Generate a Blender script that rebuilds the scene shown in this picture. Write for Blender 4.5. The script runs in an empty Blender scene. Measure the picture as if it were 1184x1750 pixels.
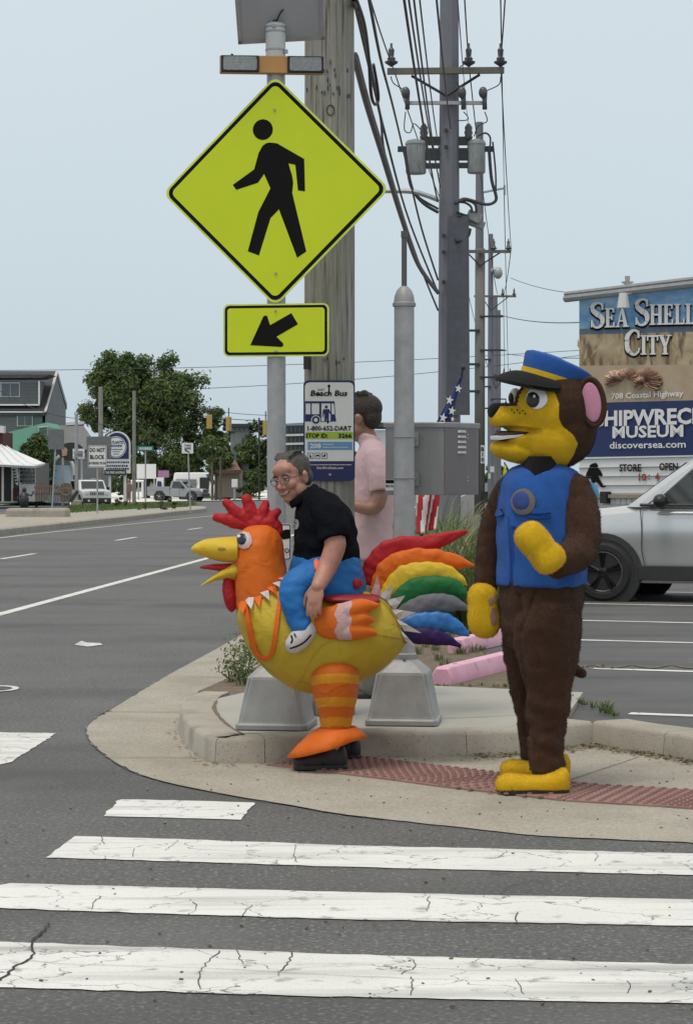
import bpy, bmesh, math, random
from mathutils import Vector, Matrix, noise
random.seed(7)
V = Vector
SC = bpy.context.scene
COL = SC.collection
# ---------------------------------------------------------------- camera, light, exposure
FPX, CX, HY, EYE = 3800.0, 592.0, 815.0, 1.55      # focal length in photo pixels, optical column, horizon row, eye height
cam_d = bpy.data.cameras.new('camera'); cam = bpy.data.objects.new('camera', cam_d); COL.objects.link(cam)
cam.location = (0, 0, EYE); cam.rotation_euler = (math.pi/2, 0, 0)
cam_d.sensor_fit = 'VERTICAL'; cam_d.sensor_height = 36.0; cam_d.lens = FPX/1750*36.0
cam_d.shift_y = -(875-HY)/1750; cam_d.clip_start = 0.1; cam_d.clip_end = 6000
SC.camera = cam
world = bpy.data.worlds.new('World'); SC.world = world; world.use_nodes = True
wn, wl = world.node_tree.nodes, world.node_tree.links
wn.clear()
SUN_EL, SUN_ROT = math.radians(72), math.radians(215)
sky = wn.new('ShaderNodeTexSky'); sky.sky_type = 'NISHITA'; sky.sun_disc = False
sky.sun_elevation = SUN_EL; sky.sun_rotation = SUN_ROT; sky.air_density = 1.0; sky.dust_density = 4.0; sky.ozone_density = 1.0
wmix = wn.new('ShaderNodeMixRGB'); wmix.inputs['Fac'].default_value = 0.86
tc = wn.new('ShaderNodeTexCoord'); sep = wn.new('ShaderNodeSeparateXYZ'); wl.new(tc.outputs['Generated'], sep.inputs[0])
ramp = wn.new('ShaderNodeValToRGB'); wl.new(sep.outputs['Z'], ramp.inputs['Fac'])
cr = ramp.color_ramp; cr.elements[0].position = 0.0; cr.elements[0].color = (5.25, 6.3, 6.95, 1)
cr.elements[1].position = 0.24; cr.elements[1].color = (6.45, 7.15, 7.45, 1)
e3 = cr.elements.new(0.6); e3.color = (7.1, 7.25, 7.2, 1)
cn = wn.new('ShaderNodeTexNoise'); cn.inputs['Scale'].default_value = 2.2; cn.inputs['Detail'].default_value = 3
cm = wn.new('ShaderNodeMixRGB'); cm.blend_type = 'MULTIPLY'; cm.inputs['Fac'].default_value = 0.12
wl.new(tc.outputs['Generated'], cn.inputs['Vector']); wl.new(ramp.outputs['Color'], cm.inputs['Color1']); wl.new(cn.outputs['Fac'], cm.inputs['Color2'])
wl.new(sky.outputs['Color'], wmix.inputs['Color1']); wl.new(cm.outputs['Color'], wmix.inputs['Color2'])
bg = wn.new('ShaderNodeBackground'); bg.inputs['Strength'].default_value = 0.122
wo = wn.new('ShaderNodeOutputWorld'); wl.new(wmix.outputs['Color'], bg.inputs['Color']); wl.new(bg.outputs[0], wo.inputs[0])
sun_d = bpy.data.lights.new('sun', 'SUN'); sun_d.energy = 1.7; sun_d.angle = math.radians(18); sun_d.color = (1.0, 0.93, 0.82)
sun = bpy.data.objects.new('sun', sun_d); COL.objects.link(sun)
_sd = V((math.sin(SUN_ROT)*math.cos(SUN_EL), math.cos(SUN_ROT)*math.cos(SUN_EL), math.sin(SUN_EL)))
sun.rotation_euler = _sd.to_track_quat('Z', 'Y').to_euler(); sun.location = (0, 0, 30)
vs = SC.view_settings; vs.view_transform = 'Standard'; vs.look = 'None'; vs.exposure = 0.0; vs.gamma = 1.0; vs.use_curve_mapping = False

# ---------------------------------------------------------------- helpers
def P(px, py, d):
    """world point seen at photo pixel (px, py) at distance d"""
    return V(((px-CX)/FPX*d, d, EYE-(py-HY)/FPX*d))
def gz(d): return -0.004*(min(d, 260)-60) if d > 60 else 0.0
def G(px, py, z=0.0):
    """ground point seen at a photo pixel"""
    d = (EYE-z)*FPX/(py-HY)
    if d > 60: d = (EYE-z-0.24)*FPX/(py-HY-15.2)
    return V(((px-CX)/FPX*d, d, z+gz(d)))
def tag(o, label=None, cat=None, group=None, kind=None):
    if label: o['label'] = label
    if cat: o['category'] = cat
    if group: o['group'] = group
    if kind: o['kind'] = kind
    return o
def thing(name, loc, label, cat, group=None):
    o = bpy.data.objects.new(name, None); COL.objects.link(o); o.location = loc; o.empty_display_size = 0.1
    return tag(o, label, cat, group)
def origin_of(p):
    v = V((0, 0, 0))
    while p is not None: v += p.location; p = p.parent
    return v
def link_mesh(name, me, parent=None, loc=None):
    o = bpy.data.objects.new(name, me); COL.objects.link(o)
    if parent: o.parent = parent
    if loc: o.location = loc
    return o
def copy_tree(o, parent=None):
    c = o.copy(); COL.objects.link(c); c.parent = parent
    for ch in o.children: copy_tree(ch, c)
    return c
def frame(n):
    """rotation matrix with z along n"""
    return V(n).normalized().to_track_quat('Z', 'Y').to_matrix()
def catmull(pts, k=6, closed=False):
    pts = [V(p) for p in pts]; n = len(pts); out = []
    rng = range(n) if closed else range(n-1)
    for i in rng:
        if closed: a, b, c, d = pts[(i-1) % n], pts[i], pts[(i+1) % n], pts[(i+2) % n]
        else: a, b, c, d = pts[max(i-1, 0)], pts[i], pts[i+1], pts[min(i+2, n-1)]
        for j in range(k):
            t = j/k; t2 = t*t; t3 = t2*t
            out.append(0.5*((2*b)+(c-a)*t+(2*a-5*b+4*c-d)*t2+(3*b-a-3*c+d)*t3))
    if not closed: out.append(pts[-1])
    return out
class MB:
    def __init__(s): s.v = []; s.f = []; s.m = []; s.cur = 0
    def add(s, vs_, fs):
        b = len(s.v); s.v += [V(x) for x in vs_]; s.f += [tuple(i+b for i in f) for f in fs]; s.m += [s.cur]*len(fs); return s
    def box(s, c, size, R=None):
        c = V(c); hx, hy, hz = size[0]/2, size[1]/2, size[2]/2
        vs_ = [V((x, y, z)) for z in (-hz, hz) for y in (-hy, hy) for x in (-hx, hx)]
        if R is not None: vs_ = [R @ q for q in vs_]
        return s.add([q+c for q in vs_], [(0, 2, 3, 1), (4, 5, 7, 6), (0, 1, 5, 4), (2, 6, 7, 3), (0, 4, 6, 2), (1, 3, 7, 5)])
    def cyl(s, p0, p1, r0, r1=None, n=10, cap=True):
        r1 = r0 if r1 is None else r1; p0, p1 = V(p0), V(p1); R = frame(p1-p0); vs_ = []
        for p, r in ((p0, r0), (p1, r1)):
            for i in range(n):
                a = 2*math.pi*i/n; vs_.append(p+R @ V((r*math.cos(a), r*math.sin(a), 0)))
        fs = [(i, (i+1) % n, n+(i+1) % n, n+i) for i in range(n)]
        if cap: fs += [tuple(range(n-1, -1, -1)), tuple(range(n, 2*n))]
        return s.add(vs_, fs)
    def tube(s, pts, r, n=6, cap=True):
        pts = [V(p) for p in pts]; k = len(pts); vs_ = []
        R = None
        for i, p in enumerate(pts):
            t = (pts[min(i+1, k-1)]-pts[max(i-1, 0)]).normalized()
            if R is None: R = frame(t)
            else: R = (R @ V((0, 0, 1))).rotation_difference(t).to_matrix() @ R
            rr = r[i] if isinstance(r, (list, tuple)) else r
            rx, ry = rr if isinstance(rr, (list, tuple)) else (rr, rr)
            for j in range(n):
                a = 2*math.pi*j/n; vs_.append(p+R @ V((rx*math.cos(a), ry*math.sin(a), 0)))
        fs = [(i*n+j, i*n+(j+1) % n, (i+1)*n+(j+1) % n, (i+1)*n+j) for i in range(k-1) for j in range(n)]
        if cap: fs += [tuple(range(n-1, -1, -1)), tuple(range((k-1)*n, k*n))]
        return s.add(vs_, fs)
    def rings(s, rings, cap=True):
        """rings: list of equal-length point loops"""
        n = len(rings[0]); k = len(rings); vs_ = [q for r in rings for q in r]
        fs = [(i*n+j, i*n+(j+1) % n, (i+1)*n+(j+1) % n, (i+1)*n+j) for i in range(k-1) for j in range(n)]
        if cap: fs += [tuple(range(n-1, -1, -1)), tuple(range((k-1)*n, k*n))]
        return s.add(vs_, fs)
    def lathe(s, prof, c=(0, 0, 0), n=16, R=None):
        c = V(c); rr = []
        for r, z in prof:
            loop = [V((r*math.cos(2*math.pi*i/n), r*math.sin(2*math.pi*i/n), z)) for i in range(n)]
            rr.append([(R @ q if R is not None else q)+c for q in loop])
        return s.rings(rr)
    def ell(s, c, r, R=None, n=12, k=8):
        c = V(c); vs_ = []
        for i in range(k+1):
            ph = math.pi*i/k
            for j in range(n):
                a = 2*math.pi*j/n; q = V((r[0]*math.sin(ph)*math.cos(a), r[1]*math.sin(ph)*math.sin(a), -r[2]*math.cos(ph)))
                if i in (0, k): q = V((0, 0, -r[2]*math.cos(ph)))
                vs_.append((R @ q if R is not None else q)+c)
        fs = []
        for i in range(k):
            for j in range(n):
                a, b, c2, d = i*n+j, i*n+(j+1) % n, (i+1)*n+(j+1) % n, (i+1)*n+j
                fs.append((a, c2, d) if i == 0 else ((a, b, d) if i == k-1 else (a, b, c2, d)))
        return s.add(vs_, fs)
    def prism(s, poly, o, u, v, n, d0, d1):
        """2-D outline (counter-clockwise) in the frame o,u,v extruded along n from d0 to d1"""
        o, u, v, n = V(o), V(u), V(v), V(n); k = len(poly)
        a = [o+u*p[0]+v*p[1]+n*d0 for p in poly]; b = [o+u*p[0]+v*p[1]+n*d1 for p in poly]
        return s.add(a+b, [(i, (i+1) % k, k+(i+1) % k, k+i) for i in range(k)]+[tuple(range(k-1, -1, -1)), tuple(range(k, 2*k))])
    def mesh(s, name, mats, off=V((0, 0, 0)), smooth=False, tri=False):
        me = bpy.data.meshes.new(name)
        me.from_pydata([q-off for q in s.v], [], s.f)
        for m in (mats if isinstance(mats, (list, tuple)) else [mats]): me.materials.append(m)
        me.polygons.foreach_set('material_index', s.m)
        if tri or any(len(f) > 4 for f in s.f):
            bm = bmesh.new(); bm.from_mesh(me)
            bmesh.ops.triangulate(bm, faces=[f for f in bm.faces if len(f.verts) > 4]); bm.to_mesh(me); bm.free()
        me.validate()
        bm = bmesh.new(); bm.from_mesh(me); bmesh.ops.recalc_face_normals(bm, faces=bm.faces)
        bm.to_mesh(me); bm.free()
        if smooth:
            me.polygons.foreach_set('use_smooth', [True]*len(me.polygons))
            if smooth is not True: me.set_sharp_from_angle(angle=math.radians(smooth))
        return me
    def build(s, name, mats, parent=None, smooth=False, bevel=0, seg=2):
        o = link_mesh(name, s.mesh(name, mats, origin_of(parent), smooth), parent)
        if bevel:
            m = o.modifiers.new('bevel', 'BEVEL'); m.width = bevel; m.segments = seg; m.limit_method = 'ANGLE'; m.angle_limit = math.radians(40)
        return o
_tmp = None
def evaluate(me, mods):
    """apply modifiers to a mesh in a small scene of its own"""
    global _tmp
    if _tmp is None: _tmp = bpy.data.scenes.new('work')
    o = bpy.data.objects.new('work', me); _tmp.collection.objects.link(o)
    for kind, kw in mods:
        m = o.modifiers.new(kind, kind)
        for k, val in kw.items(): setattr(m, k, val)
    vl = _tmp.view_layers[0]; vl.update(); dg = vl.depsgraph
    out = bpy.data.meshes.new_from_object(o.evaluated_get(dg), depsgraph=dg)
    bpy.data.objects.remove(o)
    return out
def blob(mb, name, mats, parent=None, voxel=0.012, smooth=6, fac=0.5, fix=None, mods=()):
    """weld overlapping shapes into one continuous surface"""
    me = mb.mesh(name, mats if isinstance(mats, (list, tuple)) else [mats], origin_of(parent))
    out = evaluate(me, [('REMESH', dict(mode='VOXEL', voxel_size=voxel, use_smooth_shade=True)), ('SMOOTH', dict(factor=fac, iterations=smooth))]+list(mods))
    out.name = name; bpy.data.meshes.remove(me)
    out.materials.clear()
    for m in (mats if isinstance(mats, (list, tuple)) else [mats]): out.materials.append(m)
    out.polygons.foreach_set('use_smooth', [True]*len(out.polygons))
    if fix:
        off = origin_of(parent)
        for p in out.polygons: p.material_index = fix(p.center+off)
    return link_mesh(name, out, parent)
def text_obj(txt, o, u, v, h, mat, parent, name='lettering', width=None, bold=0.0, align='CENTER', depth=0.0015, lift=0.004, spacing=1.0, shear=0.0):
    """lettering of cap height h centred at o, lying in the plane u (right), v (up)"""
    cu = bpy.data.curves.new(name, 'FONT'); cu.body = txt; cu.align_x = align; cu.align_y = 'CENTER'; cu.size = 1.0
    cu.offset = bold; cu.extrude = 0.0; cu.space_character = spacing; cu.resolution_u = 2; cu.shear = shear
    ob = bpy.data.objects.new(name, cu)
    me = bpy.data.meshes.new_from_object(ob); bpy.data.objects.remove(ob); bpy.data.curves.remove(cu)
    xs = [q.co.x for q in me.vertices]; ys = [q.co.y for q in me.vertices]
    if not xs: return None
    u, v, o = V(u).normalized(), V(v).normalized(), V(o); n = u.cross(v)
    sy = h/0.727
    if not any(c in 'gjpqy,' for c in txt): sy = h/(max(ys)-min(ys))
    sx = sy if width is None else width/(max(xs)-min(xs))
    cx = (max(xs)+min(xs))/2 if align == 'CENTER' else 0
    cy = (max(ys)+min(ys))/2 if align == 'CENTER' and not any(c in 'gjpqy,' for c in txt) else (0.36 if min(ys) > -.5 and max(ys) > .3 else (max(ys)+min(ys))/2)
    off = origin_of(parent)
    for q in me.vertices: q.co = o+u*((q.co.x-cx)*sx)+v*((q.co.y-cy)*sy)+n*lift-off
    me.materials.append(mat); me.name = name
    return link_mesh(name, me, parent)
# ---------------------------------------------------------------- materials
def mat(name, col, rough=0.7, metal=0.0, var=0.15, scale=8.0, bump=0.0, bscale=60.0, col2=None, spec=0.5, detail=6.0, sheen=0.0, coat=0.0, stretch=None, emit=None, trans=0.0):
    m = bpy.data.materials.new(name); m.use_nodes = True; nt = m.node_tree; N, L = nt.nodes, nt.links
    b = N['Principled BSDF']; b.inputs['Roughness'].default_value = rough; b.inputs['Metallic'].default_value = metal
    b.inputs['Specular IOR Level'].default_value = spec
    if sheen: b.inputs['Sheen Weight'].default_value = sheen; b.inputs['Sheen Roughness'].default_value = 0.5
    if coat: b.inputs['Coat Weight'].default_value = coat; b.inputs['Coat Roughness'].default_value = 0.05
    if trans: b.inputs['Subsurface Weight'].default_value = trans; b.inputs['Subsurface Radius'].default_value = (0.02, 0.02, 0.02)
    t = N.new('ShaderNodeTexCoord'); src = t.outputs['Object']
    if stretch:
        mp = N.new('ShaderNodeMapping'); mp.inputs['Scale'].default_value = stretch; L.new(src, mp.inputs['Vector']); src = mp.outputs[0]
    nz = N.new('ShaderNodeTexNoise'); nz.inputs['Scale'].default_value = scale; nz.inputs['Detail'].default_value = detail; nz.inputs['Roughness'].default_value = 0.6
    L.new(src, nz.inputs['Vector'])
    r = N.new('ShaderNodeValToRGB'); L.new(nz.outputs['Fac'], r.inputs['Fac'])
    c2 = col2 or tuple(min(1, c*(1+var)) for c in col[:3]); c1 = tuple(c*(1-var) for c in col[:3]) if not col2 else col[:3]
    r.color_ramp.elements[0].position = 0.3; r.color_ramp.elements[1].position = 0.7
    r.color_ramp.elements[0].color = (*c1, 1); r.color_ramp.elements[1].color = (*c2[:3], 1)
    L.new(r.outputs['Color'], b.inputs['Base Color'])
    if bump:
        n2 = N.new('ShaderNodeTexNoise'); n2.inputs['Scale'].default_value = bscale; n2.inputs['Detail'].default_value = 5; L.new(src, n2.inputs['Vector'])
        bp = N.new('ShaderNodeBump'); bp.inputs['Strength'].default_value = bump; bp.inputs['Distance'].default_value = 0.02
        L.new(n2.outputs['Fac'], bp.inputs['Height']); L.new(bp.outputs[0], b.inputs['Normal'])
    if emit: b.inputs['Emission Color'].default_value = (*emit[:3], 1); b.inputs['Emission Strength'].default_value = emit[3]
    return m
def nodes(m): return m.node_tree.nodes, m.node_tree.links, m.node_tree.nodes['Principled BSDF']
def base_link(m): return [l for l in m.node_tree.links if l.to_node.type == 'BSDF_PRINCIPLED' and l.to_socket.name == 'Base Color'][0].from_socket
def speckle(m, scale, c, lo, hi, fac=1.0, kind='noise', detail=2.0, stretch=None, coord='Object'):
    """overlay a second colour where a noise passes a threshold"""
    N, L, b = nodes(m); old = base_link(m); t = N.new('ShaderNodeTexCoord'); src = t.outputs[coord]
    if stretch:
        mp = N.new('ShaderNodeMapping'); mp.inputs['Scale'].default_value = stretch; L.new(src, mp.inputs['Vector']); src = mp.outputs[0]
    if kind == 'noise':
        z = N.new('ShaderNodeTexNoise'); z.inputs['Scale'].default_value = scale; z.inputs['Detail'].default_value = detail; out = z.outputs['Fac']; L.new(src, z.inputs['Vector'])
    else:   # cracks: distorted voronoi cell edges
        nz = N.new('ShaderNodeTexNoise'); nz.inputs['Scale'].default_value = scale*2.5; nz.inputs['Detail'].default_value = 4; L.new(src, nz.inputs['Vector'])
        mx = N.new('ShaderNodeMixRGB'); mx.blend_type = 'ADD'; mx.inputs['Fac'].default_value = 0.35/scale*2; L.new(src, mx.inputs['Color1']); L.new(nz.outputs['Color'], mx.inputs['Color2'])
        z = N.new('ShaderNodeTexVoronoi'); z.feature = 'DISTANCE_TO_EDGE'; z.inputs['Scale'].default_value = scale; out = z.outputs['Distance']; L.new(mx.outputs[0], z.inputs['Vector'])
    r = N.new('ShaderNodeMapRange'); r.inputs['From Min'].default_value = lo; r.inputs['From Max'].default_value = hi; r.inputs['To Max'].default_value = fac
    L.new(out, r.inputs['Value'])
    mx2 = N.new('ShaderNodeMixRGB'); L.new(r.outputs[0], mx2.inputs['Fac']); L.new(old, mx2.inputs['Color1']); mx2.inputs['Color2'].default_value = (*c, 1)
    L.new(mx2.outputs[0], b.inputs['Base Color']); return m
M = {}
M['asphalt'] = mat('asphalt', (.086, .086, .085), .72, var=.0, col2=(.112, .112, .110), scale=1.3, bump=.35, bscale=260)
speckle(M['asphalt'], 46, (.24, .235, .22), .53, .66, .8, detail=4); speckle(M['asphalt'], 60, (.045, .045, .045), .53, .64, .75, detail=4)
speckle(M['asphalt'], .45, (.052, .052, .052), .46, .68, .75, detail=6, stretch=(.45, 1.3, 1)); speckle(M['asphalt'], .9, (.15, .148, .142), .56, .76, .45, detail=5)
speckle(M['asphalt'], .5, (.045, .045, .045), .006, .0, .55, kind='crack')
M['lot'] = mat('lot_asphalt', (.075, .076, .077), .8, col2=(.115, .115, .115), scale=.8, bump=.3, bscale=200)
speckle(M['lot'], 90, (.17, .17, .165), .60, .7, .5); speckle(M['lot'], .5, (.045, .045, .047), .5, .7, .7, stretch=(.6, 2.5, 1), detail=6)
M['concrete'] = mat('concrete', (.30, .275, .225), .9, col2=(.39, .36, .30), scale=2.0, bump=.3, bscale=180)
speckle(M['concrete'], 75, (.17, .15, .12), .54, .66, .6, detail=4); speckle(M['concrete'], 60, (.52, .48, .41), .55, .67, .6, detail=4); speckle(M['concrete'], 1.1, (.21, .19, .15), .53, .75, .6, detail=7)
M['pad'] = mat('pad_concrete', (.34, .33, .295), .9, col2=(.42, .41, .37), scale=1.6, bump=.2, bscale=160)
speckle(M['pad'], 120, (.25, .24, .21), .62, .72, .5); speckle(M['pad'], 1.6, (.25, .23, .19), .55, .75, .5, detail=7)
M['kerb'] = mat('kerb_concrete', (.30, .275, .23), .9, col2=(.40, .37, .315), scale=2.4, bump=.2, bscale=110)
speckle(M['kerb'], 70, (.15, .135, .11), .60, .7, .6); speckle(M['kerb'], 3.0, (.17, .15, .12), .54, .72, .7, detail=7)
M['paint'] = mat('road_paint', (.64, .64, .61), .75, col2=(.74, .74, .71), scale=1.2, bump=.15, bscale=200)
speckle(M['paint'], 2.0, (.33, .33, .32), .48, .70, .8, stretch=(.30, 3.2, 1), detail=9); speckle(M['paint'], 1.9, (.13, .13, .125), .010, .003, .85, kind='crack', stretch=(1.0, 1.4, 1)); speckle(M['paint'], 9, (.30, .30, .29), .60, .70, .8, detail=9)
speckle(M['paint'], 130, (.35, .35, .34), .63, .7, .7)
M['worn_paint'] = speckle(mat('worn_paint', (.6, .6, .58), .8), 14, (.2, .2, .2), .5, .68, .9, detail=8)
M['tactile'] = mat('tactile_red', (.22, .115, .10), .85, col2=(.30, .175, .155), scale=3, bump=.2, bscale=120)
speckle(M['tactile'], 6, (.30, .26, .22), .55, .75, .6, detail=7)
M['dome'] = mat('tactile_dome', (.165, .078, .07), .85, col2=(.23, .12, .105), scale=5)  # darker than the tile: dome shading put into the colour
M['dirt'] = mat('dirt', (.12, .09, .06), .95, col2=(.20, .16, .11), scale=9, bump=.8, bscale=60)
M['grass'] = mat('mown_grass', (.045, .075, .022), .9, col2=(.09, .115, .035), scale=2.5, bump=.6, bscale=90)
M['galv'] = mat('galvanised_steel', (.33, .335, .34), .5, .35, col2=(.43, .435, .44), scale=14, bump=.05)
speckle(M['galv'], 3, (.25, .25, .24), .55, .75, .5, stretch=(3, 3, .35), detail=6)
M['alu'] = mat('cast_aluminium', (.27, .275, .275), .55, .3, col2=(.36, .365, .365), scale=6, bump=.1, bscale=120)
speckle(M['alu'], 5, (.22, .22, .21), .5, .75, .6, stretch=(2.5, 2.5, .5), detail=6)
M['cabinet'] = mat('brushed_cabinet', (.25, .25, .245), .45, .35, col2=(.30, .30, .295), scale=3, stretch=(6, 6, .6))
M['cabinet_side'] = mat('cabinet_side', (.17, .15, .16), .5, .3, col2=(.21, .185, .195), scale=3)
M['dark'] = mat('dark_metal', (.03, .03, .032), .5)
M['black'] = mat('black_plastic', (.012, .012, .013), .45)
M['blackpaint'] = mat('black_sheeting', (.009, .009, .0085), .6, var=.05, spec=.08)
M['fyg'] = mat('fluorescent_yellow_green', (.56, .66, .0), .45, col2=(.60, .70, .003), scale=3)
M['fygedge'] = mat('pale_sign_edge', (.62, .72, .12), .5)
M['white'] = mat('white_paint', (.74, .74, .73), .5, var=.03)
M['offwhite'] = mat('off_white', (.62, .62, .60), .6, var=.06)
M['navy'] = mat('navy_print', (.012, .02, .10), .5, var=.05)
M['skyblue'] = mat('sky_blue_print', (.12, .32, .52), .5, var=.05)
M['lime'] = mat('lime_print', (.36, .52, .05), .5, var=.05)
M['orange_amber'] = mat('amber_housing', (.55, .28, .09), .55, var=.1)
M['lens'] = mat('clear_lens', (.27, .285, .285), .25, var=.25, scale=90, bump=.3, bscale=150)
M['wood'] = mat('weathered_pole_wood', (.235, .225, .195), .95, col2=(.37, .36, .325), scale=7, stretch=(5, 5, .35), bump=.8, bscale=14)
speckle(M['wood'], 14, (.075, .06, .045), .54, .66, .8, stretch=(4, 4, .13), detail=7); speckle(M['wood'], 6, (.45, .44, .41), .55, .7, .5, stretch=(5, 5, .2), detail=6); speckle(M['wood'], 1.2, (.15, .14, .11), .5, .7, .5, detail=5)
M['polegrey'] = mat('grey_pole', (.145, .15, .168), .7, col2=(.18, .186, .205), scale=2, stretch=(3, 3, .4))
M['brownpole'] = mat('brown_pole', (.125, .118, .10), .9, col2=(.175, .165, .145), scale=2, stretch=(3, 3, .4))
M['wire'] = mat('wire', (.035, .036, .04), .6)
M['can'] = mat('transformer_grey', (.27, .29, .29), .55, col2=(.36, .375, .37), scale=4, stretch=(3, 3, .6)); speckle(M['can'], 9, (.16, .14, .11), .56, .7, .7, stretch=(2, 2, .5))
M['porcelain'] = mat('insulator', (.08, .08, .085), .35)
def leaf_mat(name, a, b):
    m = mat(name, a, .65, col2=b, scale=1.1, detail=4); N, L, bs = nodes(m)
    t = N.new('ShaderNodeBsdfTranslucent'); L.new(base_link(m), t.inputs['Color']); mx = N.new('ShaderNodeMixShader'); mx.inputs[0].default_value = .22
    L.new(bs.outputs[0], mx.inputs[1]); L.new(t.outputs[0], mx.inputs[2]); L.new(mx.outputs[0], N['Material Output'].inputs['Surface']); return m
M['leaf'] = leaf_mat('leaf_green', (.050, .086, .02), (.125, .18, .048))
M['leaf_dark'] = leaf_mat('leaf_dark', (.032, .055, .017), (.078, .112, .034))
M['leaf_light'] = leaf_mat('leaf_light', (.075, .12, .026), (.16, .21, .06))
M['blade'] = leaf_mat('grass_blade', (.06, .115, .028), (.14, .21, .065))
M['blade_dry'] = leaf_mat('dry_blade', (.20, .17, .09), (.32, .28, .17))
M['bark'] = mat('bark', (.075, .06, .045), .95, col2=(.13, .11, .085), scale=6, stretch=(3, 3, .5), bump=.6, bscale=20)
# ================================================================ the setting: ground, road, kerbs
def sheet(name, poly, m, z=None, kind='structure', parent=None, thick=0.0):
    mb = MB(); k = len(poly)
    if thick:
        mb.prism([(p[0], p[1]) for p in poly], (0, 0, z), (1, 0, 0), (0, 1, 0), (0, 0, 1), -thick, 0)
    else:
        mb.add([V((p[0], p[1], p[2] if z is None else z+gz(p[1]))) for p in poly], [tuple(range(k))])
    o = mb.build(name, m, parent)
    if kind and parent is None: o['kind'] = kind
    return o
mb = MB(); ys = [-8, 2, 8, 14, 20, 30, 45, 60, 80, 110, 150, 200, 260, 500, 1200, 3000]; nx = 9
for y in ys:
    for i in range(nx): mb.v.append(V(((i/(nx-1)-.5)*(160+y*2.4), y, gz(y))))
mb.f = [(r*nx+i, r*nx+i+1, (r+1)*nx+i+1, (r+1)*nx+i) for r in range(len(ys)-1) for i in range(nx-1)]; mb.m = [0]*len(mb.f)
tag(mb.build('road', M['asphalt']), kind='structure')
RD = V((.073, 1, 0)).normalized(); RX = V((1, -.073, 0)).normalized()       # along and across the highway
def road_at(x0, y, z=0.004): return V((x0+.073*y, y, z+gz(y)))
def strip(name, x0, x1, ya, yb, m, z=.004, step=12, kind='structure', parent=None):
    mb = MB(); n = max(1, int((yb-ya)/step))
    brk = sorted(set([ya+(yb-ya)*i/n for i in range(n+1)]+[b for b in (60, 260) if ya < b < yb]))
    for y in brk: mb.v += [road_at(x0, y, z), road_at(x1, y, z)]
    mb.f = [(2*i, 2*i+1, 2*i+3, 2*i+2) for i in range(len(brk)-1)]; mb.m = [0]*len(mb.f)
    o = mb.build(name, m, parent)
    if kind and parent is None: o['kind'] = kind
    return o
strip('edge_line', -5.80, -5.66, 12, 300, M['paint'])
strip('median_edge_line', -12.95, -12.83, 30, 118, M['worn_paint'])
for i in range(9):
    y = 31.2+12.2*i; strip('lane_dash', -9.62, -9.50, y-1.5, y+1.5, M['paint'])
# concrete apron of the corner (gutter and ramp): outline picked off the photograph, on the ground
edge_px = [(1330, 1449), (1184, 1442), (942, 1431), (802, 1417), (592, 1394), (500, 1378), (425, 1366), (350, 1352), (280, 1337), (225, 1319), (187, 1297), (158, 1272), (147, 1250),
           (158, 1233), (190, 1213), (240, 1182), (300, 1147), (350, 1120), (400, 1092)]
edge = [G(*q) for q in edge_px]
far_gutter = [V((-2.62+.073*y, y, 0)) for y in (26, 34, 45, 60)]
edge = catmull([V((3.3, edge[0].y-.1, 0))]+edge[0:]+far_gutter, 3)
apron = list(edge)+[V((-1.3+.073*60, 60, 0)), V((-1.3+.073*30, 30, 0)), V((-.6, 14, 0)), V((3.3, 13.5, 0))]
def jitter(poly, a, s=9.0):
    out = []
    for p, q in zip(poly, poly[1:]):
        k = max(1, int((q-p).length/.06)) if p.y < 22 else 1
        for j in range(k):
            r = p.lerp(q, j/k); out.append(r+V((noise.noise(r*s), noise.noise(r*s+V((9, 3, 1))), 0))*a)
    return out+[poly[-1]]
apron = jitter(edge, .025)+apron[len(edge):]
tag(sheet('sidewalk', apron, M['concrete'], z=.005), kind='structure')
# joints of the ramp slabs: recessed dark grooves
def groove(name, pts, w=.012, z=.009, m=None):
    mb = MB(); pts = [V(p) for p in pts]
    for i, p in enumerate(pts):
        t = (pts[min(i+1, len(pts)-1)]-pts[max(i-1, 0)]).normalized(); s_ = V((-t.y, t.x, 0))*w/2*(1+.7*noise.noise(p*7))
        mb.v += [V((p.x, p.y, z))+s_, V((p.x, p.y, z))-s_]
    mb.f = [(2*i, 2*i+1, 2*i+3, 2*i+2) for i in range(len(pts)-1)]; mb.m = [0]*len(mb.f)
    o = mb.build(name, m or M['dirt']); o['kind'] = 'structure'; return o
for a, b in (((187, 1297), (368, 1297)), ((155, 1218), (312, 1219)), ((298, 1157), (420, 1160)), ((945, 1345), (1090, 1296))):
    groove('slab_joint', [G(a[0]+(b[0]-a[0])*i/8, a[1]+(b[1]-a[1])*i/8) for i in range(9)], .010 if a[0] < 900 else .006)
groove('gutter_shadow_line', [q+V((.0, -.008, 0)) for q in edge[14:60] if q.y < 24], .008, .0062, M['dark'])  # thin shadow line at the apron edge, painted as a dark strip
# crosswalk bars
def bar(px):
    poly = [G(*q) for q in px]
    return sheet('crosswalk_stripe', jitter(poly+[poly[0]], .016, 14)[:-1], M['paint'], z=.004)
bar([(176, 1396), (410, 1402), (437, 1373), (300, 1369), (205, 1367)])
bar([(80, 1467), (350, 1475), (592, 1483), (1184, 1497), (1300, 1500), (1300, 1463), (1184, 1460), (592, 1446), (350, 1437), (128, 1430)])
bar([(-60, 1551), (0, 1554), (592, 1573), (1184, 1584), (1300, 1587), (1300, 1542), (1184, 1539), (592, 1526), (20, 1511), (-15, 1516)])
bar([(-120, 1685), (0, 1689), (592, 1706), (1184, 1717), (1300, 1719), (1300, 1653), (1184, 1650), (592, 1633), (0, 1611), (-120, 1607)])
bar([(-140, 1345), (20, 1303), (97, 1254), (-140, 1250)])
M['crack'] = mat('crack_gap', (.03, .03, .03), .95)
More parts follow.
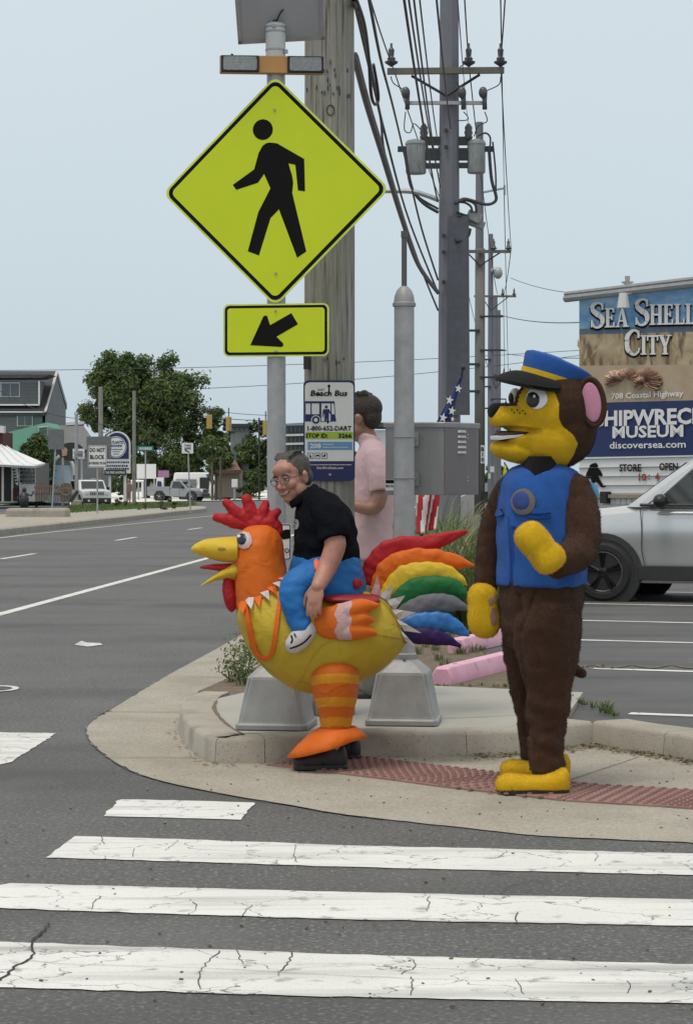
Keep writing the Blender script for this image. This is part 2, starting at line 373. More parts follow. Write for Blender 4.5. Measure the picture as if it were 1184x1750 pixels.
for px, w in (([(86, 1580), (72, 1596), (56, 1611), (57, 1632), (49, 1645), (30, 1652), (8, 1672), (-10, 1682)], .022), ([(49, 1645), (120, 1651), (210, 1653), (330, 1657), (460, 1663), (592, 1671), (760, 1677), (900, 1680), (1100, 1684)], .006), ([(376, 1628), (352, 1650), (340, 1668), (342, 1692)], .010),
              ([(500, 1630), (492, 1648), (480, 1662)], .012), ([(405, 1627), (410, 1640), (418, 1650)], .006), ([(700, 1640), (712, 1652), (684, 1668)], .008), ([(702, 1672), (704, 1690), (700, 1704)], .010), ([(880, 1676), (890, 1690), (896, 1702)], .008), ([(1072, 1680), (1076, 1694), (1068, 1700)], .007),
              ([(173, 1534), (160, 1545), (158, 1556)], .008), ([(330, 1544), (338, 1553), (322, 1566)], .007), ([(430, 1549), (420, 1560), (412, 1570)], .008), ([(885, 1562), (880, 1574), (888, 1584)], .010), ([(732, 1533), (732, 1548), (728, 1560)], .007), ([(175, 1431), (178, 1445)], .007), ([(305, 1438), (290, 1450), (282, 1456)], .006), ([(500, 1462), (508, 1476)], .007), ([(505, 1446), (500, 1466)], .006), ([(866, 1456), (850, 1468)], .006), ([(1020, 1460), (1016, 1474)], .006), ([(230, 1452), (228, 1466)], .006)):
    q = catmull([G(*c) for c in px], 5); groove('road_crack', [c+V((.012*noise.noise(c*25), .012*noise.noise(c*25+V((5, 2, 1))), 0)) for c in q], w*.36, .0066, M['crack'])
mc = G(-6, 1178)
mb = MB(); n = 28
for r in (.115, .165):
    for i in range(n): a = 2*math.pi*i/n; mb.v.append(mc+V((r*math.cos(a), r*1.5*math.sin(a), .006)))
mb.f = [(i, (i+1) % n, n+(i+1) % n, n+i) for i in range(n)]; mb.m = [0]*n
vc = thing('valve_cover', mc, 'round iron utility cover ringed with worn white paint in the road', 'utility cover')
mb.build('ring', M['worn_paint'], vc)
MB().lathe([(.0, .007), (.112, .007), (.114, .003)], mc, 24).build('lid', M['dark'], vc)
sheet('paint_mark', [G(*q) for q in ((128, 1103), (150, 1106), (176, 1103), (172, 1100), (148, 1099), (140, 1096))], M['worn_paint'], z=.006)
# kerb stones: each stone a part of the kerb
KZ = .14
kf = [(342, 1181), (322, 1190), (309, 1207), (313, 1222), (326, 1238), (345, 1252), (370, 1261), (452, 1260), (535, 1257), (617, 1252), (700, 1251), (780, 1250), (838, 1248), (896, 1246), (955, 1239), (1012, 1232)]
kerb_front = [G(*q, z=KZ) for q in kf]
def offset_line(pts, w):
    out = []
    for i, p in enumerate(pts):
        t = (pts[min(i+1, len(pts)-1)]-pts[max(i-1, 0)]).normalized(); out.append(p+V((-t.y, t.x, 0))*w)
    return out
def kerb_stones(root, pts, w, cuts, z=KZ, base=-.05, lean=.02):
    back = offset_line(pts, w)
    for a, b in zip(cuts, cuts[1:]):
        mb = MB(); idx = list(range(a, b+1)); loops = []
        dz = random.uniform(-.002, .002)
        for j in idx:
            f = pts[j]; k = back[j]; t = (pts[min(j+1, len(pts)-1)]-pts[max(j-1, 0)]).normalized()
            s_ = t*.0018*(1 if j == a else -1 if j == b else 0); o_ = (f-k).normalized()
            loops.append([V((f.x, f.y, base))+o_*lean+s_, V((f.x, f.y, z-.022+dz))+o_*.004+s_, V((f.x, f.y, z-.006+dz))-o_*.008+s_, V((f.x, f.y, z+dz))-o_*.024+s_, V((k.x, k.y, z+dz))+s_, V((k.x, k.y, base))+s_])
        mb.rings(loops); mb.build('kerb_stone', M['kerb'], root, smooth=35)
ck = catmull(kerb_front, 4)
root = bpy.data.objects.new('kerb', None); COL.objects.link(root); root.location = (0, 12, 0); root['kind'] = 'structure'
kerb_stones(root, ck, .20, [0, 24, 28, 45, 60])
kr = [(1012, 1232), (1066, 1241), (1121, 1248), (1184, 1259), (1260, 1276)]
ckr = catmull([G(*q, z=KZ) for q in kr], 4)
kerb_stones(root, ckr, .24, [0, 9, 16])
# raised pad inside the kerb
inner = offset_line(ck, .205)
pad = [V((p.x, p.y, 0)) for p in inner[4:]]+[V((1.55, 14.6, 0)), V((.3, 15.2, 0)), V((-.55, 14.9, 0)), V((-.82, 14.2, 0)), V((-.85, 13.2, 0))]
tag(sheet('pavement', pad, M['pad'], z=KZ-.004, thick=.12), kind='structure')
groove('pad_joint', [V((p.x, p.y, 0)) for p in inner[6:40]], .022, KZ, M['dirt'])
groove('pad_joint', [G(372+(1000-372)*i/20, 1238-(1238-1196)*i/20 - 6*math.sin(i*.7), z=KZ) for i in range(3, 7)], .006, KZ, M['dirt'])
groove('pad_joint', [G(640+360*i/10, 1233-17*i/10, z=KZ) for i in range(11)], .008, KZ, M['dirt'])
# parking lot, its stripes and the planted verge
LZ = .10
sheet('parking_lot', [V((-.1, 15.2, 0)), V((.75, 14.6, 0)), V((1.3, 13.2, 0))]+[V((p.x, p.y+.2, 0)) for p in ckr]+[V((9, 12.3, 0)), V((40, 10, 0)), V((70, 59, 0)), V((5.4, 59, 0))], M['lot'], z=LZ, thick=.06)
LD = V((math.cos(math.radians(20)), -math.sin(math.radians(20)), 0))
for q, l in (((1075, 1220), 4), ((1012, 1143), 6), ((985, 1094), 6), ((962, 1060), 6), ((905, 1030), 7.5), ((900, 1008), 8), ((900, 990), 8), ((900, 976), 8)):
    a = G(*q, z=LZ); w = V((LD.y, -LD.x, 0))*-.055
    sheet('stall_line', [a-w, a+LD*l-w, a+LD*l+w, a+w], M['paint'] if q[1] > 1000 else M['worn_paint'], z=LZ+.004)
groove('lot_crack', [G(960+i*14, 1140+3*math.sin(i*1.3), z=LZ) for i in range(17)], .05, LZ+.006, M['dirt'])
sheet('soil', [V((-.95, 13.9, 0)), V((-.8, 14.6, 0)), V((.2, 15.0, 0)), V((1.4, 14.7, 0)), V((1.0, 19.5, 0)), V((1.5, 30, 0)), V((4.6, 59, 0)), V((2.9, 59, 0)), V((.6, 30, 0)), V((-.2, 20, 0)), V((-1.0, 15, 0))], M['dirt'], z=LZ+.006)
tag(sheet('far_sidewalk', [V((1.9, 26, 0)), V((3.4, 26, 0)), V((5.8, 59, 0)), V((4.4, 59, 0))], M['concrete'], z=LZ+.012), kind='structure')
# leaf litter against the kerb
mb = MB()
for i in range(1500):
    t = random.random(); p = (ck+ckr)[int(t*(len(ck)+len(ckr)-1))] if random.random() < .2 else ckr[random.randrange(len(ckr))] if random.random() < .6 else ck[random.randrange(46, len(ck))]
    r = abs(random.gauss(0, .10)); p = V((p.x+random.uniform(-.07, .07), p.y-.035-r*.9, .008+random.uniform(0, .012)))
    R = Matrix.Rotation(random.uniform(0, 6.3), 3, 'Z') @ Matrix.Rotation(random.uniform(-.5, .5), 3, 'X'); s_ = random.uniform(.006, .018); mb.cur = random.randrange(2)
    mb.add([p+R @ V(q)*s_ for q in ((-1, 0, 0), (0, -.5, .1), (1, 0, 0), (0, .5, .15))], [(0, 1, 2, 3)])
tag(mb.build('leaf_litter', [M['blade_dry'], M['dirt']]), kind='stuff')
mb = MB()
for i in range(170):
    if i < 60: p = G(random.uniform(200, 1180), random.uniform(1300, 1420)); zz = .006
    else: p = G(random.uniform(0, 1184), random.uniform(1260, 1740)); zz = .003
    s_ = random.uniform(.003, .008); R = Matrix.Rotation(random.uniform(0, 6), 3, 'Z')
    mb.box(V((p.x, p.y, zz+s_*.4)), (s_*1.6, s_, s_*.8), R)
tag(mb.build('grit', M['dirt']), kind='stuff')
# tactile strip: one tile object per panel, its domes joined
tf = catmull([G(*q) for q in ((575, 1292), (622, 1297), (740, 1311), (862, 1325), (972, 1341), (1184, 1354), (1300, 1362))], 12)
L_ = [0]
for a, b in zip(tf, tf[1:]): L_.append(L_[-1]+(b-a).length)
def along(s_):
    for i in range(len(L_)-1):
        if L_[i+1] >= s_:
            t = (s_-L_[i])/(L_[i+1]-L_[i]); p = tf[i].lerp(tf[i+1], t); d = (tf[i+1]-tf[i]).normalized(); return p, V((d.y, -d.x, 0))
    d = (tf[-1]-tf[-2]).normalized(); return tf[-1], V((d.y, -d.x, 0))
tr = bpy.data.objects.new('tactile_paving', None); COL.objects.link(tr); tr.location = (.8, 11, 0); tr['kind'] = 'structure'
tw, W_ = .46, .58; s0 = 0.0
while s0 < L_[-1]-.1:
    s1 = min(s0+tw-.008, L_[-1]); a, na = along(s0); b, nb = along(s1); mb = MB()
    q = [V((a.x, a.y, 0)), V((b.x, b.y, 0)), b+nb*W_, a+na*W_]
    mb.add([V((p.x, p.y, 0.0)) for p in q]+[V((p.x, p.y, .014)) for p in q], [(4, 7, 6, 5), (0, 1, 5, 4), (1, 2, 6, 5), (2, 3, 7, 6), (3, 0, 4, 7)])
    tile = mb.build('tile', M['tactile'], tr)
    dm = MB(); k = 8
    for i in range(k):
        p, nn = along(s0+(i+.5)*(s1-s0)/k)
        for j in range(10):
            c = p+nn*(W_*(j+.5)/10); dm.lathe([(.0155, .0138), (.011, .0215), (.0, .022)], (c.x, c.y, 0), 7)
    tag(dm.build('dome', M['dome'], tile, smooth=40), kind='stuff')
    s0 += tw
# median island across the highway, with a grass top
def median(front, back, name):
    root = bpy.data.objects.new(name, None); COL.objects.link(root); root.location = front[0]; root['kind'] = 'structure'; return root
# kerb stones of the median run from the left edge to the nose
mk = [G(-220, 944), G(-100, 928), G(0, 916), G(120, 902), G(230, 889), G(300, 880.5), G(335, 877), G(350, 874.5), G(353, 872.5), G(345, 871.4), G(330, 871.2)]
mroot = bpy.data.objects.new('median_kerb', None); COL.objects.link(mroot); mroot.location = mk[0]; mroot['kind'] = 'structure'
mkc = catmull(mk, 4); kb = offset_line(mkc, .9)
for a in range(0, len(mkc)-1, 2):
    b = min(a+2, len(mkc)-1); mb = MB(); loops = []
    for j in range(a, b+1):
        f, k = mkc[j], kb[j]; o_ = (f-k).normalized(); s_ = (mkc[min(j+1, len(mkc)-1)]-mkc[max(j-1, 0)]).normalized()*(.012 if j == a else -.012 if j == b else 0)
        loops.append([f+s_+V((0, 0, -.1)), f+s_+V((0, 0, .16)), f+s_-o_*.05+V((0, 0, .2)), k+s_+V((0, 0, .2)), k+s_+V((0, 0, -.1))])
    mb.rings(loops); mb.build('kerb_stone', M['kerb'], mroot)
mtop = [kb[i]+V((0, 0, .19)) for i in range(len(kb))]+[G(310, 868), G(200, 867), G(60, 880), G(20, 886), G(-220, 905)]
sheet('median_slab', [V((p.x, p.y, p.z+.0)) for p in mtop[:len(kb)]]+[p+V((0, 0, .19)) for p in mtop[len(kb):]], M['concrete'])
gp = [G(75, 889), G(110, 884.5), G(200, 877.5), G(270, 875), G(335, 870.5), G(335, 866), G(230, 864), G(120, 872)]
mg = MB(); tmp = catmull(gp, 4, closed=True); mg.add([p+V((0, 0, .215)) for p in tmp], [tuple(range(len(tmp)))]); tag(mg.build('median_lawn', M['grass']), kind='structure')
mb = MB()
for i in range(5000):
    t = random.random(); a = gp[0].lerp(gp[4], t) if random.random() < .5 else gp[1].lerp(gp[3], t); b = gp[7].lerp(gp[5], t); p = a.lerp(b, random.random())+V((0, 0, .21)); h = random.uniform(.06, .16); an = random.uniform(0, 6.3)
    mb.cur = random.random() < .3; w = V((math.cos(an), math.sin(an), 0))*.03; mb.add([p-w, p+w, p+V((random.uniform(-.04, .04), random.uniform(-.04, .04), h))], [(0, 1, 2)])
tag(mb.build('grass', [M['blade'], M['leaf_light']]), kind='stuff')
mb = MB(); mb.box(G(66, 892)+V((0, 0, .25)), (2.2, 1.2, .5)); # raised kerb end
o = mb.build('kerb_block', M['kerb'], bevel=.1); tag(o, 'low rounded concrete kerb end at the near tip of the median grass', 'kerb block')
# pale forecourt beyond the far carriageway, far verge
sheet('forecourt', [G(-300, 869), G(-20, 864), G(150, 861), G(260, 858.5), G(420, 856), G(520, 853), G(520, 843), G(-300, 848)], mat('white_shell_ground', (.62, .61, .58), .9, col2=(.75, .74, .71), scale=.6), z=.06)
sheet('verge', [G(335, 853.5), G(440, 852), G(470, 848), G(470, 845), G(330, 847)], M['grass'], z=.12)
# ================================================================ posts, signs, poles, wires
X1, Y1, Z1 = V((1, 0, 0)), V((0, 1, 0)), V((0, 0, 1))
FRONT = V((0, -1, 0))
def rrect(w, h, r, k=5, cx=0, cy=0):
    out = []
    for sx, sy, a0 in ((1, -1, -90), (1, 1, 0), (-1, 1, 90), (-1, -1, 180)):
        for i in range(k+1):
            a = math.radians(a0+90*i/k); out.append((cx+sx*(w/2-r)+r*math.cos(a), cy+sy*(h/2-r)+r*math.sin(a)))
    return out
def rot2(poly, a): c, s_ = math.cos(a), math.sin(a); return [(x*c-y*s_, x*s_+y*c) for x, y in poly]
def ringprism(mb, outer, inner, o, u, v, n, d):
    k = len(outer); o, u, v, n = V(o), V(u), V(v), V(n); b = len(mb.v)
    mb.add([o+u*p[0]+v*p[1]+n*d for p in outer]+[o+u*p[0]+v*p[1]+n*d for p in inner], [(i, (i+1) % k, k+(i+1) % k, k+i) for i in range(k)])
class Pic:
    """a flat panel drawn in photo pixels: maps pixel outlines onto a plane"""
    def __init__(s, px, py, d, n=(0, -1, 0)):
        s.o = P(px, py, d); s.n = V(n).normalized(); s.u = Z1.cross(s.n).normalized()*1; s.v = Z1; s.d = d; s.px, s.py = px, py
        s.sc = d/FPX; s.fx = 1.0/max(.2, abs(s.u.x))
    def q(s, x, y): return ((x-s.px)*s.sc*s.fx, -(y-s.py)*s.sc)
    def at(s, x, y, lift=0): a = s.q(x, y); return s.o+s.u*a[0]+s.v*a[1]+s.n*lift
    def poly(s, mb, pts, d0, d1):
        a = [s.q(*p) for p in pts]
        ar = sum(a[i][0]*a[(i+1) % len(a)][1]-a[(i+1) % len(a)][0]*a[i][1] for i in range(len(a)))
        if ar < 0: a = a[::-1]
        return mb.prism(a, s.o, s.u, s.v, s.n, d0, d1)
    def rect(s, mb, x0, y0, x1, y1, d0, d1): return s.poly(mb, [(x0, y1), (x1, y1), (x1, y0), (x0, y0)], d0, d1)
    def text(s, t, x, y, hpx, m, parent, wpx=None, bold=0, lift=.004, **k):
        return text_obj(t, s.at(x, y), s.u, s.v, hpx*s.sc, m, parent, width=None if wpx is None else wpx*s.sc*s.fx, bold=bold, lift=lift, **k)
def pedestal(parent, c, rot, s=1.0):
    mb = MB(); R = Matrix.Rotation(rot, 3, 'Z')
    def sq(h, ch, z): return [R @ V((x, y, 0))+V((c.x, c.y, z)) for x, y in ((h, -h+ch), (h, h-ch), (h-ch, h), (-h+ch, h), (-h, h-ch), (-h, -h+ch), (-h+ch, -h), (h-ch, -h))]
    z = c.z; prof = [(.203, .02, 0), (.203, .02, .028), (.192, .02, .034), (.188, .022, .05), (.148, .03, .275), (.143, .03, .29), (.085, .03, .345), (.07, .03, .355)]
    mb.rings([sq(a*s, b*s, z+q*s) for a, b, q in prof])
    for i in range(4):   # corner ribs and the access plate
        a = R @ Matrix.Rotation(i*math.pi/2, 3, 'Z')
        mb.tube([V((c.x, c.y, z+.04*s))+a @ V((.172*s, .172*s, 0)), V((c.x, c.y, z+.285*s))+a @ V((.131*s, .131*s, 0))], .011*s, 6)
    o = mb.build('base', M['alu'], parent, bevel=.006); 
    mb = MB(); mb.lathe([(.062*s, .345*s), (.072*s, .35*s), (.072*s, .385*s), (.06*s, .392*s)], c, 20)
    for i in range(3):
        a = i*2.1+.5; mb.cyl(c+V((.07*math.cos(a), .07*math.sin(a), .367))*s, c+V((.088*math.cos(a), .088*math.sin(a), .367))*s, .008, n=6)
    mb.build('collar', M['alu'], parent, smooth=40)
# ---- crossing sign post
dS = 12.30
pb = G(473, 1248, z=KZ); pb.z = KZ; dS = pb.y+.19
base = V(((473-CX)/FPX*dS, dS, KZ))
sp = thing('crossing_sign_post', base, 'silver post carrying the yellow-green walking-figure diamond, arrow plaque, flashing beacon bar and solar panel', 'sign post')
pedestal(sp, base, math.radians(-8), 1.0)
mb = MB(); mb.cyl(base+Z1*.36, P(471.5, 40, dS), .0535, .0515, 20); mb.build('pole', M['galv'], sp, smooth=40)
mb = MB(); mb.cyl(P(471, 124, dS), P(471, 42, dS), .056, n=20); mb.build('sleeve', M['offwhite'], sp, smooth=40)
mb = MB()
for y in (47, 55, 86): mb = MB(); mb.cyl(P(471, y+1.5, dS), P(471, y-1.5, dS), .0585, n=20); mb.build('band', M['galv'], sp)
mb = MB(); mb.box(P(489, 88, dS-.03), (.02, .02, .02)); mb.build('band_bolt', M['galv'], sp); mb = MB(); mb.box(P(468, 44, dS-.062), (.016, .02, .016)); mb.build('band_bolt', M['galv'], sp)
fn = V((math.sin(math.radians(-9)), -math.cos(math.radians(9)), 0))
dP = dS-.066
dia = Pic(470.5, 326.5, dP, fn)
side = .452*1.0
L2 = 188*dia.sc; hs = (L2+.030)/math.sqrt(2)
def diamond(h, r): return rot2(rrect(2*h, 2*h, r, 6), math.radians(45))
mb = MB(); mb.prism(diamond(hs, .05), dia.o, dia.u, dia.v, dia.n, -.003, 0)
sg = mb.build('diamond_sign', M['fygedge'], sp)
mb = MB(); mb.prism(diamond(hs-.012, .046), dia.o, dia.u, dia.v, dia.n, 0.0, .0012); mb.build('sign_border', M['blackpaint'], sg)
mb = MB(); mb.prism(diamond(hs-.033, .032), dia.o, dia.u, dia.v, dia.n, .0012, .0024); mb.build('sign_face', M['fyg'], sg)
# walking figure: outline traced in photo pixels
zx = lambda x, y: (270+x*.3543, y*.3543)
fig = [(540, 687), (575, 692), (706, 770), (710, 926), (676, 921), (663, 797), (630, 790), (648, 850), (653, 885), (648, 932), (716, 1215), (672, 1245), (584, 1010), (543, 1052), (487, 1231), (433, 1210), (484, 1022), (543, 908), (512, 838), (482, 880), (377, 912), (360, 888), (464, 815), (486, 735), (505, 702), (522, 690)]
mb = MB(); dia.poly(mb, [zx(*q) for q in fig], .0024, .0036)
hd = zx(506, 624); dia.poly(mb, [(hd[0]+17.2*math.cos(a*.2618), hd[1]+17.7*math.sin(a*.2618)) for a in range(24)], .0024, .0036)
mb.build('walking_figure', M['blackpaint'], sg)
for x, y in ((562, 530), (568, 1318)):
    q = zx(x, y); b = dia.at(*q); MB().cyl(b, b+dia.n*.010, .0085, .006, 10).build('bolt', M['galv'], sg)
plq = Pic(471.5, 564, dP, fn)
w_, h_ = 181*plq.sc*plq.fx, 90*plq.sc
mb = MB(); mb.prism(rrect(w_, h_, .032), plq.o, plq.u, plq.v, plq.n, -.003, 0); ap = mb.build('arrow_plaque', M['fygedge'], sp)
mb = MB(); mb.prism(rrect(w_-.018, h_-.018, .026), plq.o, plq.u, plq.v, plq.n, 0, .0012); mb.build('sign_border', M['blackpaint'], ap)
mb = MB(); mb.prism(rrect(w_-.048, h_-.048, .016), plq.o, plq.u, plq.v, plq.n, .0012, .0024); mb.build('sign_face', M['fyg'], ap)
arr = [(445, 1664), (508, 1527), (517, 1520), (527, 1524), (541, 1568), (644, 1511), (676, 1565), (572, 1624), (604, 1656), (606, 1667), (596, 1674)]
mb = MB(); plq.poly(mb, [zx(*q) for q in arr], .0024, .0036); mb.build('arrow', M['blackpaint'], ap)
for x, y in ((568, 1499), (569, 1693)):
    q = zx(x, y); b = plq.at(*q); MB().cyl(b, b+plq.n*.010, .0085, .006, 10).build('bolt', M['galv'], ap)
# beacon bar
bb = Pic(464, 110, dS-.075, V((math.sin(math.radians(4)), -1, 0)))
mb = MB(); bb.rect(mb, 376, 95, 553, 125, -.055, 0); bar_ = mb.build('beacon_bar', M['orange_amber'], sp, bevel=.006)
for x0, x1 in ((378, 443), (491, 553)):
    mb = MB(); bb.rect(mb, x0, 95.5, x1, 124.5, .001, .014); lm = mb.build('lamp', M['black'], bar_, bevel=.006)
    mb = MB(); bb.poly(mb, [(x0+4, 102), (x0+8, 98), (x1-8, 98), (x1-4, 102), (x1-4, 118), (x1-8, 121), (x0+8, 121), (x0+4, 118)], .014, .019); mb.build('lens', M['lens'], lm)
    mb = MB()
    for i in range(4):
        p = bb.at((x0+6, x1-6)[i % 2], (99.5, 119.5)[i//2], .014); mb.cyl(p, p+bb.n*.006, .004, n=6)
    mb.build('screw', M['galv'], lm)
mb = MB(); mb.ell(bb.at(397, 93, -.02), (.008, .008, .006)); mb.build('sensor', M['black'], bar_)
# solar panel seen from below, leaning back over the post
so = P(478, 66, dS-.10); sv = V((0, .80, 1.0)).normalized(); sv = V((-.05, -.75, 1)).normalized(); su = V((1, .05, -.0)).normalized(); su = (su-sv*su.dot(sv)).normalized(); sn = su.cross(sv)
mb = MB()
pw, ph = .47, .52
back = mat('panel_back', (.36, .36, .37), .6, col2=(.42, .42, .43), scale=3)
so = P(481, 67, dS+.06)
mb.prism([(-pw/2, 0), (pw/2, 0), (pw/2, ph), (-pw/2, ph)], so, su, sv, sn, -.008, .008); pan = mb.build('solar_panel', back, sp)
mb = MB()
for a, b in (((-pw/2, 0), (pw/2, 0)), ((pw/2, 0), (pw/2, ph)), ((-pw/2, 0), (-pw/2, ph)), ((-pw/2, ph), (pw/2, ph))):
    x0, x1, y0, y1 = min(a[0], b[0])-.011, max(a[0], b[0])+.011, min(a[1], b[1])-.011, max(a[1], b[1])+.011
    mb.prism([(x0, y0), (x1, y0), (x1, y1), (x0, y1)], so, su, sv, sn, -.02, .016)
mb.build('frame', M['galv'], pan)
mb = MB(); mb.tube([P(470, 44, dS), P(469, 10, dS-.01), P(468, -40, dS-.03)], .022, 8); mb.box(P(469, 4, dS-.015), (.07, .05, .14)); mb.build('bracket', M['dark'], sp)
mb = MB(); mb.tube(catmull([P(472, 38, dS-.03), P(478, 24, dS-.06), P(486, 12, dS-.05), P(487, -6, dS-.04)], 5), .005, 6); mb.box(P(448, 2, dS-.05), (.05, .02, .06)); mb.build('cable', M['black'], sp)
# push-button plate
pbp = Pic(484, 926, dS-.062)
mb = MB(); mb.prism(rrect(27*pbp.sc, 62*pbp.sc, .012), pbp.o, pbp.u, pbp.v, pbp.n, -.003, 0); pp = mb.build('button_sign', M['white'], sp)
mb = MB(); ringprism(mb, rrect(25*pbp.sc, 60*pbp.sc, .011), rrect(22*pbp.sc, 57*pbp.sc, .009), pbp.o, pbp.u, pbp.v, pbp.n, .0012); mb.build('sign_border', M['blackpaint'], pp)
mb = MB(); pbp.poly(mb, [(474, 910), (488, 905), (495, 905), (495, 920), (484, 922), (474, 915)], .0, .0012); mb.build('pictogram', M['blackpaint'], pp)
pbp.text('TO', 487, 941, 8, M['blackpaint'], pp, bold=.02)
# ---- wooden pole with bus stop sign
dW = 13.25
wb = V(((563-CX)/FPX*dW, dW, .1))
wp = thing('wooden_pole', wb, 'thick weathered wooden utility pole behind the walking-figure sign', 'utility pole')
mb = MB(); loops = []
for i in range(26):
    z = .05+i*.19; r = .1525-.0012*z; n = 28
    loops.append([V((wb.x+(r+.0035*noise.noise(V((math.cos(6.283*j/n)*4, math.sin(6.283*j/n)*4, z*.5))))*math.cos(6.283*j/n), wb.y+(r+.0035*noise.noise(V((math.cos(6.283*j/n)*4, math.sin(6.283*j/n)*4, z*.5))))*math.sin(6.283*j/n), z)) for j in range(n)])
mb.rings(loops); mb.build('trunk', M['wood'], wp, smooth=True)
mb = MB()
for i in range(30):
    y = random.choice([120, 130, 152, 160, 165, 300, 620]); x = random.uniform(524, 604); dx = (x-563)/FPX*dW; yy = -math.sqrt(max(0, .1505**2-dx*dx))
    p = P(x, y+random.uniform(-8, 8), dW)+V((0, yy, 0)); mb.box(p, (.005, .012, random.uniform(.012, .03)))
mb.build('staple', M['dark'], wp)
mb = MB(); kp = P(565, 195, dW); ky = -math.sqrt(.15**2-.008**2)
mb.tube([kp+V((.022*math.cos(a*.3491), ky+.002, .030*math.sin(a*.3491))) for a in range(19)], .004, 5); mb.build('knot', mat('knot', (.09, .07, .05), .9), wp)
mb = MB(); q = P(523, 618, dW-.10); mb.box(q, (.03, .03, .09)); mb.build('pole_tag', M['dark'], wp)
dB = dW-.162; bs = Pic(562.5, 736, dB)
bo = thing('bus_stop_sign', P(562.5, 822, dB), 'white and navy bus stop sign with a bus picture fixed to the wooden pole', 'bus stop sign')
mb = MB(); mb.prism(rrect(88*bs.sc, 172*bs.sc, .028), bs.o, bs.u, bs.v, bs.n, -.003, 0); pn = mb.build('panel', M['navy'], bo)
bx = lambda x, y: (500+x*.1086, 640+y*.1086)
mb = MB(); mb.prism([bs.q(*p) for p in [(521, 788), (604, 788), (604, 660), (602, 655.5), (597, 653.5), (529, 653.5), (523, 655.5), (521, 660)]], bs.o, bs.u, bs.v, bs.n, 0, .0012); mb.build('face', M['white'], bo)
mb = MB(); bs.poly(mb, [(523, 738), (603.5, 738), (603.5, 750.5), (523, 750.5)], .0012, .0022); mb.build('green_band', M['lime'], bo)
mb = MB(); bs.poly(mb, [(526, 755), (602, 755), (602, 769), (526, 769)], .0012, .0022); mb.build('blue_band', M['skyblue'], bo)
# the bus picture
mb = MB()
def bp(pts, d0=.0012, d1=.0022): bs.poly(mb, [bx(*q) for q in pts], d0, d1)
def br(x0, y0, x1, y1, **k): bp([(x0, y1), (x1, y1), (x1, y0), (x0, y0)], **k)
br(195, 420, 660, 455); br(195, 455, 205, 625); br(282, 455, 300, 625); br(420, 455, 452, 745); br(597, 455, 612, 745); bp([(640, 455), (668, 455), (664, 475), (652, 480)])
br(195, 625, 420, 740); bp([(612, 625), (668, 625), (688, 740), (612, 740)]); bp([(650, 475), (660, 475), (676, 625), (666, 625)]); br(452, 735, 597, 745)
bp([(530+24*math.cos(a*.524), 512+26*math.sin(a*.524)) for a in range(12)])
bp([(485, 545), (575, 545), (590, 580), (612, 620), (605, 635), (570, 600), (570, 690), (568, 770), (540, 770), (535, 690), (525, 740), (500, 740), (500, 600), (480, 675), (470, 670), (475, 570)])
mb.build('bus_picture', M['navy'], bo)
mb = MB(); bp([(365+74*math.cos(a*.2618), 715+72*math.sin(a*.2618)) for a in range(24)], .0022, .0026); mb.build('wheel_gap', M['white'], bo)
mb = MB(); bp([(365+62*math.cos(a*.2618), 715+62*math.sin(a*.2618)) for a in range(24)], .0026, .0030); mb.build('wheel_picture', M['navy'], bo)
mb = MB(); bp([(365+30*math.cos(a*.2618), 715+30*math.sin(a*.2618)) for a in range(24)], .0030, .0034); mb.build('wheel_hub', M['white'], bo)
bs.text('Beach Bus', 562, 672, 10, M['blackpaint'], bo, wpx=63, bold=.03, shear=.15); bs.text('DART', 549, 666, 3.2, M['navy'], bo, bold=.02, shear=.2)
mb = MB(); bp([(560, 320), (585, 320), (583, 200), (596, 185), (585, 160), (560, 160), (545, 185), (562, 205)]); mb.build('lighthouse_mark', M['blackpaint'], bo)
bs.text('Stay, be hopper-free!'[:0]+'ride the coast', 562, 681, 2.4, M['blackpaint'], bo, wpx=34) if False else None
bs.text('1-800-652-DART', 563, 732, 8.5, M['blackpaint'], bo, wpx=75, bold=.028)
bs.text('STOP ID:', 541, 744.5, 8, M['blackpaint'], bo, wpx=38, bold=.035); bs.text('3266', 589.5, 744.5, 8, M['blackpaint'], bo, wpx=23, bold=.035)
bs.text('208', 539, 762, 8.5, M['white'], bo, wpx=19, bold=.03)
mb = MB()
for i, y in enumerate((759.5, 764.5)):
    x = 552
    while x < (568 if i == 0 else 594): w = random.uniform(1.5, 3.5); bs.rect(mb, x, y-.9, x+w, y+.9, .0022, .003); x += w+.9
x = 530
while x < 600: w = random.uniform(1.5, 4); bs.rect(mb, x, 793.5, x+w, 795, .0, .0012); x += w+1
mb.build('small_print', M['offwhite'], bo)
bs.text('DartFirstState.com', 564, 799.5, 4.2, M['white'], bo, wpx=45, bold=.01)
mb = MB()
for i in range(3):
    o_ = bs.at(530.8+i*11.8, 779); k1 = rrect(9.6*bs.sc, 10.5*bs.sc, .004); k2 = rrect(8*bs.sc, 9*bs.sc, .003); ringprism(mb, k1, k2, o_, bs.u, bs.v, bs.n, .0024)
    for p in ([(-2, -3), (2.5, -3), (.5, 0), (-.5, 3), (-1.5, 2)], [(-3, -1), (3, -1), (3, 1), (0, 2.2), (-3, .5)], [(-3, -1), (0, -2.5), (3, 2.5), (0, 2.2), (-2.5, 0)])[i:i+1]:
        bs.poly(mb, [(530.8+i*11.8+a, 779-b) for a, b in p], .0012, .0024)
mb.build('access_symbols', M['blackpaint'], bo)
for q in ((588, 1575),):
    b = bs.at(*bx(*q)); MB().cyl(b, b+bs.n*.008, .008, n=8).build('bolt', M['galv'], bo)
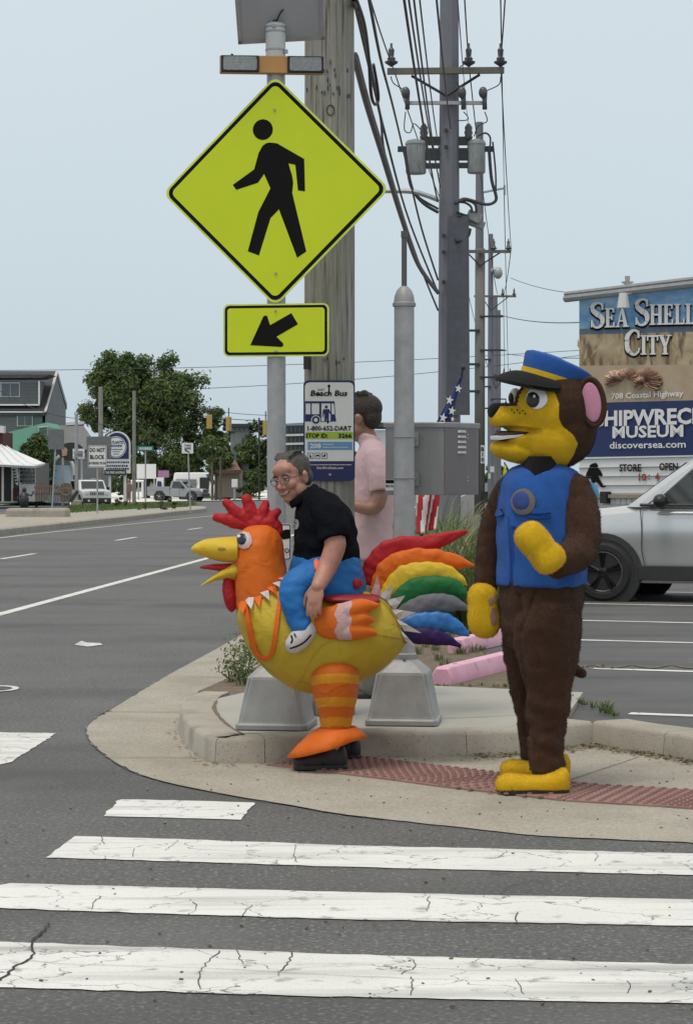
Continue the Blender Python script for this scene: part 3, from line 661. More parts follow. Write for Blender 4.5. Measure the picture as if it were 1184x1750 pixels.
# ---- second post (right pedestal) and cabinet
dQ = 12.6+.19; qb = V(((690-CX)/FPX*dQ, dQ, KZ))
sq = thing('capped_steel_post', qb, 'grey steel post with domed cap and thin pipe, right of the rooster', 'post')
pedestal(sq, qb, math.radians(-6), 1.02)
mb = MB(); mb.cyl(qb+Z1*.36, P(690.5, 520, dQ), .0600, .0575, 24); mb.build('pole', M['galv'], sq, smooth=40)
top = P(690.5, 520, dQ)
mb = MB(); mb.lathe([(.062, -.015), (.067, -.012), (.067, .006), (.060, .012), (.056, .045), (.044, .078), (.026, .098), (.018, .104)], top, 24); mb.build('cap', M['alu'], sq, smooth=40)
mb = MB(); mb.cyl(top+Z1*.10, P(690.5, 398, dQ), .0155, n=12); mb.cyl(P(690.5, 406, dQ), P(690.5, 395, dQ), .019, n=12); mb.build('pipe', mat('dark_pipe', (.10, .10, .105), .6), sq, smooth=40)
# cabinet: corner toward the camera
dC = dQ+.20; cA, cB, cC_ = P(658, 782, dC+.06), P(758, 782, dC-.02), P(817, 782, dC+.30)
zt, zb = P(0, 726, dC).z, P(0, 846, dC).z
cc = thing('control_cabinet', V((cB.x, cB.y, zb)), 'grey metal signal control cabinet strapped behind the capped steel post', 'cabinet')
D_ = cA+(cC_-cB)
fl = [cA, cB, cC_, D_]
mb = MB(); mb.rings([[V((p.x, p.y, zb)) for p in fl], [V((p.x, p.y, zt)) for p in fl]]); mb.build('box', M['cabinet'], cc, bevel=.004)
cen = (cA+cC_)/2
mb = MB(); mb.rings([[V((p.x, p.y, zt+h))+(p-cen).normalized()*o_ for p in fl] for h, o_ in ((-.014, .012), (.010, .012), (.016, .006))]); mb.build('lid', M['cabinet'], cc)
eu = (cC_-cB).normalized(); en = V((eu.y, -eu.x, 0)); eo = (cB+cC_)/2; el = (cC_-cB).length
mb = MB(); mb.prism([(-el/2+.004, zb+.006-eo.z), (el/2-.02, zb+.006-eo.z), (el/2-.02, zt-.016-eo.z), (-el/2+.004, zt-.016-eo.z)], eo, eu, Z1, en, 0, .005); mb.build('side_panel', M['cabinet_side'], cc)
for i in range(5):
    z = P(0, 736.5+i*9, dC).z-eo.z; cx_ = -.02*el-.0
    mb = MB(); loop = lambda hw, dz, o_: [eo+eu*(x)+Z1*(z+y+dz)+en*o_ for x, y in ((cx_-hw, -.006), (cx_+hw, -.006), (cx_+hw*.86, .007), (cx_-hw*.86, .007))]
    mb.rings([loop(.042, 0, .004), loop(.040, -.001, .016)]); mb.build('louvre', M['offwhite'], cc)
mb = MB()
for x, y in ((.16, 742), (.16, 748), (.155, 816), (.155, 822)): p = eo+eu*(x*el)+Z1*(P(0, y, dC).z-eo.z)+en*.004; mb.cyl(p, p+en*.006, .0035, n=6)
mb.build('screw', M['offwhite'], cc)
fu = (cB-cA).normalized(); fnn = V((fu.y, -fu.x, 0))
for y in (751, 819):
    mb = MB(); p = cA+fu*((711-658)/FPX*dC)+Z1*(P(0, y, dC).z-cA.z)+fnn*.012; R = Matrix((fu, fnn, Z1)).transposed(); mb.box(p, (.042, .024, .078), R)
    mb.tube(catmull([p+fnn*.012-fu*.002, p+fnn*.045-fu*.02, V((qb.x+.05, qb.y+.02, p.z))], 4), .014, 8); mb.build('clamp', M['alu'], cc, bevel=.004)
for y in (747, 817):
    mb = MB(); z = P(0, y, dQ).z; mb.tube([V((qb.x+.062*math.cos(a*.2618), qb.y+.062*math.sin(a*.2618), z)) for a in range(25)], .004, 5); mb.build('band', M['alu'], cc)
mb = MB(); p = cA+fu*.030+fnn*.002; fo = V((p.x, p.y, P(0, 829, dC).z)); mb.prism([(-.028, -.032), (.03, -.032), (.03, .032), (-.028, .032)], fo, fu, Z1, fnn, 0, .002); st = mb.build('sticker', M['white'], cc)
mb = MB(); mb.prism([(-.026, .010), (.028, .010), (.028, .030), (-.026, .030)], fo, fu, Z1, fnn, .002, .003); mb.build('sticker_band', M['blackpaint'], st)
text_obj('800-703-', fo-Z1*.006, fu, Z1, .016, M['blackpaint'], st, width=.05, bold=.02)
# ---- tall utility poles beside the highway
def upole(x, y, top, r0, r1, m, label, px_tag=True):
    b = V((x, y, gz(y)+.05)); t = thing('utility_pole', b, label, 'utility pole')
    loops = []
    for i in range(9):
        z = (top-b.z)*i/8; r = r0+(r1-r0)*i/8; n = 12 if m is M['polegrey'] else 14
        loops.append([b+V((r*math.cos(6.2832*(j+.5)/n), r*math.sin(6.2832*(j+.5)/n), z)) for j in range(n)])
    mb = MB(); mb.rings(loops); mb.build('shaft', m, t, smooth=25 if m is M['polegrey'] else True)
    return t, b
def insulator(mb, p, s=1.0):
    mb.lathe([(.03*s, 0), (.05*s, .02*s), (.15*s, .08*s), (.16*s, .12*s), (.09*s, .14*s), (.10*s, .20*s), (.06*s, .24*s), (.075*s, .40*s), (.03*s, .46*s), (.03*s, .55*s)], p, 10)
D1 = 45.0
t1, b1 = upole(2.075, D1, 12.5, .245, .185, M['polegrey'], 'tall grey faceted utility pole carrying two drum transformers')
E = lambda x, y, dy=-.32: P(x, y, D1)+V((0, dy, 0))
mb = MB(); a, b = E(661, 127), E(859, 125); R = Matrix((( b-a).normalized(), Y1, Z1)).transposed(); mb.box((a+b)/2, ((b-a).length, .11, .12), R); mb.build('crossarm', M['brownpole'], t1)
for x0, y0 in ((702, 134), (818, 132)):
    mb = MB(); mb.tube([E(x0, y0, -.30), E(761, 168, -.30)], .028, 4); mb.build('brace', M['dark'], t1)
for x in (668, 799, 853):
    mb = MB(); insulator(mb, E(x, 119, -.32), .85); mb.build('insulator', M['porcelain'], t1, smooth=40)
mb = MB(); mb.box(E(761, 180, -.28), (135/FPX*D1, .07, .07)); mb.build('lower_arm', M['galv'], t1)
for x in (695, 790, 826):
    mb = MB(); mb.tube([E(x-1, 163, -.34), E(x, 178, -.36), E(x, 192, -.36)], [.07, .045, .05], 8); mb.ell(E(x-3, 164, -.40), (.09, .08, .12)); mb.build('fuse_cutout', M['porcelain'], t1, smooth=True)
def can(x0, x1, y0, y1, s):
    c = P((x0+x1)/2, y1, D1); r = (x1-x0)/2/FPX*D1; h = (y1-y0)/FPX*D1
    mb = MB(); mb.lathe([(r*.93, 0), (r, .03), (r, h-.05), (r*1.06, h-.05), (r*1.06, h-.02), (r*.9, h+.03), (0.02, h+.07)], c, 20); o = mb.build('transformer', M['can'], t1, smooth=35)
    q = c+Z1*(h+.03)
    mb = MB(); mb.lathe([(.05, 0), (.09, .06), (.07, .1), (.09, .16), (.07, .2), (.08, .26), (.03, .34)], q+V((s*.16, -.05, 0)), 8); mb.build('bushing', M['porcelain'], o, smooth=True)
    mb = MB(); mb.box(c+V((-s*r*1.25, 0, h*.78)), (.22, .14, .10)); mb.build('terminal', M['dark'], o)
    mb = MB()
    for f in (.25, .72): mb.box(c+V((s*(r+.16), .0, h*f)), (.34, .14, .10))
    mb.build('hanger', M['dark'], o)
can(693, 728, 243, 297, 1); can(798, 829, 243, 296, -1)
for y in (241, 267):
    for x in (739, 785): mb = MB(); mb.box(E(x, y, 0), (.48, .16, .16)); mb.build('bracket', M['dark'], t1)
mb = MB(); mb.box(E(809, 372, -.1), (.30, .26, .20), Matrix.Rotation(.4, 3, 'Y')); mb.box(E(813, 382, -.02), (.36, .2, .16), Matrix.Rotation(.35, 3, 'Y')); mb.build('junction_box', M['can'], t1, bevel=.02)
for pts, r in (([(776, 352), (790, 343), (806, 346), (826, 352), (840, 350), (846, 340), (838, 310), (834, 262)], .035), ([(776, 350), (795, 345), (810, 352), (812, 366)], .03), ([(776, 349), (792, 349), (803, 356), (805, 366)], .025), ([(778, 366), (790, 370), (800, 372)], .03), ([(780, 372), (800, 376)], .02),
               ([(776, 415), (788, 413), (797, 405), (800, 393)], .055), ([(834, 262), (836, 240), (828, 231), (815, 236)], .02), ([(690, 256), (695, 290), (703, 325), (722, 350), (748, 366)], .035), ([(691, 254), (700, 310), (712, 338), (748, 360)], .025),
               ([(749, 345), (725, 336), (700, 330), (655, 329)], .055), ([(840, 246), (845, 300), (845, 342)], .02)):
    mb = MB(); mb.tube(catmull([E(x, y, -.28 if x < 760 or x > 785 else -.34) for x, y in pts], 4), r, 6); mb.build('cable_loop', M['galv'] if pts[0] == (749, 345) else M['wire'], t1)
for pts in ([(667, 136), (672, 148), (692, 160)], [(853, 136), (850, 150), (830, 160)], [(790, 196), (797, 204), (796, 210), (778, 211)], [(826, 196), (830, 212), (815, 220), (808, 238)], [(692, 196), (690, 226), (700, 231), (706, 216), (718, 227)], [(784, 120), (797, 112)], [(776, 145), (790, 160)]):
    mb = MB(); mb.tube(catmull([E(x, y, -.36) for x, y in pts], 4), .011, 4); mb.build('jumper', M['wire'], t1)
for x, y in ((761, 226), (761, 254), (757, 405), (757, 433), (757, 484)): mb = MB(); mb.box(E(x, y, -.24), (.07, .05, .07)); mb.build('bolt', M['dark'], t1)
mb = MB(); mb.prism([(-.24, 0), (.24, 0), (.22, 4.0), (-.16, 4.0)], V((b1.x+.16, b1.y-.27, P(0, 710, D1).z)), X1, Z1, FRONT, 0, .06); mb.build('conduit_cover', mat('cover_grey', (.085, .09, .11), .6), t1)
specs = [(95, 819, 'brown_top grey', 209, 7.0), (145, 838, '', 400, 4.6), (195, 846, '', 505, 4), (245, 852, '', 530, 4)]
labels = ['second utility pole along the row, brown below and grey above, wearing a single crossarm', 'third utility pole along the highway row, grey with small white plates', 'fourth utility pole of the row, thin and grey in the distance', 'last thin utility pole visible at the far end of the row']
far_poles = []
for (d, px, _, ytop, _w), lb in zip(specs, labels):
    x = (px-CX)/FPX*d; r = .20 if d < 150 else .24
    t, b = upole(x, d, P(px, ytop, d).z, r*1.1, r*.8, M['polegrey'], lb); far_poles.append((t, x, d, px))
    ya = {95: 431, 145: 507, 195: 640, 245: 690}[d]
    wd = {95: 92, 145: 72, 195: 40, 245: 26}[d]
    if d == 95:
        mb = MB(); mb.cyl(b, P(820, 425, d), .23, .215, 14); mb.build('wood_lower', M['brownpole'], t, smooth=True)
    c = P(px+7, ya, d)-Y1*.3; mb = MB(); mb.box(c, (wd/FPX*d, .12, .13)); mb.build('crossarm', M['brownpole'], t)
    mb = MB(); mb.tube([c+X1*(.33*wd/FPX*d), P(px, ya+24, d)-Y1*.25], .03, 4); mb.tube([c-X1*(.33*wd/FPX*d), P(px, ya+24, d)-Y1*.25], .03, 4); mb.build('brace', M['dark'], t)
    for s_ in (-.42, .18, .45):
        mb = MB(); insulator(mb, c+X1*(s_*wd/FPX*d)+Z1*.05, .9); mb.build('insulator', M['porcelain'], t, smooth=True)
    for yy in (.35, .5, .62):
        z = P(px, ya+(815-ya)*yy, d).z; mb = MB(); mb.box(V((x-.35, d-.2, z)), (.7, .1, .1)); mb.build('bracket', M['dark'], t); mb = MB(); mb.box(V((x+.5, d-.2, z+.6)), (1.0, .08, .08)); mb.build('bracket', M['dark'], t)
t2 = far_poles[0][0]
mb = MB(); mb.tube([P(825, 330, 95)-Y1*.3, P(860, 323, 95)-Y1*.3], .05, 5); mb.tube([P(861, 318, 95)-Y1*.3, P(861, 335, 95)-Y1*.3], .05, 5); mb.build('side_arm', M['galv'], t2)
mb = MB(); mb.ell(P(850, 467, 145)-Y1*.3, (.3, .3, .4)); mb.ell(P(845, 463, 145)-Y1*.3, (.3, .2, .2)); mb.build('floodlight', M['galv'], far_poles[1][0])
tgp = Pic(825, 776, 94.6)
mb = MB(); tgp.rect(mb, 821, 761, 827.5, 792, -.01, 0); nb = mb.build('number_plate', M['offwhite'], t2)
for i, ch in enumerate('B10'): tgp.text(ch, 824.2, 767.5+i*9, 7, M['blackpaint'], nb, bold=.03, lift=.02)
mb = MB(); tgp.rect(mb, 824, 840, 834, 861, -.3, -.1); mb.build('meter_box', M['black'], t2)
tg2 = Pic(840, 800, 144.6); mb = MB(); tg2.rect(mb, 837, 797, 844, 807, -.01, 0); tg2.rect(mb, 834, 809, 838, 818, -.01, 0); mb.build('number_plate', M['offwhite'], far_poles[1][0])
# ---- wires
def wire(a, b, r, sag, label, group='wires along the pole row', n=14):
    a, b = V(a), V(b); pts = [a.lerp(b, i/n)-Z1*(sag*4*(i/n)*(1-i/n)) for i in range(n+1)]
    mb = MB(); mb.tube(pts, [max(r, .00013*p.y) if True else r for p in pts], 5); o = mb.build('overhead_wire', M['wire'], None)
    o['label'] = label; o['category'] = 'wire'; o['group'] = group; return o
# primary conductors: pole to pole, and on over the camera
S1 = [(668, 112), (799, 110), (853, 110)]
tops = [(630, -10), (793, -10), (863, -10)]
lab = ['overhead wire leaving the left insulator of the grey pole crossarm', 'overhead wire leaving the middle insulator of the grey pole crossarm', 'overhead wire leaving the right insulator of the grey pole crossarm']
for (x, y), (xt, yt), lb in zip(S1, tops, lab):
    wire(E(x, y), P(xt, yt, 36), .014, .05, lb)
for (x, y), (x2, y2), lb in zip(S1, ((789, 425), (838, 425), (873, 425)), ('left', 'middle', 'right')):
    wire(E(x, y), P(x2, y2, 94.5), .014, .25, f'{lb} power wire strung between the first and second crossarms')
for (x, y), (x2, y2), lb in zip(((789, 425), (838, 425), (873, 425)), ((800, 503), (850, 503), (860, 503)), ('left', 'middle', 'right')):
    wire(P(x, y, 94.5), P(x2, y2, 144.5), .02, .3, f'{lb} power wire strung between the second and third crossarms')
for (x, y), (x2, y2), lb in zip(((800, 503), (860, 503)), ((838, 640), (862, 640)), ('left', 'right')):
    wire(P(x, y, 144.5), P(x2, y2, 194.5), .02, .4, f'{lb} power wire strung between the third and fourth poles')
wire(P(855, -8, 38), P(861, 320, 94.6), .014, .1, 'thin vertical-looking wire at far right reaching the side arm of second pole')
wire(P(861, 330, 94.6), P(868, 640, 194), .02, .1, 'long thin wire continuing beyond the side arm of the second pole')
for i, (xa, ya, xb, yb, r) in enumerate(((689, -10, 748, 345, .016), (697, -10, 749, 300, .012), (706, -10, 752, 320, .012), (716, -10, 752, 265, .010))):
    wire(P(xa, ya, 22), P(xb, yb, 44.8), r, .15, ['thickest of the four wires bunched left of the grey pole', 'second of four wires bunched left of grey pole, crossing lower', 'third of four thin wires bunched left of the grey pole', 'rightmost of four wires bunched left of the grey pole'][i])
wire(P(745, -10, 20), P(770, 220, 44.6), .012, .1, 'single wire running down across the face of the grey pole')
wire(P(781, -10, 24), P(800, 210, 94), .008, .2, 'very thin pale wire just right of the grey pole')
# communication cables beside the wooden pole
def sagline(pts, r, label, m=None):
    q = catmull([P(*p) for p in pts], 6); mb = MB(); mb.tube(q, [max(r if not isinstance(r, list) else r[i], .00045*c.y) for i, c in enumerate(q)], 6); o = mb.build('cable', m or M['wire'], None)
    tag(o, label, 'cable', 'cables beside the wooden pole')
sagline([(606, 95, 13.6), (628, 180, 16.5), (655, 268, 21), (690, 383, 29), (716, 455, 36), (748, 500, 44.8)], [.024+.02*i/30 for i in range(31)], 'thickest grey cable sagging from behind the wooden pole to the grey pole', mat('grey_cable', (.14, .14, .135), .8))
sagline([(604, -10, 13), (622, 60, 15), (640, 150, 18), (658, 230, 22), (700, 380, 31), (748, 500, 44.8)], .013, 'black twisted cable nearest the wooden pole running down to the grey pole')
sagline([(606, 5, 13), (614, 40, 14.5), (632, 120, 17), (650, 200, 20), (664, 290, 24), (714, 445, 36), (748, 530, 44.8)], .012, 'lower black cable swinging close beside the wooden pole')
sagline([(629, -10, 14), (650, 100, 18), (672, 185, 24), (692, 270, 30), (720, 390, 38), (748, 478, 44.8)], .012, 'black cable passing free of the wooden pole toward the grey pole')
sagline([(606, -8, 13), (622, 40, 14), (630, 100, 15), (634, 160, 15.5), (640, 178, 15.8), (646, 172, 15.9), (645, 150, 15.8), (638, 110, 15.6)], .012, 'slack black cable loop hanging beside the wooden pole')
# service wires across the far side
for i, (a, b, r, sg, lb) in enumerate((((0, 633, 150), (1000, 598, 150), .02, .3, 'long thin wire crossing the sky behind the big tree and signs'), ((345, 664, 150), (1000, 606, 150), .02, .3, 'lower thin wire crossing the sky right of the big tree'), ((872, 475, 145), (1060, 500, 110), .02, .4, 'thin wire from the floodlight to the billboard'), ((850, 537, 145), (990, 551, 101), .025, .2, 'thin wire from the third pole to the billboard edge'), ((868, 605, 195), (992, 612, 101), .02, .1, 'thin wire from the far poles to the low billboard side'))):
    wire(P(*a), P(*b), r, sg, lb, 'wires crossing the sky')
for (a, b, lb) in (((0, 668, 130), (130, 715, 128), 'dark wire from the left frame edge to the thin metal pole'), ((130, 715, 128), (228, 720, 140), 'sagging wire between the thin metal pole and the wooden far pole'), ((228, 715, 140), (300, 755, 160), 'slack wire drooping from the far wooden pole toward the pickup'), ((228, 740, 140), (290, 762, 160), 'lower slack wire drooping from the far wooden pole'), ((228, 675, 140), (470, 710, 170), 'span wire holding the traffic lights in front of the tree')):
    wire(P(*a), P(*b), .018, .8 if 'slack' in lb else .3, lb, 'wires over the far shops')
# ================================================================ plants
def base_at(px, d, dz=.06): return V(((px-CX)/FPX*d, d, gz(d)+dz))
def leaf_cloud(mb, c, r, n, size, rnd, cols=(0, 1, 2), w=(.5, .3, .2)):
    c = V(c)
    for i in range(n):
        while True:
            q = V((rnd.uniform(-1, 1), rnd.uniform(-1, 1), rnd.uniform(-1, 1)))
            if .1 < q.length < 1: break
        q = q.normalized()*(rnd.random()**.35)*(1+.55*noise.noise(c*3+q*2.6)) * (1.25 if rnd.random() < .12 else 1)
        p = c+V((q.x*r[0], q.y*r[1], q.z*r[2])); s_ = size*rnd.uniform(.5, 1.3)
        nrm = (q+V((rnd.uniform(-1, 1), rnd.uniform(-1, 1), rnd.uniform(-.3, 1.1)))).normalized(); R = frame(nrm) @ Matrix.Rotation(rnd.uniform(0, 6.3), 3, 'Z')
        mb.cur = rnd.choices(cols, w)[0]
        mb.add([p+R @ V((-s_, 0, 0)), p+R @ V((0, -s_*.45, s_*.1)), p+R @ V((s_, 0, -s_*.15)), p+R @ V((0, s_*.45, s_*.1))], [(0, 1, 2, 3)])
def tree(name, label, cat, px0, px1, py0, pyb, d, clumps, leaves, size, mats, group=None, seed=1, trunk=.28, shape=1.0, low=.18, w=(.5, .3, .2), lobes=None):
    rnd = random.Random(seed); cx_ = (px0+px1)/2; k = d/FPX
    b = base_at(cx_, d); W = (px1-px0)*k/2; top = P(0, py0, d).z; H_ = top-b.z
    t = thing(name, b, label, cat, group)
    mb = MB(); z0 = b.z+H_*low; zc = (z0+top)/2; hz = (top-z0)/2
    for i in range(clumps):
        while True:
            q = V((rnd.uniform(-1, 1), rnd.uniform(-1, 1), rnd.uniform(-1, 1)))
            if q.length < 1: break
        q = q.normalized()*q.length**.5
        wz = (1-.35*max(0, q.z)*shape)
        c = V((b.x+q.x*W*.84*wz, b.y+q.y*W*.7*wz, zc+q.z*hz*.86)); r = math.sqrt(W*hz)*rnd.uniform(.17, .31)
        if lobes:
            lx, ly, lr = rnd.choices(lobes, [l[2]**2 for l in lobes])[0]; c = P(lx, ly, d)+V((q.x*lr*k*.80, q.y*lr*k*.9, q.z*lr*k*.80)); r = lr*k*rnd.uniform(.22, .42)
        leaf_cloud(mb, c, (r, r, r*.8), leaves//clumps, size, rnd, w=rnd.choice([w, (.65, .25, .1), (.35, .15, .5), (.3, .6, .1)]))
    mb.build('crown', mats, t)
    if trunk:
        mb = MB(); mb.tube([b-Z1*.2, b+Z1*H_*low, V((b.x, b.y, zc))], [trunk, trunk*.75, trunk*.4], 8)
        for i in range(6):
            a = rnd.uniform(0, 6.3); e = V((b.x+math.cos(a)*W*.6, b.y+math.sin(a)*W*.5, zc+rnd.uniform(-.2, .6)*hz)); s_ = b+Z1*H_*rnd.uniform(low, .4); mb.tube([s_, s_.lerp(e, .5)+Z1*.2, e], [trunk*.4, trunk*.25, trunk*.08], 6)
        mb.build('trunk', M['bark'], t, smooth=True)
    return t
LM = [M['leaf'], M['leaf_dark'], M['leaf_light']]
tree('broadleaf_tree', 'large spreading dark green tree towering behind the pickup and round shop sign', 'tree', 118, 383, 582, 850, 222, 230, 64000, .215, LM, seed=5, trunk=.4, low=.10, shape=.9, lobes=[(205, 628, 46), (165, 690, 48), (145, 745, 36), (235, 680, 70), (275, 640, 48), (322, 690, 56), (350, 740, 40), (230, 770, 62), (300, 765, 62), (205, 618, 34), (212, 655, 52), (180, 650, 44), (310, 640, 36), (180, 790, 46), (345, 790, 44), (190, 735, 56), (265, 715, 70), (290, 690, 64), (210, 690, 60), (140, 790, 34), (358, 705, 32), (362, 775, 38), (250, 800, 50), (310, 800, 50)])
tree('broadleaf_tree', 'mid-height tree with lighter foliage right of the amber traffic light', 'tree', 372, 470, 722, 848, 216, 70, 12000, .24, LM, seed=8, trunk=.22, low=.12, w=(.4, .2, .4), lobes=[(405, 755, 30), (440, 750, 34), (425, 790, 42), (465, 790, 40), (385, 790, 34), (452, 822, 34)])
tree('broadleaf_tree', 'small tree in front of the white van, beside thin trunks', 'tree', 336, 402, 740, 850, 192, 16, 2000, .24, LM, seed=9, trunk=.14, low=.35)
tree('shrub', 'tall clipped dark shrub between the white-roofed porch and the grey sign back', 'shrub', 32, 94, 738, 856, 127.6+9, 90, 13000, .13, [M['leaf_dark'], M['leaf'], M['leaf']], seed=11, trunk=.1, low=.02, shape=.1)
tree('shrub', 'rounded green bush on the far verge right of the van', 'shrub', 412, 444, 824, 852, 180, 8, 900, .13, LM, seed=12, trunk=0, low=.0, shape=.2)
tree('shrub', 'dark low bush beside the rounded verge bush', 'shrub', 404, 424, 830, 853, 178, 6, 600, .13, [M['leaf_dark']]*3, seed=13, trunk=0, low=.0, shape=.2)
tree('hedge', 'dark hedge mass behind the white van and its front sign box', 'hedge', 360, 466, 800, 850, 212, 20, 2600, .2, [M['leaf_dark']]*2+[M['leaf']], seed=14, trunk=0, low=0, shape=.1)
for i, (x0, x1, y0, yb, m_, lb) in enumerate(((228, 254, 853, 868, 'leaf_light', 'yellow-green mound plant on the median left of the turn sign'), (270, 300, 850, 867, 'bark', 'brownish mound plant on the median under the pickup'), (292, 308, 856, 867, 'leaf', 'little green mound plant next to the brownish one'), (196, 222, 846, 864, 'leaf_light', 'pale plant mound behind the jeep on the median'))):
    tree('mound_plant', lb, 'plant', x0, x1, y0, yb, 104 if i != 3 else 112, 5, 500, .07, [M[m_], M['leaf'], M['blade_dry']], 'mound plants on the median', seed=20+i, trunk=0, low=0, shape=.2)
for i, (x0, x1, y0, d, lb) in enumerate(((40, 130, 775, 236, 'far dark foliage behind the shingled shop and grey signs'), (120, 250, 785, 238, 'far low foliage under the left side of the large tree'), (240, 390, 785, 240, 'far low foliage behind the pickup and white van'), (380, 470, 780, 242, 'far low foliage behind the brown-roofed building'), (448, 530, 762, 215, 'row of low trees far away between the two front posts'), (520, 640, 765, 230, 'distant trees behind the bus stop pole'), (640, 760, 790, 240, 'distant trees behind the signal cabinet'), (815, 905, 790, 250, 'distant greenery right of the far utility poles'), (880, 1010, 800, 235, 'distant trees behind the costumed dog'))):
    tree('far_tree', lb, 'tree', x0, x1, y0, 850, d, 14, 1500, .4, LM, seed=30+i, trunk=.2, low=.02, shape=.4)
def blades(mb, c, n, h, spread, rnd, lean=.5, w=.006, dry=.3, seg=4):
    for i in range(n):
        a = rnd.uniform(0, 6.3); r = spread*rnd.random()**.6; b = V(c)+V((math.cos(a)*r*.45, math.sin(a)*r*.45, 0)); dirv = V((math.cos(a+rnd.uniform(-.6, .6)), math.sin(a+rnd.uniform(-.6, .6)), 0))
        hh = h*rnd.uniform(.45, 1.08); ln = lean*rnd.uniform(.2, 1.2)*hh; sd = V((-dirv.y, dirv.x, 0))*w*rnd.uniform(.7, 1.5); mb.cur = 1 if rnd.random() < dry else 0
        vs_ = []
        for k in range(seg+1):
            t = k/seg; p = b+dirv*(ln*t*t)+Z1*(hh*(t-.28*t*t*t*lean*1.6)); s_ = sd*(1-t*.85); vs_ += [p-s_, p+s_]
        mb.add(vs_, [(2*k, 2*k+1, 2*k+3, 2*k+2) for k in range(seg)])
rnd = random.Random(3)
mb = MB(); root = V((P(770, 900, 25).x, 25, .1))
og = thing('ornamental_grass', root, 'big clump of tall ornamental grass behind the steel post, under the cabinet', 'ornamental grass')
for i in range(60):
    x = rnd.uniform(672, 858); d = rnd.uniform(20.5, 29); hh = (1.62+.02*(d-24))*(1-((x-768)/118)**2*.5)*rnd.uniform(.75, 1.15)
    blades(mb, V(((x-CX)/FPX*d, d, .08)), 100, hh, .34, rnd, .75, .0075, .30, 5)
mb.build('blades', [M['blade'], M['blade_dry']], og)
def weeds(name, label, spots, n, h, lean=.8, dry=.3, group=None, mats=None, leaf=0):
    mb = MB()
    for (x, y, s_) in spots:
        c = G(x, y, z=.11) if not isinstance(x, V) else x
        blades(mb, c, n, h*s_, .12*s_, rnd, lean, .004, dry, 3)
        if leaf: leaf_cloud(mb, c+Z1*h*s_*.45, (.10*s_, .08*s_, h*s_*.45), leaf, .016, rnd, cols=(0, 1), w=(.85, .15))
    o = mb.build(name, mats or [M['blade'], M['blade_dry']]); tag(o, label, 'weeds', group); return o
weeds('weed_patch', 'leafy green weeds growing behind the left pedestal and the rooster chest', [(400, 1165, 1.3), (412, 1150, 1.6), (425, 1135, 1.8), (435, 1125, 1.9), (445, 1130, 1.6), (420, 1170, 1.2)], 14, .17, .6, .1, 'weeds in the dirt', [M['leaf'], M['blade_dry']], 160)
weeds('weed_patch', 'dry grassy weeds between the pink wheel stops and the rooster tail', [(700+i*13+rnd.uniform(-6, 6), 1122+rnd.uniform(-18, 22), rnd.uniform(.5, 1.0)) for i in range(18)]+[(705+i*9, 1095+rnd.uniform(-14, 10), rnd.uniform(.5, .9)) for i in range(16)], 26, .16, 1.0, .5, 'weeds in the dirt')
weeds('weed_patch', 'bright weed tuft poking up beside the kerb right of the brown dog leg', [(1036, 1218, .9), (1030, 1215, .7), (1042, 1220, .7), (1014, 1210, .55), (1000, 1205, .5), (990, 1202, .4), (980, 1196, .4), (1050, 1224, .4)], 22, .15, .7, .15, 'weeds in the dirt', [M['leaf_light'], M['blade_dry']])
weeds('weed_patch', 'small dead tuft lying at the corner of the left pedestal pad', [(392, 1236, .5), (402, 1238, .4), (386, 1237, .35)], 22, .09, 1.6, 1.0, 'weeds in the dirt', [M['blade_dry'], M['dirt']])
weeds('weed_patch', 'tiny grass tuft at the edge of the concrete gutter', [(V((G(176, 1222).x, G(176, 1222).y, 0)), 0, .4), (V((G(186, 1217).x, G(186, 1217).y, 0)), 0, .3)], 16, .10, 1.0, .2, 'weeds in the dirt', [M['leaf'], M['blade_dry']])
weeds('weed_patch', 'strip of thin weeds along the lot edge behind the kerb', [(700+i*21+rnd.uniform(-8, 8), 1176+rnd.uniform(-6, 4), rnd.uniform(.3, .6)) for i in range(9)]+[(950+i*16, 1140+rnd.uniform(-2, 2), .22) for i in range(8)], 14, .12, 1.0, .5, 'weeds in the dirt')
# ---------------------------------------------------------------- pink wheel stops
pink = mat('pink_paint', (.62, .30, .42), .8, col2=(.74, .44, .55), scale=4, bump=.2, bscale=70); speckle(pink, 6, (.30, .22, .22), .60, .72, .75, detail=7)
def wheel_stop(a, dirv, L, label):
    a = V(a); u = V(dirv).normalized(); n = V((u.y, -u.x, 0)); t = thing('wheel_stop', a, label, 'wheel stop', 'pink wheel stops at the lot edge')
    sec = [(-.085, 0), (-.085, .05), (-.05, .125), (.05, .125), (.085, .05), (.085, 0)]
    mb = MB(); mb.rings([[a+u*s_+n*(x*k)+Z1*(z*k2) for x, z in sec] for s_, k, k2 in ((0, .96, .9), (.05, 1, 1), (L*.33, 1, 1), (L*.66, 1, 1), (L-.05, 1, 1), (L, .96, .9))]); mb.build('block', pink, t, smooth=30, bevel=.008)
    mb = MB()
    for f in (.16, .84): mb.cyl(a+u*(L*f)+Z1*.12, a+u*(L*f)+Z1*.127, .016, n=8)
    mb.build('pin', M['dark'], t)
b1_ = G(754, 1171, z=LZ); wheel_stop(b1_, (.37, .93, 0), 1.83, 'nearer chipped pink concrete wheel stop reaching behind the dog leg')
b2_ = G(780, 1117, z=LZ); wheel_stop(b2_, (.37, .93, 0), 1.83, 'farther pink concrete wheel stop under the dark purple tail feather')
wheel_stop(G(700, 1098, z=LZ), (.72, .69, 0), 1.0, 'mostly hidden pink wheel stop behind the rooster tail base') if False else None
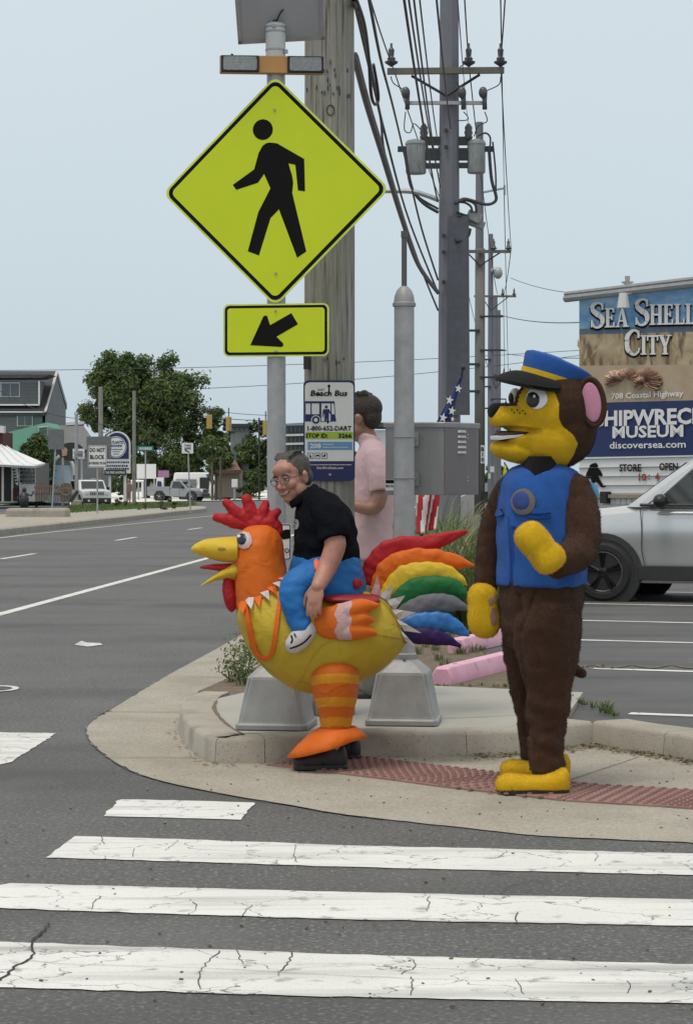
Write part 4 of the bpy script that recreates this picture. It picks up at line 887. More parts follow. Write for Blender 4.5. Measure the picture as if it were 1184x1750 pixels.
# ---------------------------------------------------------------- flag
def flag():
    d = 17.2; b = V(((742-CX)/FPX*d, d, .1)); t = thing('flag', b, 'stars and stripes flag furled on a leaning pole behind the cabinet', 'flag')
    tip = P(791, 628, d); foot = P(716, 930, d+.1)
    mb = MB(); mb.tube([foot, tip], .011, 8); mb.ell(tip, (.02, .02, .025)); mb.build('pole', M['dark'], t, smooth=40)
    nU, nV = 24, 60; vs_ = []
    for j in range(nV+1):
        s_ = j/nV; yy = 640+(905-640)*s_; wl = 4+34*min(1, s_*2.6)*(1-.30*max(0, s_-.75)/.25); xr = 790-55*s_**.9+10*max(0, s_-.3)
        for i in range(nU+1):
            f = i/nU; x = xr-wl*(1-f)*1.02+2.0*math.sin(f*9+s_*5); vs_.append(P(x, yy+8*(1-f), d-.02)+V((0, .035*math.sin(f*7.5+s_*3.0)+.012*math.sin(s_*22), 0)))
    mb = MB(); mb.v = vs_
    for j in range(nV):
        for i in range(nU):
            mb.f.append((j*(nU+1)+i, j*(nU+1)+i+1, (j+1)*(nU+1)+i+1, (j+1)*(nU+1)+i)); s_ = j/nV
            mb.m.append(0 if s_ < .46 else 1+int((i+2*math.sin(j*.12)) // 4.5) % 2)
    o = mb.build('cloth', [mat('flag_blue', (.015, .03, .14), .8), mat('flag_red', (.42, .025, .03), .8), mat('flag_white', (.70, .68, .66), .8)], t, smooth=True)
    s2 = o.modifiers.new('thick', 'SOLIDIFY'); s2.thickness = .003
    for (x, y, r) in ((768, 684, 9), (772, 702, 8.5), (757, 714, 9), (783, 664, 8), (773, 716, 5)):
        p = P(x, y, d-.072); mb = MB(); k = d/FPX
        mb.add([p+V(((r if i % 2 == 0 else r*.40)*k*math.sin(i*math.pi/5+.2)*.8, 0, (r if i % 2 == 0 else r*.40)*k*math.cos(i*math.pi/5+.2))) for i in range(10)]+[p], [(i, (i+1) % 10, 10) for i in range(10)]); mb.build('star', M['white'], o)
flag()
# ================================================================ vehicles
M['silver'] = mat('silver_car_paint', (.60, .61, .615), .22, .5, var=.01, coat=.6)
M['carwhite'] = mat('white_car_paint', (.72, .73, .73), .3, var=.01, coat=.6)
M['greycar'] = mat('grey_car_paint', (.30, .31, .33), .3, .5, var=.01, coat=.5)
M['glass'] = mat('dark_car_glass', (.018, .024, .024), .05, spec=.7, coat=.5)
M['rubber'] = mat('tyre_rubber', (.022, .022, .022), .85)
M['cladding'] = mat('black_cladding', (.028, .028, .030), .6)
M['rim'] = mat('dark_rim', (.05, .05, .054), .25, .8)
M['rimsilver'] = mat('silver_rim', (.4, .41, .42), .35, .7)
M['lampglass'] = mat('lamp_glass', (.65, .66, .66), .15)
M['redlamp'] = mat('red_lamp', (.35, .02, .02), .25)
M['brake'] = mat('wheel_backing', (.10, .10, .105), .5, .4)
def wheel(t, x, y, r, w, rim, spokes=5, split=True):
    s_ = 1 if y > 0 else -1
    mb = MB(); R = Matrix.Rotation(-math.pi/2*s_, 3, 'X')
    mb.lathe([(r*.68, -w/2), (r*.9, -w/2), (r*.985, -w*.36), (r, 0), (r*.985, w*.36), (r*.9, w/2), (r*.74, w/2), (r*.68, w*.42)], (x, y, r), 36, R); o = mb.build('wheel', M['rubber'], t, smooth=35)
    mb = MB(); mb.lathe([(r*.70, -w*.4), (r*.70, w*.44), (r*.66, w*.46), (r*.62, w*.40), (r*.60, w*.1), (0.0, w*.1)], (x, y, r), 30, R); mb.build('rim', M['brake'], o, smooth=35)
    for k in range(spokes):
        a0 = 2*math.pi*k/spokes+.3
        for da in ((-.11, .11) if split else (0,)):
            mb = MB(); c = V((x, y+s_*w*.40, r)); e = c+V((math.cos(a0+da)*r*.64, s_*w*.03, math.sin(a0+da)*r*.64)); i_ = c+V((math.cos(a0+da*.5)*r*.14, 0, math.sin(a0+da*.5)*r*.14)); mb.tube([i_, e], [(.022, .018), (.030, .018)], 5); mb.build('spoke', rim, o)
    mb = MB(); mb.lathe([(r*.17, w*.30), (r*.17, w*.44), (r*.12, w*.48), (0, w*.48)], (x, y, r), 14, R); mb.build('hub', rim, o, smooth=35)
def vehicle(loc, ang, label, cat, paint, st, roof, wheels, r, hw, rim, name='parked_car', win=None, clad=True, extra=None, scale=1.0, cladm=None):
    """st: stations (l, zbot, ztop, halfwidth); roof: (l belt front, l roof front, l roof rear, l belt rear, z belt, z roof, half width at roof); front of car at x=0, running to -x"""
    t = thing(name, (0, 0, 0), label, cat)
    mb = MB(); loops = []
    for l, zb, zt, w in st:
        h_ = zt-zb; half = [(w*.90, zb), (w*.955, zb+.10*h_), (w*.965, zb+.30*h_), (w*.985, zb+.48*h_), (w*1.0, zb+.66*h_), (w*.985, zb+.80*h_), (w*.95, zb+.93*h_), (w*.86, zt), (w*.55, zt+.03)]; sec = half+[(-a, b) for a, b in half[::-1]]
        loops.append([V((-l, y, z)) for y, z in sec])
    mb.rings(loops); mb.build('body', paint, t, smooth=32)
    lb, lr, rr, rb, zb, zr, rw = roof; bw = hw*.93
    bel = lambda l, w, z: [V((-l, -w, z)), V((-l, w, z))]
    mb = MB()
    ringz = []
    for f in (0, .08, .5, .88, 1.0):
        e = f if f < .9 else 1.0; in_ = 0 if f < 1 else .10
        lf, lk, w, z = lb+(lr-lb)*e+in_, rb+(rr-rb)*e-in_, bw+(rw-bw)*e-in_*.9, zb+(zr-zb)*(f if f < 1 else 1.0)
        if f == .88: z = zb+(zr-zb)*.93; lf = lb+(lr-lb)*.95; lk = rb+(rr-rb)*.95; w = bw+(rw-bw)*.95
        ringz.append([V((-lf, -w*.9, z)), V((-lf-.12, -w, z)), V((-lk+.12, -w, z)), V((-lk, -w*.9, z)), V((-lk, w*.9, z)), V((-lk+.12, w, z)), V((-lf-.12, w, z)), V((-lf, w*.9, z))])
    mb.rings(ringz); mb.build('cabin', paint, t, smooth=32)
    def side_pt(l, f, s_, o_=.006):
        w = bw+(rw-bw)*f; return V((-l, s_*(w+o_), zb+(zr-zb)*f))
    fr = lambda f: lb+(lr-lb)*f
    bk = lambda f: rb+(rr-rb)*f
    for s_ in (1, -1):
        for (a, b) in (win or [(.04, .48), (.52, .96)]):
            f0, f1 = .06, .86; A = lambda q, f: fr(f)+.16+(bk(f)-fr(f)-.32)*q
            mb = MB(); q = [side_pt(A(a, f0), f0, s_), side_pt(A(b, f0), f0, s_), side_pt(A(b, f1), f1, s_), side_pt(A(a, f1), f1, s_)]
            o_ = V((0, s_*.012, 0)); mb.rings([[p for p in q], [p+o_ for p in q]]); mb.build('window', M['glass'], t)
    for (fn_, sgn, nm) in ((fr, 1, 'windscreen'), (bk, -1, 'rear_window')):
        f0, f1 = .08, .86; w0, w1 = (bw+(rw-bw)*f0)*.86, (bw+(rw-bw)*f1)*.86
        q = [V((-fn_(f0)+sgn*.004, -w0, zb+(zr-zb)*f0)), V((-fn_(f0)+sgn*.004, w0, zb+(zr-zb)*f0)), V((-fn_(f1)+sgn*.004, w1, zb+(zr-zb)*f1)), V((-fn_(f1)+sgn*.004, -w1, zb+(zr-zb)*f1))]
        mb = MB(); mb.rings([q, [p+V((sgn*.012, 0, .004)) for p in q]]); mb.build(nm, M['glass'], t)
    for l in wheels:
        for s_ in (1, -1):
            mb = MB(); R = Matrix.Rotation(-math.pi/2*s_, 3, 'X')
            mb.lathe([(r*1.32, -.03), (r*1.31, .008), (r*1.10, .012), (r*1.08, .004), (0, .004)], (-l, s_*(hw+.0), r), 30, R); mb.build('wheel_arch', M['cladding'] if clad else M['dark'], t, smooth=35)
            wheel(t, -l, s_*(hw-.07), r, .21, rim, split=clad)
    if clad:
        for s_ in (1, -1):
            mb = MB(); mb.box((-(wheels[0]+wheels[1])/2, s_*(hw+.005), .34), (wheels[1]-wheels[0]-2*r*1.2, .03, .17)); mb.build('sill', M['cladding'], t, bevel=.008)
    if extra: extra(t)
    t.location = loc; t.rotation_euler = (0, 0, ang); t.scale = (scale,)*3
    return t
def suv_extra(t):
    for s_ in (1, -1):
        mb = MB(); mb.ell((-1.62, s_*1.03, 1.17), (.09, .12, .085)); mb.build('mirror', M['black'], t, smooth=True)
        mb = MB(); mb.tube([V((-1.62, s_*.9, 1.10)), V((-1.62, s_*1.0, 1.13))], .03, 6); mb.build('mirror_arm', M['black'], t)
        for l in (1.38, 2.52, 3.45):
            mb = MB(); mb.tube(catmull([V((-l+.02, s_*.937, 1.08)), V((-l, s_*.942, .85)), V((-l, s_*.942, .6)), V((-l-.04, s_*.94, .42))], 4), .006, 4); mb.build('door_seam', M['dark'], t)
        for l in (2.34, 3.3):
            mb = MB(); mb.box((-l, s_*.955, .98), (.2, .03, .035)); mb.build('door_handle', M['silver'], t, bevel=.01)
        mb = MB(); mb.tube([V((-1.35, s_*.90, 1.125)), V((-3.9, s_*.90, 1.125))], (.02), 6); mb.build('belt_trim', M['cladding'], t)
        mb = MB(); mb.tube([V((-1.55, s_*.925, 1.035)), V((-4.3, s_*.925, 1.035))], .012, 6); mb.build('crease', M['silver'], t)
        mb = MB(); mb.tube(catmull([V((-2.0, s_*.60, 1.70)), V((-2.5, s_*.62, 1.75)), V((-3.6, s_*.62, 1.75)), V((-4.1, s_*.60, 1.70))], 4), .018, 6); mb.build('roof_rail', M['black'], t)
        mb = MB(); mb.ell((-.22, s_*.70, .86), (.16, .2, .07)); mb.build('headlight', M['lampglass'], t, smooth=True)
        mb = MB(); mb.tube([V((-1.47, s_*.87, 1.12)), V((-2.05, s_*.72, 1.66))], .022, 6); mb.build('pillar', M['silver'], t)
    mb = MB(); mb.box((.005, 0, .62), (.03, 1.1, .26)); mb.build('grille', M['black'], t)
    mb = MB(); mb.box((-2.0, .0, .98), (.3, 1.2, .3)); mb.build('dashboard', M['black'], t)
wc = V((P(1031, 975, 25.9).x, 25.9, LZ)); ang = math.radians(180-21)
fv = V((math.cos(ang), math.sin(ang), 0)); lv = V((-math.sin(ang), math.cos(ang), 0))
suv_loc = wc+fv*.92-lv*.90
vehicle(suv_loc, ang, 'silver SUV with black cladding and black spoked wheels parked behind the dog costume', 'car', M['silver'],
        [(0, .30, .74, .70), (.06, .26, .88, .82), (.35, .22, 1.00, .91), (.9, .22, 1.06, .93), (1.45, .22, 1.12, .93), (2.6, .22, 1.12, .93), (3.8, .22, 1.12, .93), (4.4, .24, 1.05, .91), (4.62, .3, .95, .84)],
        (1.16, 1.95, 4.05, 4.5, 1.10, 1.70, .70), (.92, 3.62), .345, .93, M['rim'], win=[(.02, .40), (.43, .70), (.73, .95)], extra=suv_extra)
# ---- white jeep-like car, facing the viewer's left-front
def jeep_extra(t):
    for k in range(7):
        mb = MB(); mb.box((.02, -.36+k*.12, .86), (.03, .065, .17)); mb.build('grille_slot', M['black'], t)
    for s_ in (1, -1):
        mb = MB(); mb.lathe([(.12, -.02), (.12, .03), (.09, .05), (0, .05)], (-.02, s_*.58, .88), 14, Matrix.Rotation(math.pi/2, 3, 'Y')); mb.build('headlight', M['lampglass'], t)
        mb = MB(); mb.box((-1.5, s_*.98, 1.15), (.12, .16, .16)); mb.build('mirror', M['black'], t)
        mb = MB(); mb.lathe([(.07, 0), (.07, .02), (0, .02)], (.1, s_*.5, .45), 10, Matrix.Rotation(math.pi/2, 3, 'Y')); mb.build('fog_lamp', M['lampglass'], t)
    mb = MB(); mb.box((.04, 0, .46), (.14, 1.66, .30)); mb.build('bumper', M['cladding'], t, bevel=.04)
    mb = MB(); mb.box((-2.2, .2, 1.72), (.05, .3, .02)); mb.build('roof_sticker', M['white'], t)
vehicle(base_at(170, 131, .0)+V((0, -1.2, 0)), math.radians(-72), 'white boxy off-road car facing the viewer behind the median grass', 'car', M['carwhite'],
        [(0, .34, 1.00, .84), (.1, .34, 1.04, .87), (1.2, .36, 1.12, .88), (3.6, .36, 1.12, .88), (4.3, .36, 1.08, .87), (4.4, .4, 1.0, .85)],
        (1.05, 1.55, 4.1, 4.36, 1.08, 1.66, .74), (.80, 3.5), .36, .88, M['rimsilver'], clad=True, extra=jeep_extra)
# ---- grey pickup facing right
def pick_extra(t):
    mb = MB(); zb, zt = .86, 1.16
    mb.box((-3.85, .82, 1.0), (1.95, .08, .36)); mb.box((-3.85, -.82, 1.0), (1.95, .08, .36)); mb.build('bed_side', M['greycar'], t, bevel=.02)
    mb = MB(); mb.box((-4.83, 0, 1.0), (.07, 1.7, .36)); mb.build('tailgate', M['greycar'], t, bevel=.02)
    mb = MB(); mb.box((.03, 0, .48), (.16, 1.72, .3)); mb.build('bumper', M['cladding'], t, bevel=.04)
    mb = MB(); mb.box((.02, 0, .80), (.06, 1.0, .24)); mb.build('grille', M['black'], t, bevel=.02)
    for s_ in (1, -1):
        mb = MB(); mb.box((-.12, s_*.70, .84), (.24, .30, .2)); mb.build('headlight', M['lampglass'], t, bevel=.04)
        mb = MB(); mb.box((-1.75, s_*.98, 1.12), (.12, .18, .16)); mb.build('mirror', M['black'], t)
        mb = MB(); mb.box((-2.02, s_*.885, .82), (.02, .012, .6)); mb.box((-2.85, s_*.885, .82), (.02, .012, .6)); mb.build('door_seam', M['dark'], t)
vehicle(base_at(351, 186, .06)+V((0.1, -1.0, 0)), math.radians(-14), 'grey single-cab pickup truck facing right in front of the large tree', 'truck', M['greycar'],
        [(0, .40, .92, .80), (.12, .36, .98, .86), (1.3, .36, 1.06, .88), (2.8, .36, 1.06, .88), (2.9, .4, .86, .87), (4.7, .42, .86, .86), (4.85, .45, .84, .84)],
        (1.30, 1.95, 2.75, 2.92, 1.04, 1.70, .70), (.95, 3.75), .37, .88, M['rimsilver'], clad=False, win=[(.02, .96)], extra=pick_extra, name='pickup_truck')
# ---- white van facing right
def van_extra(t):
    mb = MB(); mb.box((-4.1, -1.003, 1.45), (2.0, .012, .75)); mb.build('side_graphic', mat('van_graphic', (.16, .17, .16), .6, var=.5, scale=3), t)
    mb = MB(); mb.box((.02, 0, .5), (.14, 1.8, .3)); mb.build('bumper', M['cladding'], t, bevel=.04)
    mb = MB(); mb.box((-2.35, -1.0, 1.35), (.9, .02, 1.3)); mb.build('open_side', M['black'], t)
    for s_ in (1, -1): mb = MB(); mb.box((-.12, s_*.8, .95), (.2, .25, .25)); mb.build('headlight', M['lampglass'], t, bevel=.04)
vehicle(base_at(398, 200, .06), math.radians(-18), 'white high-roofed van facing right under the trees, dark graphic on its side', 'van', M['carwhite'],
        [(0, .40, 1.0, .90), (.15, .36, 1.15, .98), (1.0, .36, 1.30, 1.0), (1.8, .36, 1.35, 1.0), (5.4, .36, 1.35, 1.0), (5.5, .4, 1.3, .98)],
        (.85, 1.75, 5.35, 5.5, 1.3, 2.45, .86), (.95, 4.4), .36, 1.0, M['rimsilver'], clad=False, win=[(.02, .14)], extra=van_extra, name='van')
# ================================================================ the far shops, houses and signs on the left
def flat(o, pts, m, name, parent, d, th=.05, dz=0.0):
    """an upright wall piece whose outline is given in photo pixels at distance d"""
    mb = MB(); q = [P(x, y, d) for x, y in pts]; mb.rings([[p for p in q], [p+Y1*th for p in q]]); return mb.build(name, m, parent)
grey_sid = mat('grey_siding', (.17, .18, .195), .85, col2=(.21, .22, .235), scale=1); roofm = mat('dark_shingles', (.055, .055, .06), .9, col2=(.09, .09, .095), scale=6); mint = mat('mint_siding', (.18, .42, .30), .8, var=.08); maroon = mat('maroon_wall', (.10, .03, .03), .8)
woodf = mat('weathered_fence', (.16, .12, .09), .9, col2=(.24, .19, .15), scale=5); winm = mat('window_glass', (.06, .075, .09), .15, spec=.8); trimw = M['white']
# grey house
dh = 152; h = thing('house', base_at(40, dh), 'grey clapboard house with a dark shingle roof and a dormer window at left edge', 'house')
def house_block(pts, depth, m, name, parent, d, lean=0): return flat(None, pts, m, name, parent, d, depth)
house_block([(-60, 702), (78, 702), (78, 860), (-60, 860)], 9, grey_sid, 'wall', h, dh)
mb = MB(); a = [P(78, 860, dh), P(78, 702, dh), P(97, 638, dh+4.5), P(113, 692, dh+9), P(113, 860, dh+9)]; mb.rings([a, [p-X1*.2 for p in a]]); mb.build('gable', grey_sid, h)
mb = MB(); q = [P(-60, 704, dh-.3), P(80, 704, dh-.3), P(98, 634, dh+4.5), P(-60, 634, dh+4.5)]; mb.rings([q, [p+V((0, .05, -.25)) for p in q]]); q = [P(-60, 634, dh+4.5), P(98, 634, dh+4.5), P(115, 694, dh+9.3), P(-60, 694, dh+9.3)]; mb.rings([q, [p+V((0, -.05, -.25)) for p in q]]); mb.build('roof', roofm, h)
dm = house_block([(-60, 650), (67, 650), (67, 692), (-60, 692)], 4, grey_sid, 'dormer', h, dh-.05)
flat(None, [(-60, 646), (70, 646), (87, 640), (-60, 640)], roofm, 'dormer_roof', h, dh-.4, 3)
flat(None, [(-60, 690.5), (68, 690.5), (68, 693), (-60, 693)], trimw, 'fascia', h, dh-.3, .1); flat(None, [(-60, 703), (79, 703), (79, 705), (-60, 705)], trimw, 'fascia', h, dh-.45, .1)
flat(None, [(66, 651), (68.5, 651), (68.5, 691), (66, 691)], trimw, 'corner_trim', h, dh-.3, .1)
mb = MB(); mb.tube([P(78, 703, dh-.4), P(97.5, 635.5, dh+4.3)], .09, 4); mb.tube([P(113.5, 692, dh+9), P(97.5, 635.5, dh+4.3)], .09, 4); mb.build('rake_trim', M['offwhite'], h)
for (x0, y0, x1, y1) in ((3, 655, 33, 677), (31, 706, 55, 727)):
    w = flat(None, [(x0-1.5, y0-1.5), (x1+1.5, y0-1.5), (x1+1.5, y1+1.5), (x0-1.5, y1+1.5)], M['offwhite'], 'window', h, dh-.12, .1); flat(None, [(x0, y0), ((x0+x1)/2-.6, y0), ((x0+x1)/2-.6, y1), (x0, y1)], winm, 'pane', w, dh-.16, .1); flat(None, [((x0+x1)/2+.6, y0), (x1, y0), (x1, y1), ((x0+x1)/2+.6, y1)], winm, 'pane', w, dh-.16, .1)
for i in range(16):
    y = 655+i*2.4 if i < 15 else 0
    if y and y < 690: flat(None, [(-60, y), (66, y), (66, y+.5), (-60, y+.5)], M['greycar'] if False else roofm, 'clapboard_joint', h, dh-.07, .05)
for i in range(11):
    y = 708+i*3; flat(None, [(-60, y), (77, y), (77, y+.5), (-60, y+.5)], roofm, 'clapboard_joint', h, dh-.02, .05)
# second grey roof and arch behind the signs
dh2 = 147; h2 = thing('house', base_at(130, dh2), 'low grey-shingled shop with an arched entrance behind the roadside signs', 'shop')
shg = mat('grey_shingles', (.13, .13, .135), .9, col2=(.19, .19, .195), scale=5)
mb = MB(); q = [P(78, 728, dh2+5), P(142, 726, dh2+5), P(172, 768, dh2), P(90, 768, dh2)]; mb.rings([q, [p+V((0, .3, -.3)) for p in q]]); mb.build('roof', shg, h2)
flat(None, [(90, 768), (172, 768), (172, 862), (90, 862)], grey_sid, 'wall', h2, dh2+.2, 6)
flat(None, [(113, 722), (144, 720), (144, 725), (113, 727)], M['offwhite'], 'roof_edge', h2, dh2+4.8, .3); flat(None, [(115, 727), (143, 725), (143, 740), (115, 740)], M['brownpole'], 'upper_wall', h2, dh2+4.9, .3)
mb = MB(); mb.tube([P(108+20*math.cos(a), 812-34*math.sin(a), dh2-.1) for a in [math.pi*i/12 for i in range(13)]], .12, 6); mb.build('arch', M['offwhite'], h2)
flat(None, [(90, 795), (126, 795), (124, 860), (92, 860)], mat('pale_blue_doors', (.35, .45, .55), .6), 'door', h2, dh2, .15)
# mint building
h3 = thing('house', base_at(45, 146), 'mint green shed-roofed building peeking above the tall shrub', 'building')
flat(None, [(-10, 745), (60, 727), (80, 722), (84, 730), (84, 858), (-10, 858)], mint, 'wall', h3, 145.5, 6)
w = flat(None, [(66, 729), (82, 727), (82, 744), (66, 745)], M['offwhite'], 'window', h3, 145.3, .1)
for i in range(3): flat(None, [(67, 731+i*4.6), (81, 729.5+i*4.6), (81, 732.5+i*4.6), (67, 734+i*4.6)], mat('dark_mint', (.05, .14, .10), .5) if i == 0 else bpy.data.materials['dark_mint'], 'pane', w, 145.2, .1)
# porch shop
dp = 128; ps = thing('shop', base_at(20, dp), 'shop with a white metal porch roof and lattice windows at left edge', 'shop')
whiter = mat('white_metal_roof', (.72, .73, .74), .45, var=.04)
mb = MB(); q = [P(-60, 790, dp-2.0), P(60, 795, dp-2.0), P(76, 791, dp-.5), P(8, 762, dp+2.5), P(-60, 745, dp+2.5)]; mb.rings([q, [p-Z1*.16 for p in q]]); rf = mb.build('roof', whiter, ps)
for i in range(7):
    f = i/6; mb = MB(); mb.tube([P(-50+110*f, 789.3+5*f, dp-1.95), P(-50+58*f+4, 746+16*f, dp+2.45)], .03, 4); mb.build('seam', whiter, rf)
mb = MB(); mb.tube([P(60, 796, dp-2.02), P(76, 792.5, dp-.55)], .07, 6); mb.tube([P(-60, 791, dp-2.02), P(60, 796.5, dp-2.02)], .06, 6); mb.build('gutter', whiter, rf)
mb = MB(); mb.tube([P(74, 794, dp-.5), P(62, 801, dp-.2)], .05, 6); mb.build('downpipe', whiter, rf)
flat(None, [(-60, 720), (7, 728), (7, 740), (-60, 735)], M['offwhite'], 'upper_eave', ps, dp+2.6, .8)
flat(None, [(-60, 735), (5, 738), (5, 766), (-60, 756)], maroon, 'upper_wall', ps, dp+3, 4)
flat(None, [(-60, 785), (61, 790), (61, 857), (-60, 857)], mat('porch_wall', (.18, .17, .165), .85), 'wall', ps, dp+1.2, 6)
flat(None, [(9, 797), (22, 797), (22, 856), (9, 856)], M['black'], 'door', ps, dp+1.0, .1); flat(None, [(-60, 790), (3, 790), (3, 856), (-60, 856)], maroon, 'side_wall', ps, dp+1.05, .1)
for i in range(5): flat(None, [(22.5, 834+i*4.4), (32, 834+i*4.4), (32, 837.5+i*4.4), (22.5, 837.5+i*4.4)], maroon, 'step', ps, dp+.9-i*.15, .3)
for x in (3.5, 20, 33.5): flat(None, [(x, 790), (x+3.2, 790), (x+3.2, 857), (x, 857)], trimw, 'post', ps, dp-.6 if x < 10 else dp+.9, .12)
for i in range(4):
    w = flat(None, [(34+i*7, 797), (40+i*7, 797), (40+i*7, 826), (34+i*7, 826)], trimw, 'window', ps, dp+1.0, .1)
    for j in range(4):
        for k in range(2): flat(None, [(34.7+i*7+k*2.5, 798.5+j*6.9), (36.7+i*7+k*2.5, 798.5+j*6.9), (36.7+i*7+k*2.5, 804+j*6.9), (34.7+i*7+k*2.5, 804+j*6.9)], winm, 'pane', w, dp+.9, .08)
flat(None, [(34, 827), (61, 827), (61, 857), (34, 857)], trimw, 'dado', ps, dp+1.02, .1)
t = tag(flat(None, [(22, 800), (31, 797), (33, 812), (31, 830), (27, 826)], M['white'], 'banner', None, dp-.4, .04), 'white printed banner hanging from the porch of the white-roofed shop', 'banner')
mb = MB()
for i in range(5): p0 = P(24+i*1.2, 803+i*5, dp-.45); mb.box(p0, (.14, .02, .08))
mb.build('banner_print', M['blackpaint'], t)
# yard fence
fp = thing('yard_fence', base_at(95, 126), 'weathered brown picket fence in front of the porch shop and tall shrub', 'fence')
for i in range(11):
    x = 60+i*4.3; flat(None, [(x, 829), (x+2.3, 829), (x+2.3, 857), (x, 857)], woodf, 'picket', fp, 126, .06)
for y in (831, 842): flat(None, [(59, y), (108, y), (108, y+4), (59, y+4)], woodf, 'rail', fp, 126.1, .06)
for i in range(4): flat(None, [(104+i*4.8, 826), (108.2+i*4.8, 826), (108.2+i*4.8, 858), (104+i*4.8, 858)], woodf, 'plank', fp, 125.9, .06)
mb = MB(); mb.tube([P(113, 836, 125.7)+V((.35*math.cos(a*.3927), 0, .35*math.sin(a*.3927))) for a in range(17)], .04, 5); mb.build('wagon_wheel', woodf, fp)
for k in range(4): a = k*math.pi/4; MB().tube([P(113, 836, 125.7)+V((.35*math.cos(a), 0, .35*math.sin(a))), P(113, 836, 125.7)-V((.35*math.cos(a), 0, .35*math.sin(a)))], .025, 4).build('spoke', woodf, fp)
tree('potted_plant', 'bushy plant on top of the fence end by the wagon wheel', 'plant', 106, 128, 820, 835, 125, 5, 500, .06, LM, seed=51, trunk=0, low=0) if False else None
br_ = flat(None, [(118, 856), (131, 838), (134, 840), (122, 858)], M['dark'], 'ramp_board', None, 124.5, .6); tag(br_, 'dark plank leaning beside the end of the brown fence', 'plank')
pile = thing('figure_statue', base_at(42, 124), 'small dark garden statue standing by the porch steps', 'statue')
mb = MB(); c = base_at(42, 124); mb.tube([c, c+Z1*.5, c+Z1*.9], [.22, .26, .14], 8); mb.ell(c+Z1*1.02, (.13, .13, .16)); mb.tube([c+V((-.1, 0, .8)), c+V((-.36, 0, .6)), c+V((-.3, 0, .3))], .06, 6); mb.tube([c+V((.1, 0, .8)), c+V((.4, 0, .7)), c+V((.52, 0, .95))], .06, 6); mb.build('figure', M['dark'], pile, smooth=True)
# modern block behind, roofs, far buildings
mbld = thing('building', base_at(500, 205), 'grey modern block with pale balcony bands seen between the two front posts', 'building')
flat(None, [(486, 724), (524, 722), (524, 846), (486, 846)], mat('modern_grey', (.11, .12, .13), .7), 'wall', mbld, 205, 12)
for y in (724, 742, 757, 772): flat(None, [(485, y), (525, y-1), (525, y+2.5), (485, y+3.5)], M['offwhite'] if y != 724 else M['greycar'], 'balcony', mbld, 203.6, 1.3)
for j, y in enumerate((729, 747, 762)):
    for i in range(5): flat(None, [(488+i*7, y), (493.5+i*7, y), (493.5+i*7, y+9), (488+i*7, y+9)], winm, 'window', mbld, 204.9, .08)
fb = thing('building', base_at(415, 215), 'dark flat-roofed building rising behind the mid-height tree', 'building')
flat(None, [(394, 728), (425, 728), (425, 846), (394, 846)], grey_sid, 'wall', fb, 215, 8); flat(None, [(392, 724), (427, 724), (427, 730), (392, 730)], M['cladding'], 'roof', fb, 214.6, 9)
for i in range(4): flat(None, [(396+i*7.4, 732), (401+i*7.4, 732), (401+i*7.4, 737), (396+i*7.4, 737)], winm, 'window', fb, 214.8, .1)
bb_ = thing('building', base_at(390, 192), 'brown-roofed low building behind the van', 'building')
mb = MB(); q = [P(368, 803, 191), P(412, 803, 191), P(400, 784, 195), P(378, 784, 195)]; mb.rings([q, [p+V((0, .2, -.3)) for p in q]]); mb.build('roof', mat('brown_shingles', (.17, .10, .075), .9, var=.2, scale=5), bb_); flat(None, [(370, 803), (410, 803), (410, 850), (370, 850)], mat('tan_wall', (.2, .17, .14), .9), 'wall', bb_, 192, 5)
lh = thing('house', base_at(655, 225), 'white far-off house glimpsed between the pink-shirted man and cabinet', 'house')
flat(None, [(640, 735), (675, 735), (675, 846), (640, 846)], M['white'], 'wall', lh, 225, 8); flat(None, [(636, 730), (679, 730), (672, 722), (645, 722)], roofm, 'roof', lh, 224.5, 9)
# ---- roadside signs
def post_sign(label, px, d, y_top, y_bot, panel, pm, name='road_sign', post=M['galv'], lean=0, r=.035):
    b = G(px+lean, y_bot) if d is None else base_at(px+lean, d, .15); d = b.y
    t = thing(name, b, label, 'sign'); mb = MB(); mb.tube([b-Z1*.05, P(px, y_top, d)], r, 6); mb.build('post', post, t)
    rp = Pic((panel[0]+panel[2])/2, (panel[1]+panel[3])/2, d-.06); w, hh = (panel[2]-panel[0])*rp.sc, (panel[3]-panel[1])*rp.sc
    mb = MB(); mb.prism(rrect(w, hh, min(w, hh)*.06, 3), rp.o, rp.u, rp.v, rp.n, -.01, 0); pn_ = mb.build('panel', pm, t)
    return t, rp, pn_
backm = mat('sign_back', (.16, .165, .17), .5, .3)
t, rp, pn_ = post_sign('blank grey back of a square sign on a leaning post at the median tip', 97, 93, 736, 876, (83, 734, 110, 768), backm, lean=-8)
t, rp, pn_ = post_sign('white DO NOT BLOCK INTERSECTION sign standing in the median grass', 167, 90, 762, 874, (151, 761, 183, 799), M['white'])
mb = MB(); w, hh = 32*rp.sc, 38*rp.sc; ringprism(mb, rrect(w*.95, hh*.96, .03, 3), rrect(w*.90, hh*.92, .02, 3), rp.o, rp.u, rp.v, rp.n, .01); mb.build('sign_border', M['blackpaint'], pn_)
for s_, y, hpx, wpx in (('DO NOT', 769, 7.5, 26), ('BLOCK', 781, 7.5, 25), ('INTERSECTION', 791.5, 4.4, 28)): rp.text(s_, 167, y, hpx, M['blackpaint'], pn_, wpx=wpx, bold=.03, lift=.02)
mb = MB(); rp.rect(mb, 148, 746, 190, 783, -.12, -.08); mb.build('backing_panel', backm, t)
t, rp, pn_ = post_sign('green street name sign with its thin post in the median planting', 249, 104, 762, 868, (234, 762, 263, 771), mat('street_green', (.0, .17, .11), .5), name='street_sign')
rp.text('ATLANTIC AVE', 248.5, 766.5, 4.2, M['white'], pn_, wpx=23, bold=.02, lift=.02) if False else None
mb = MB(); x = 238
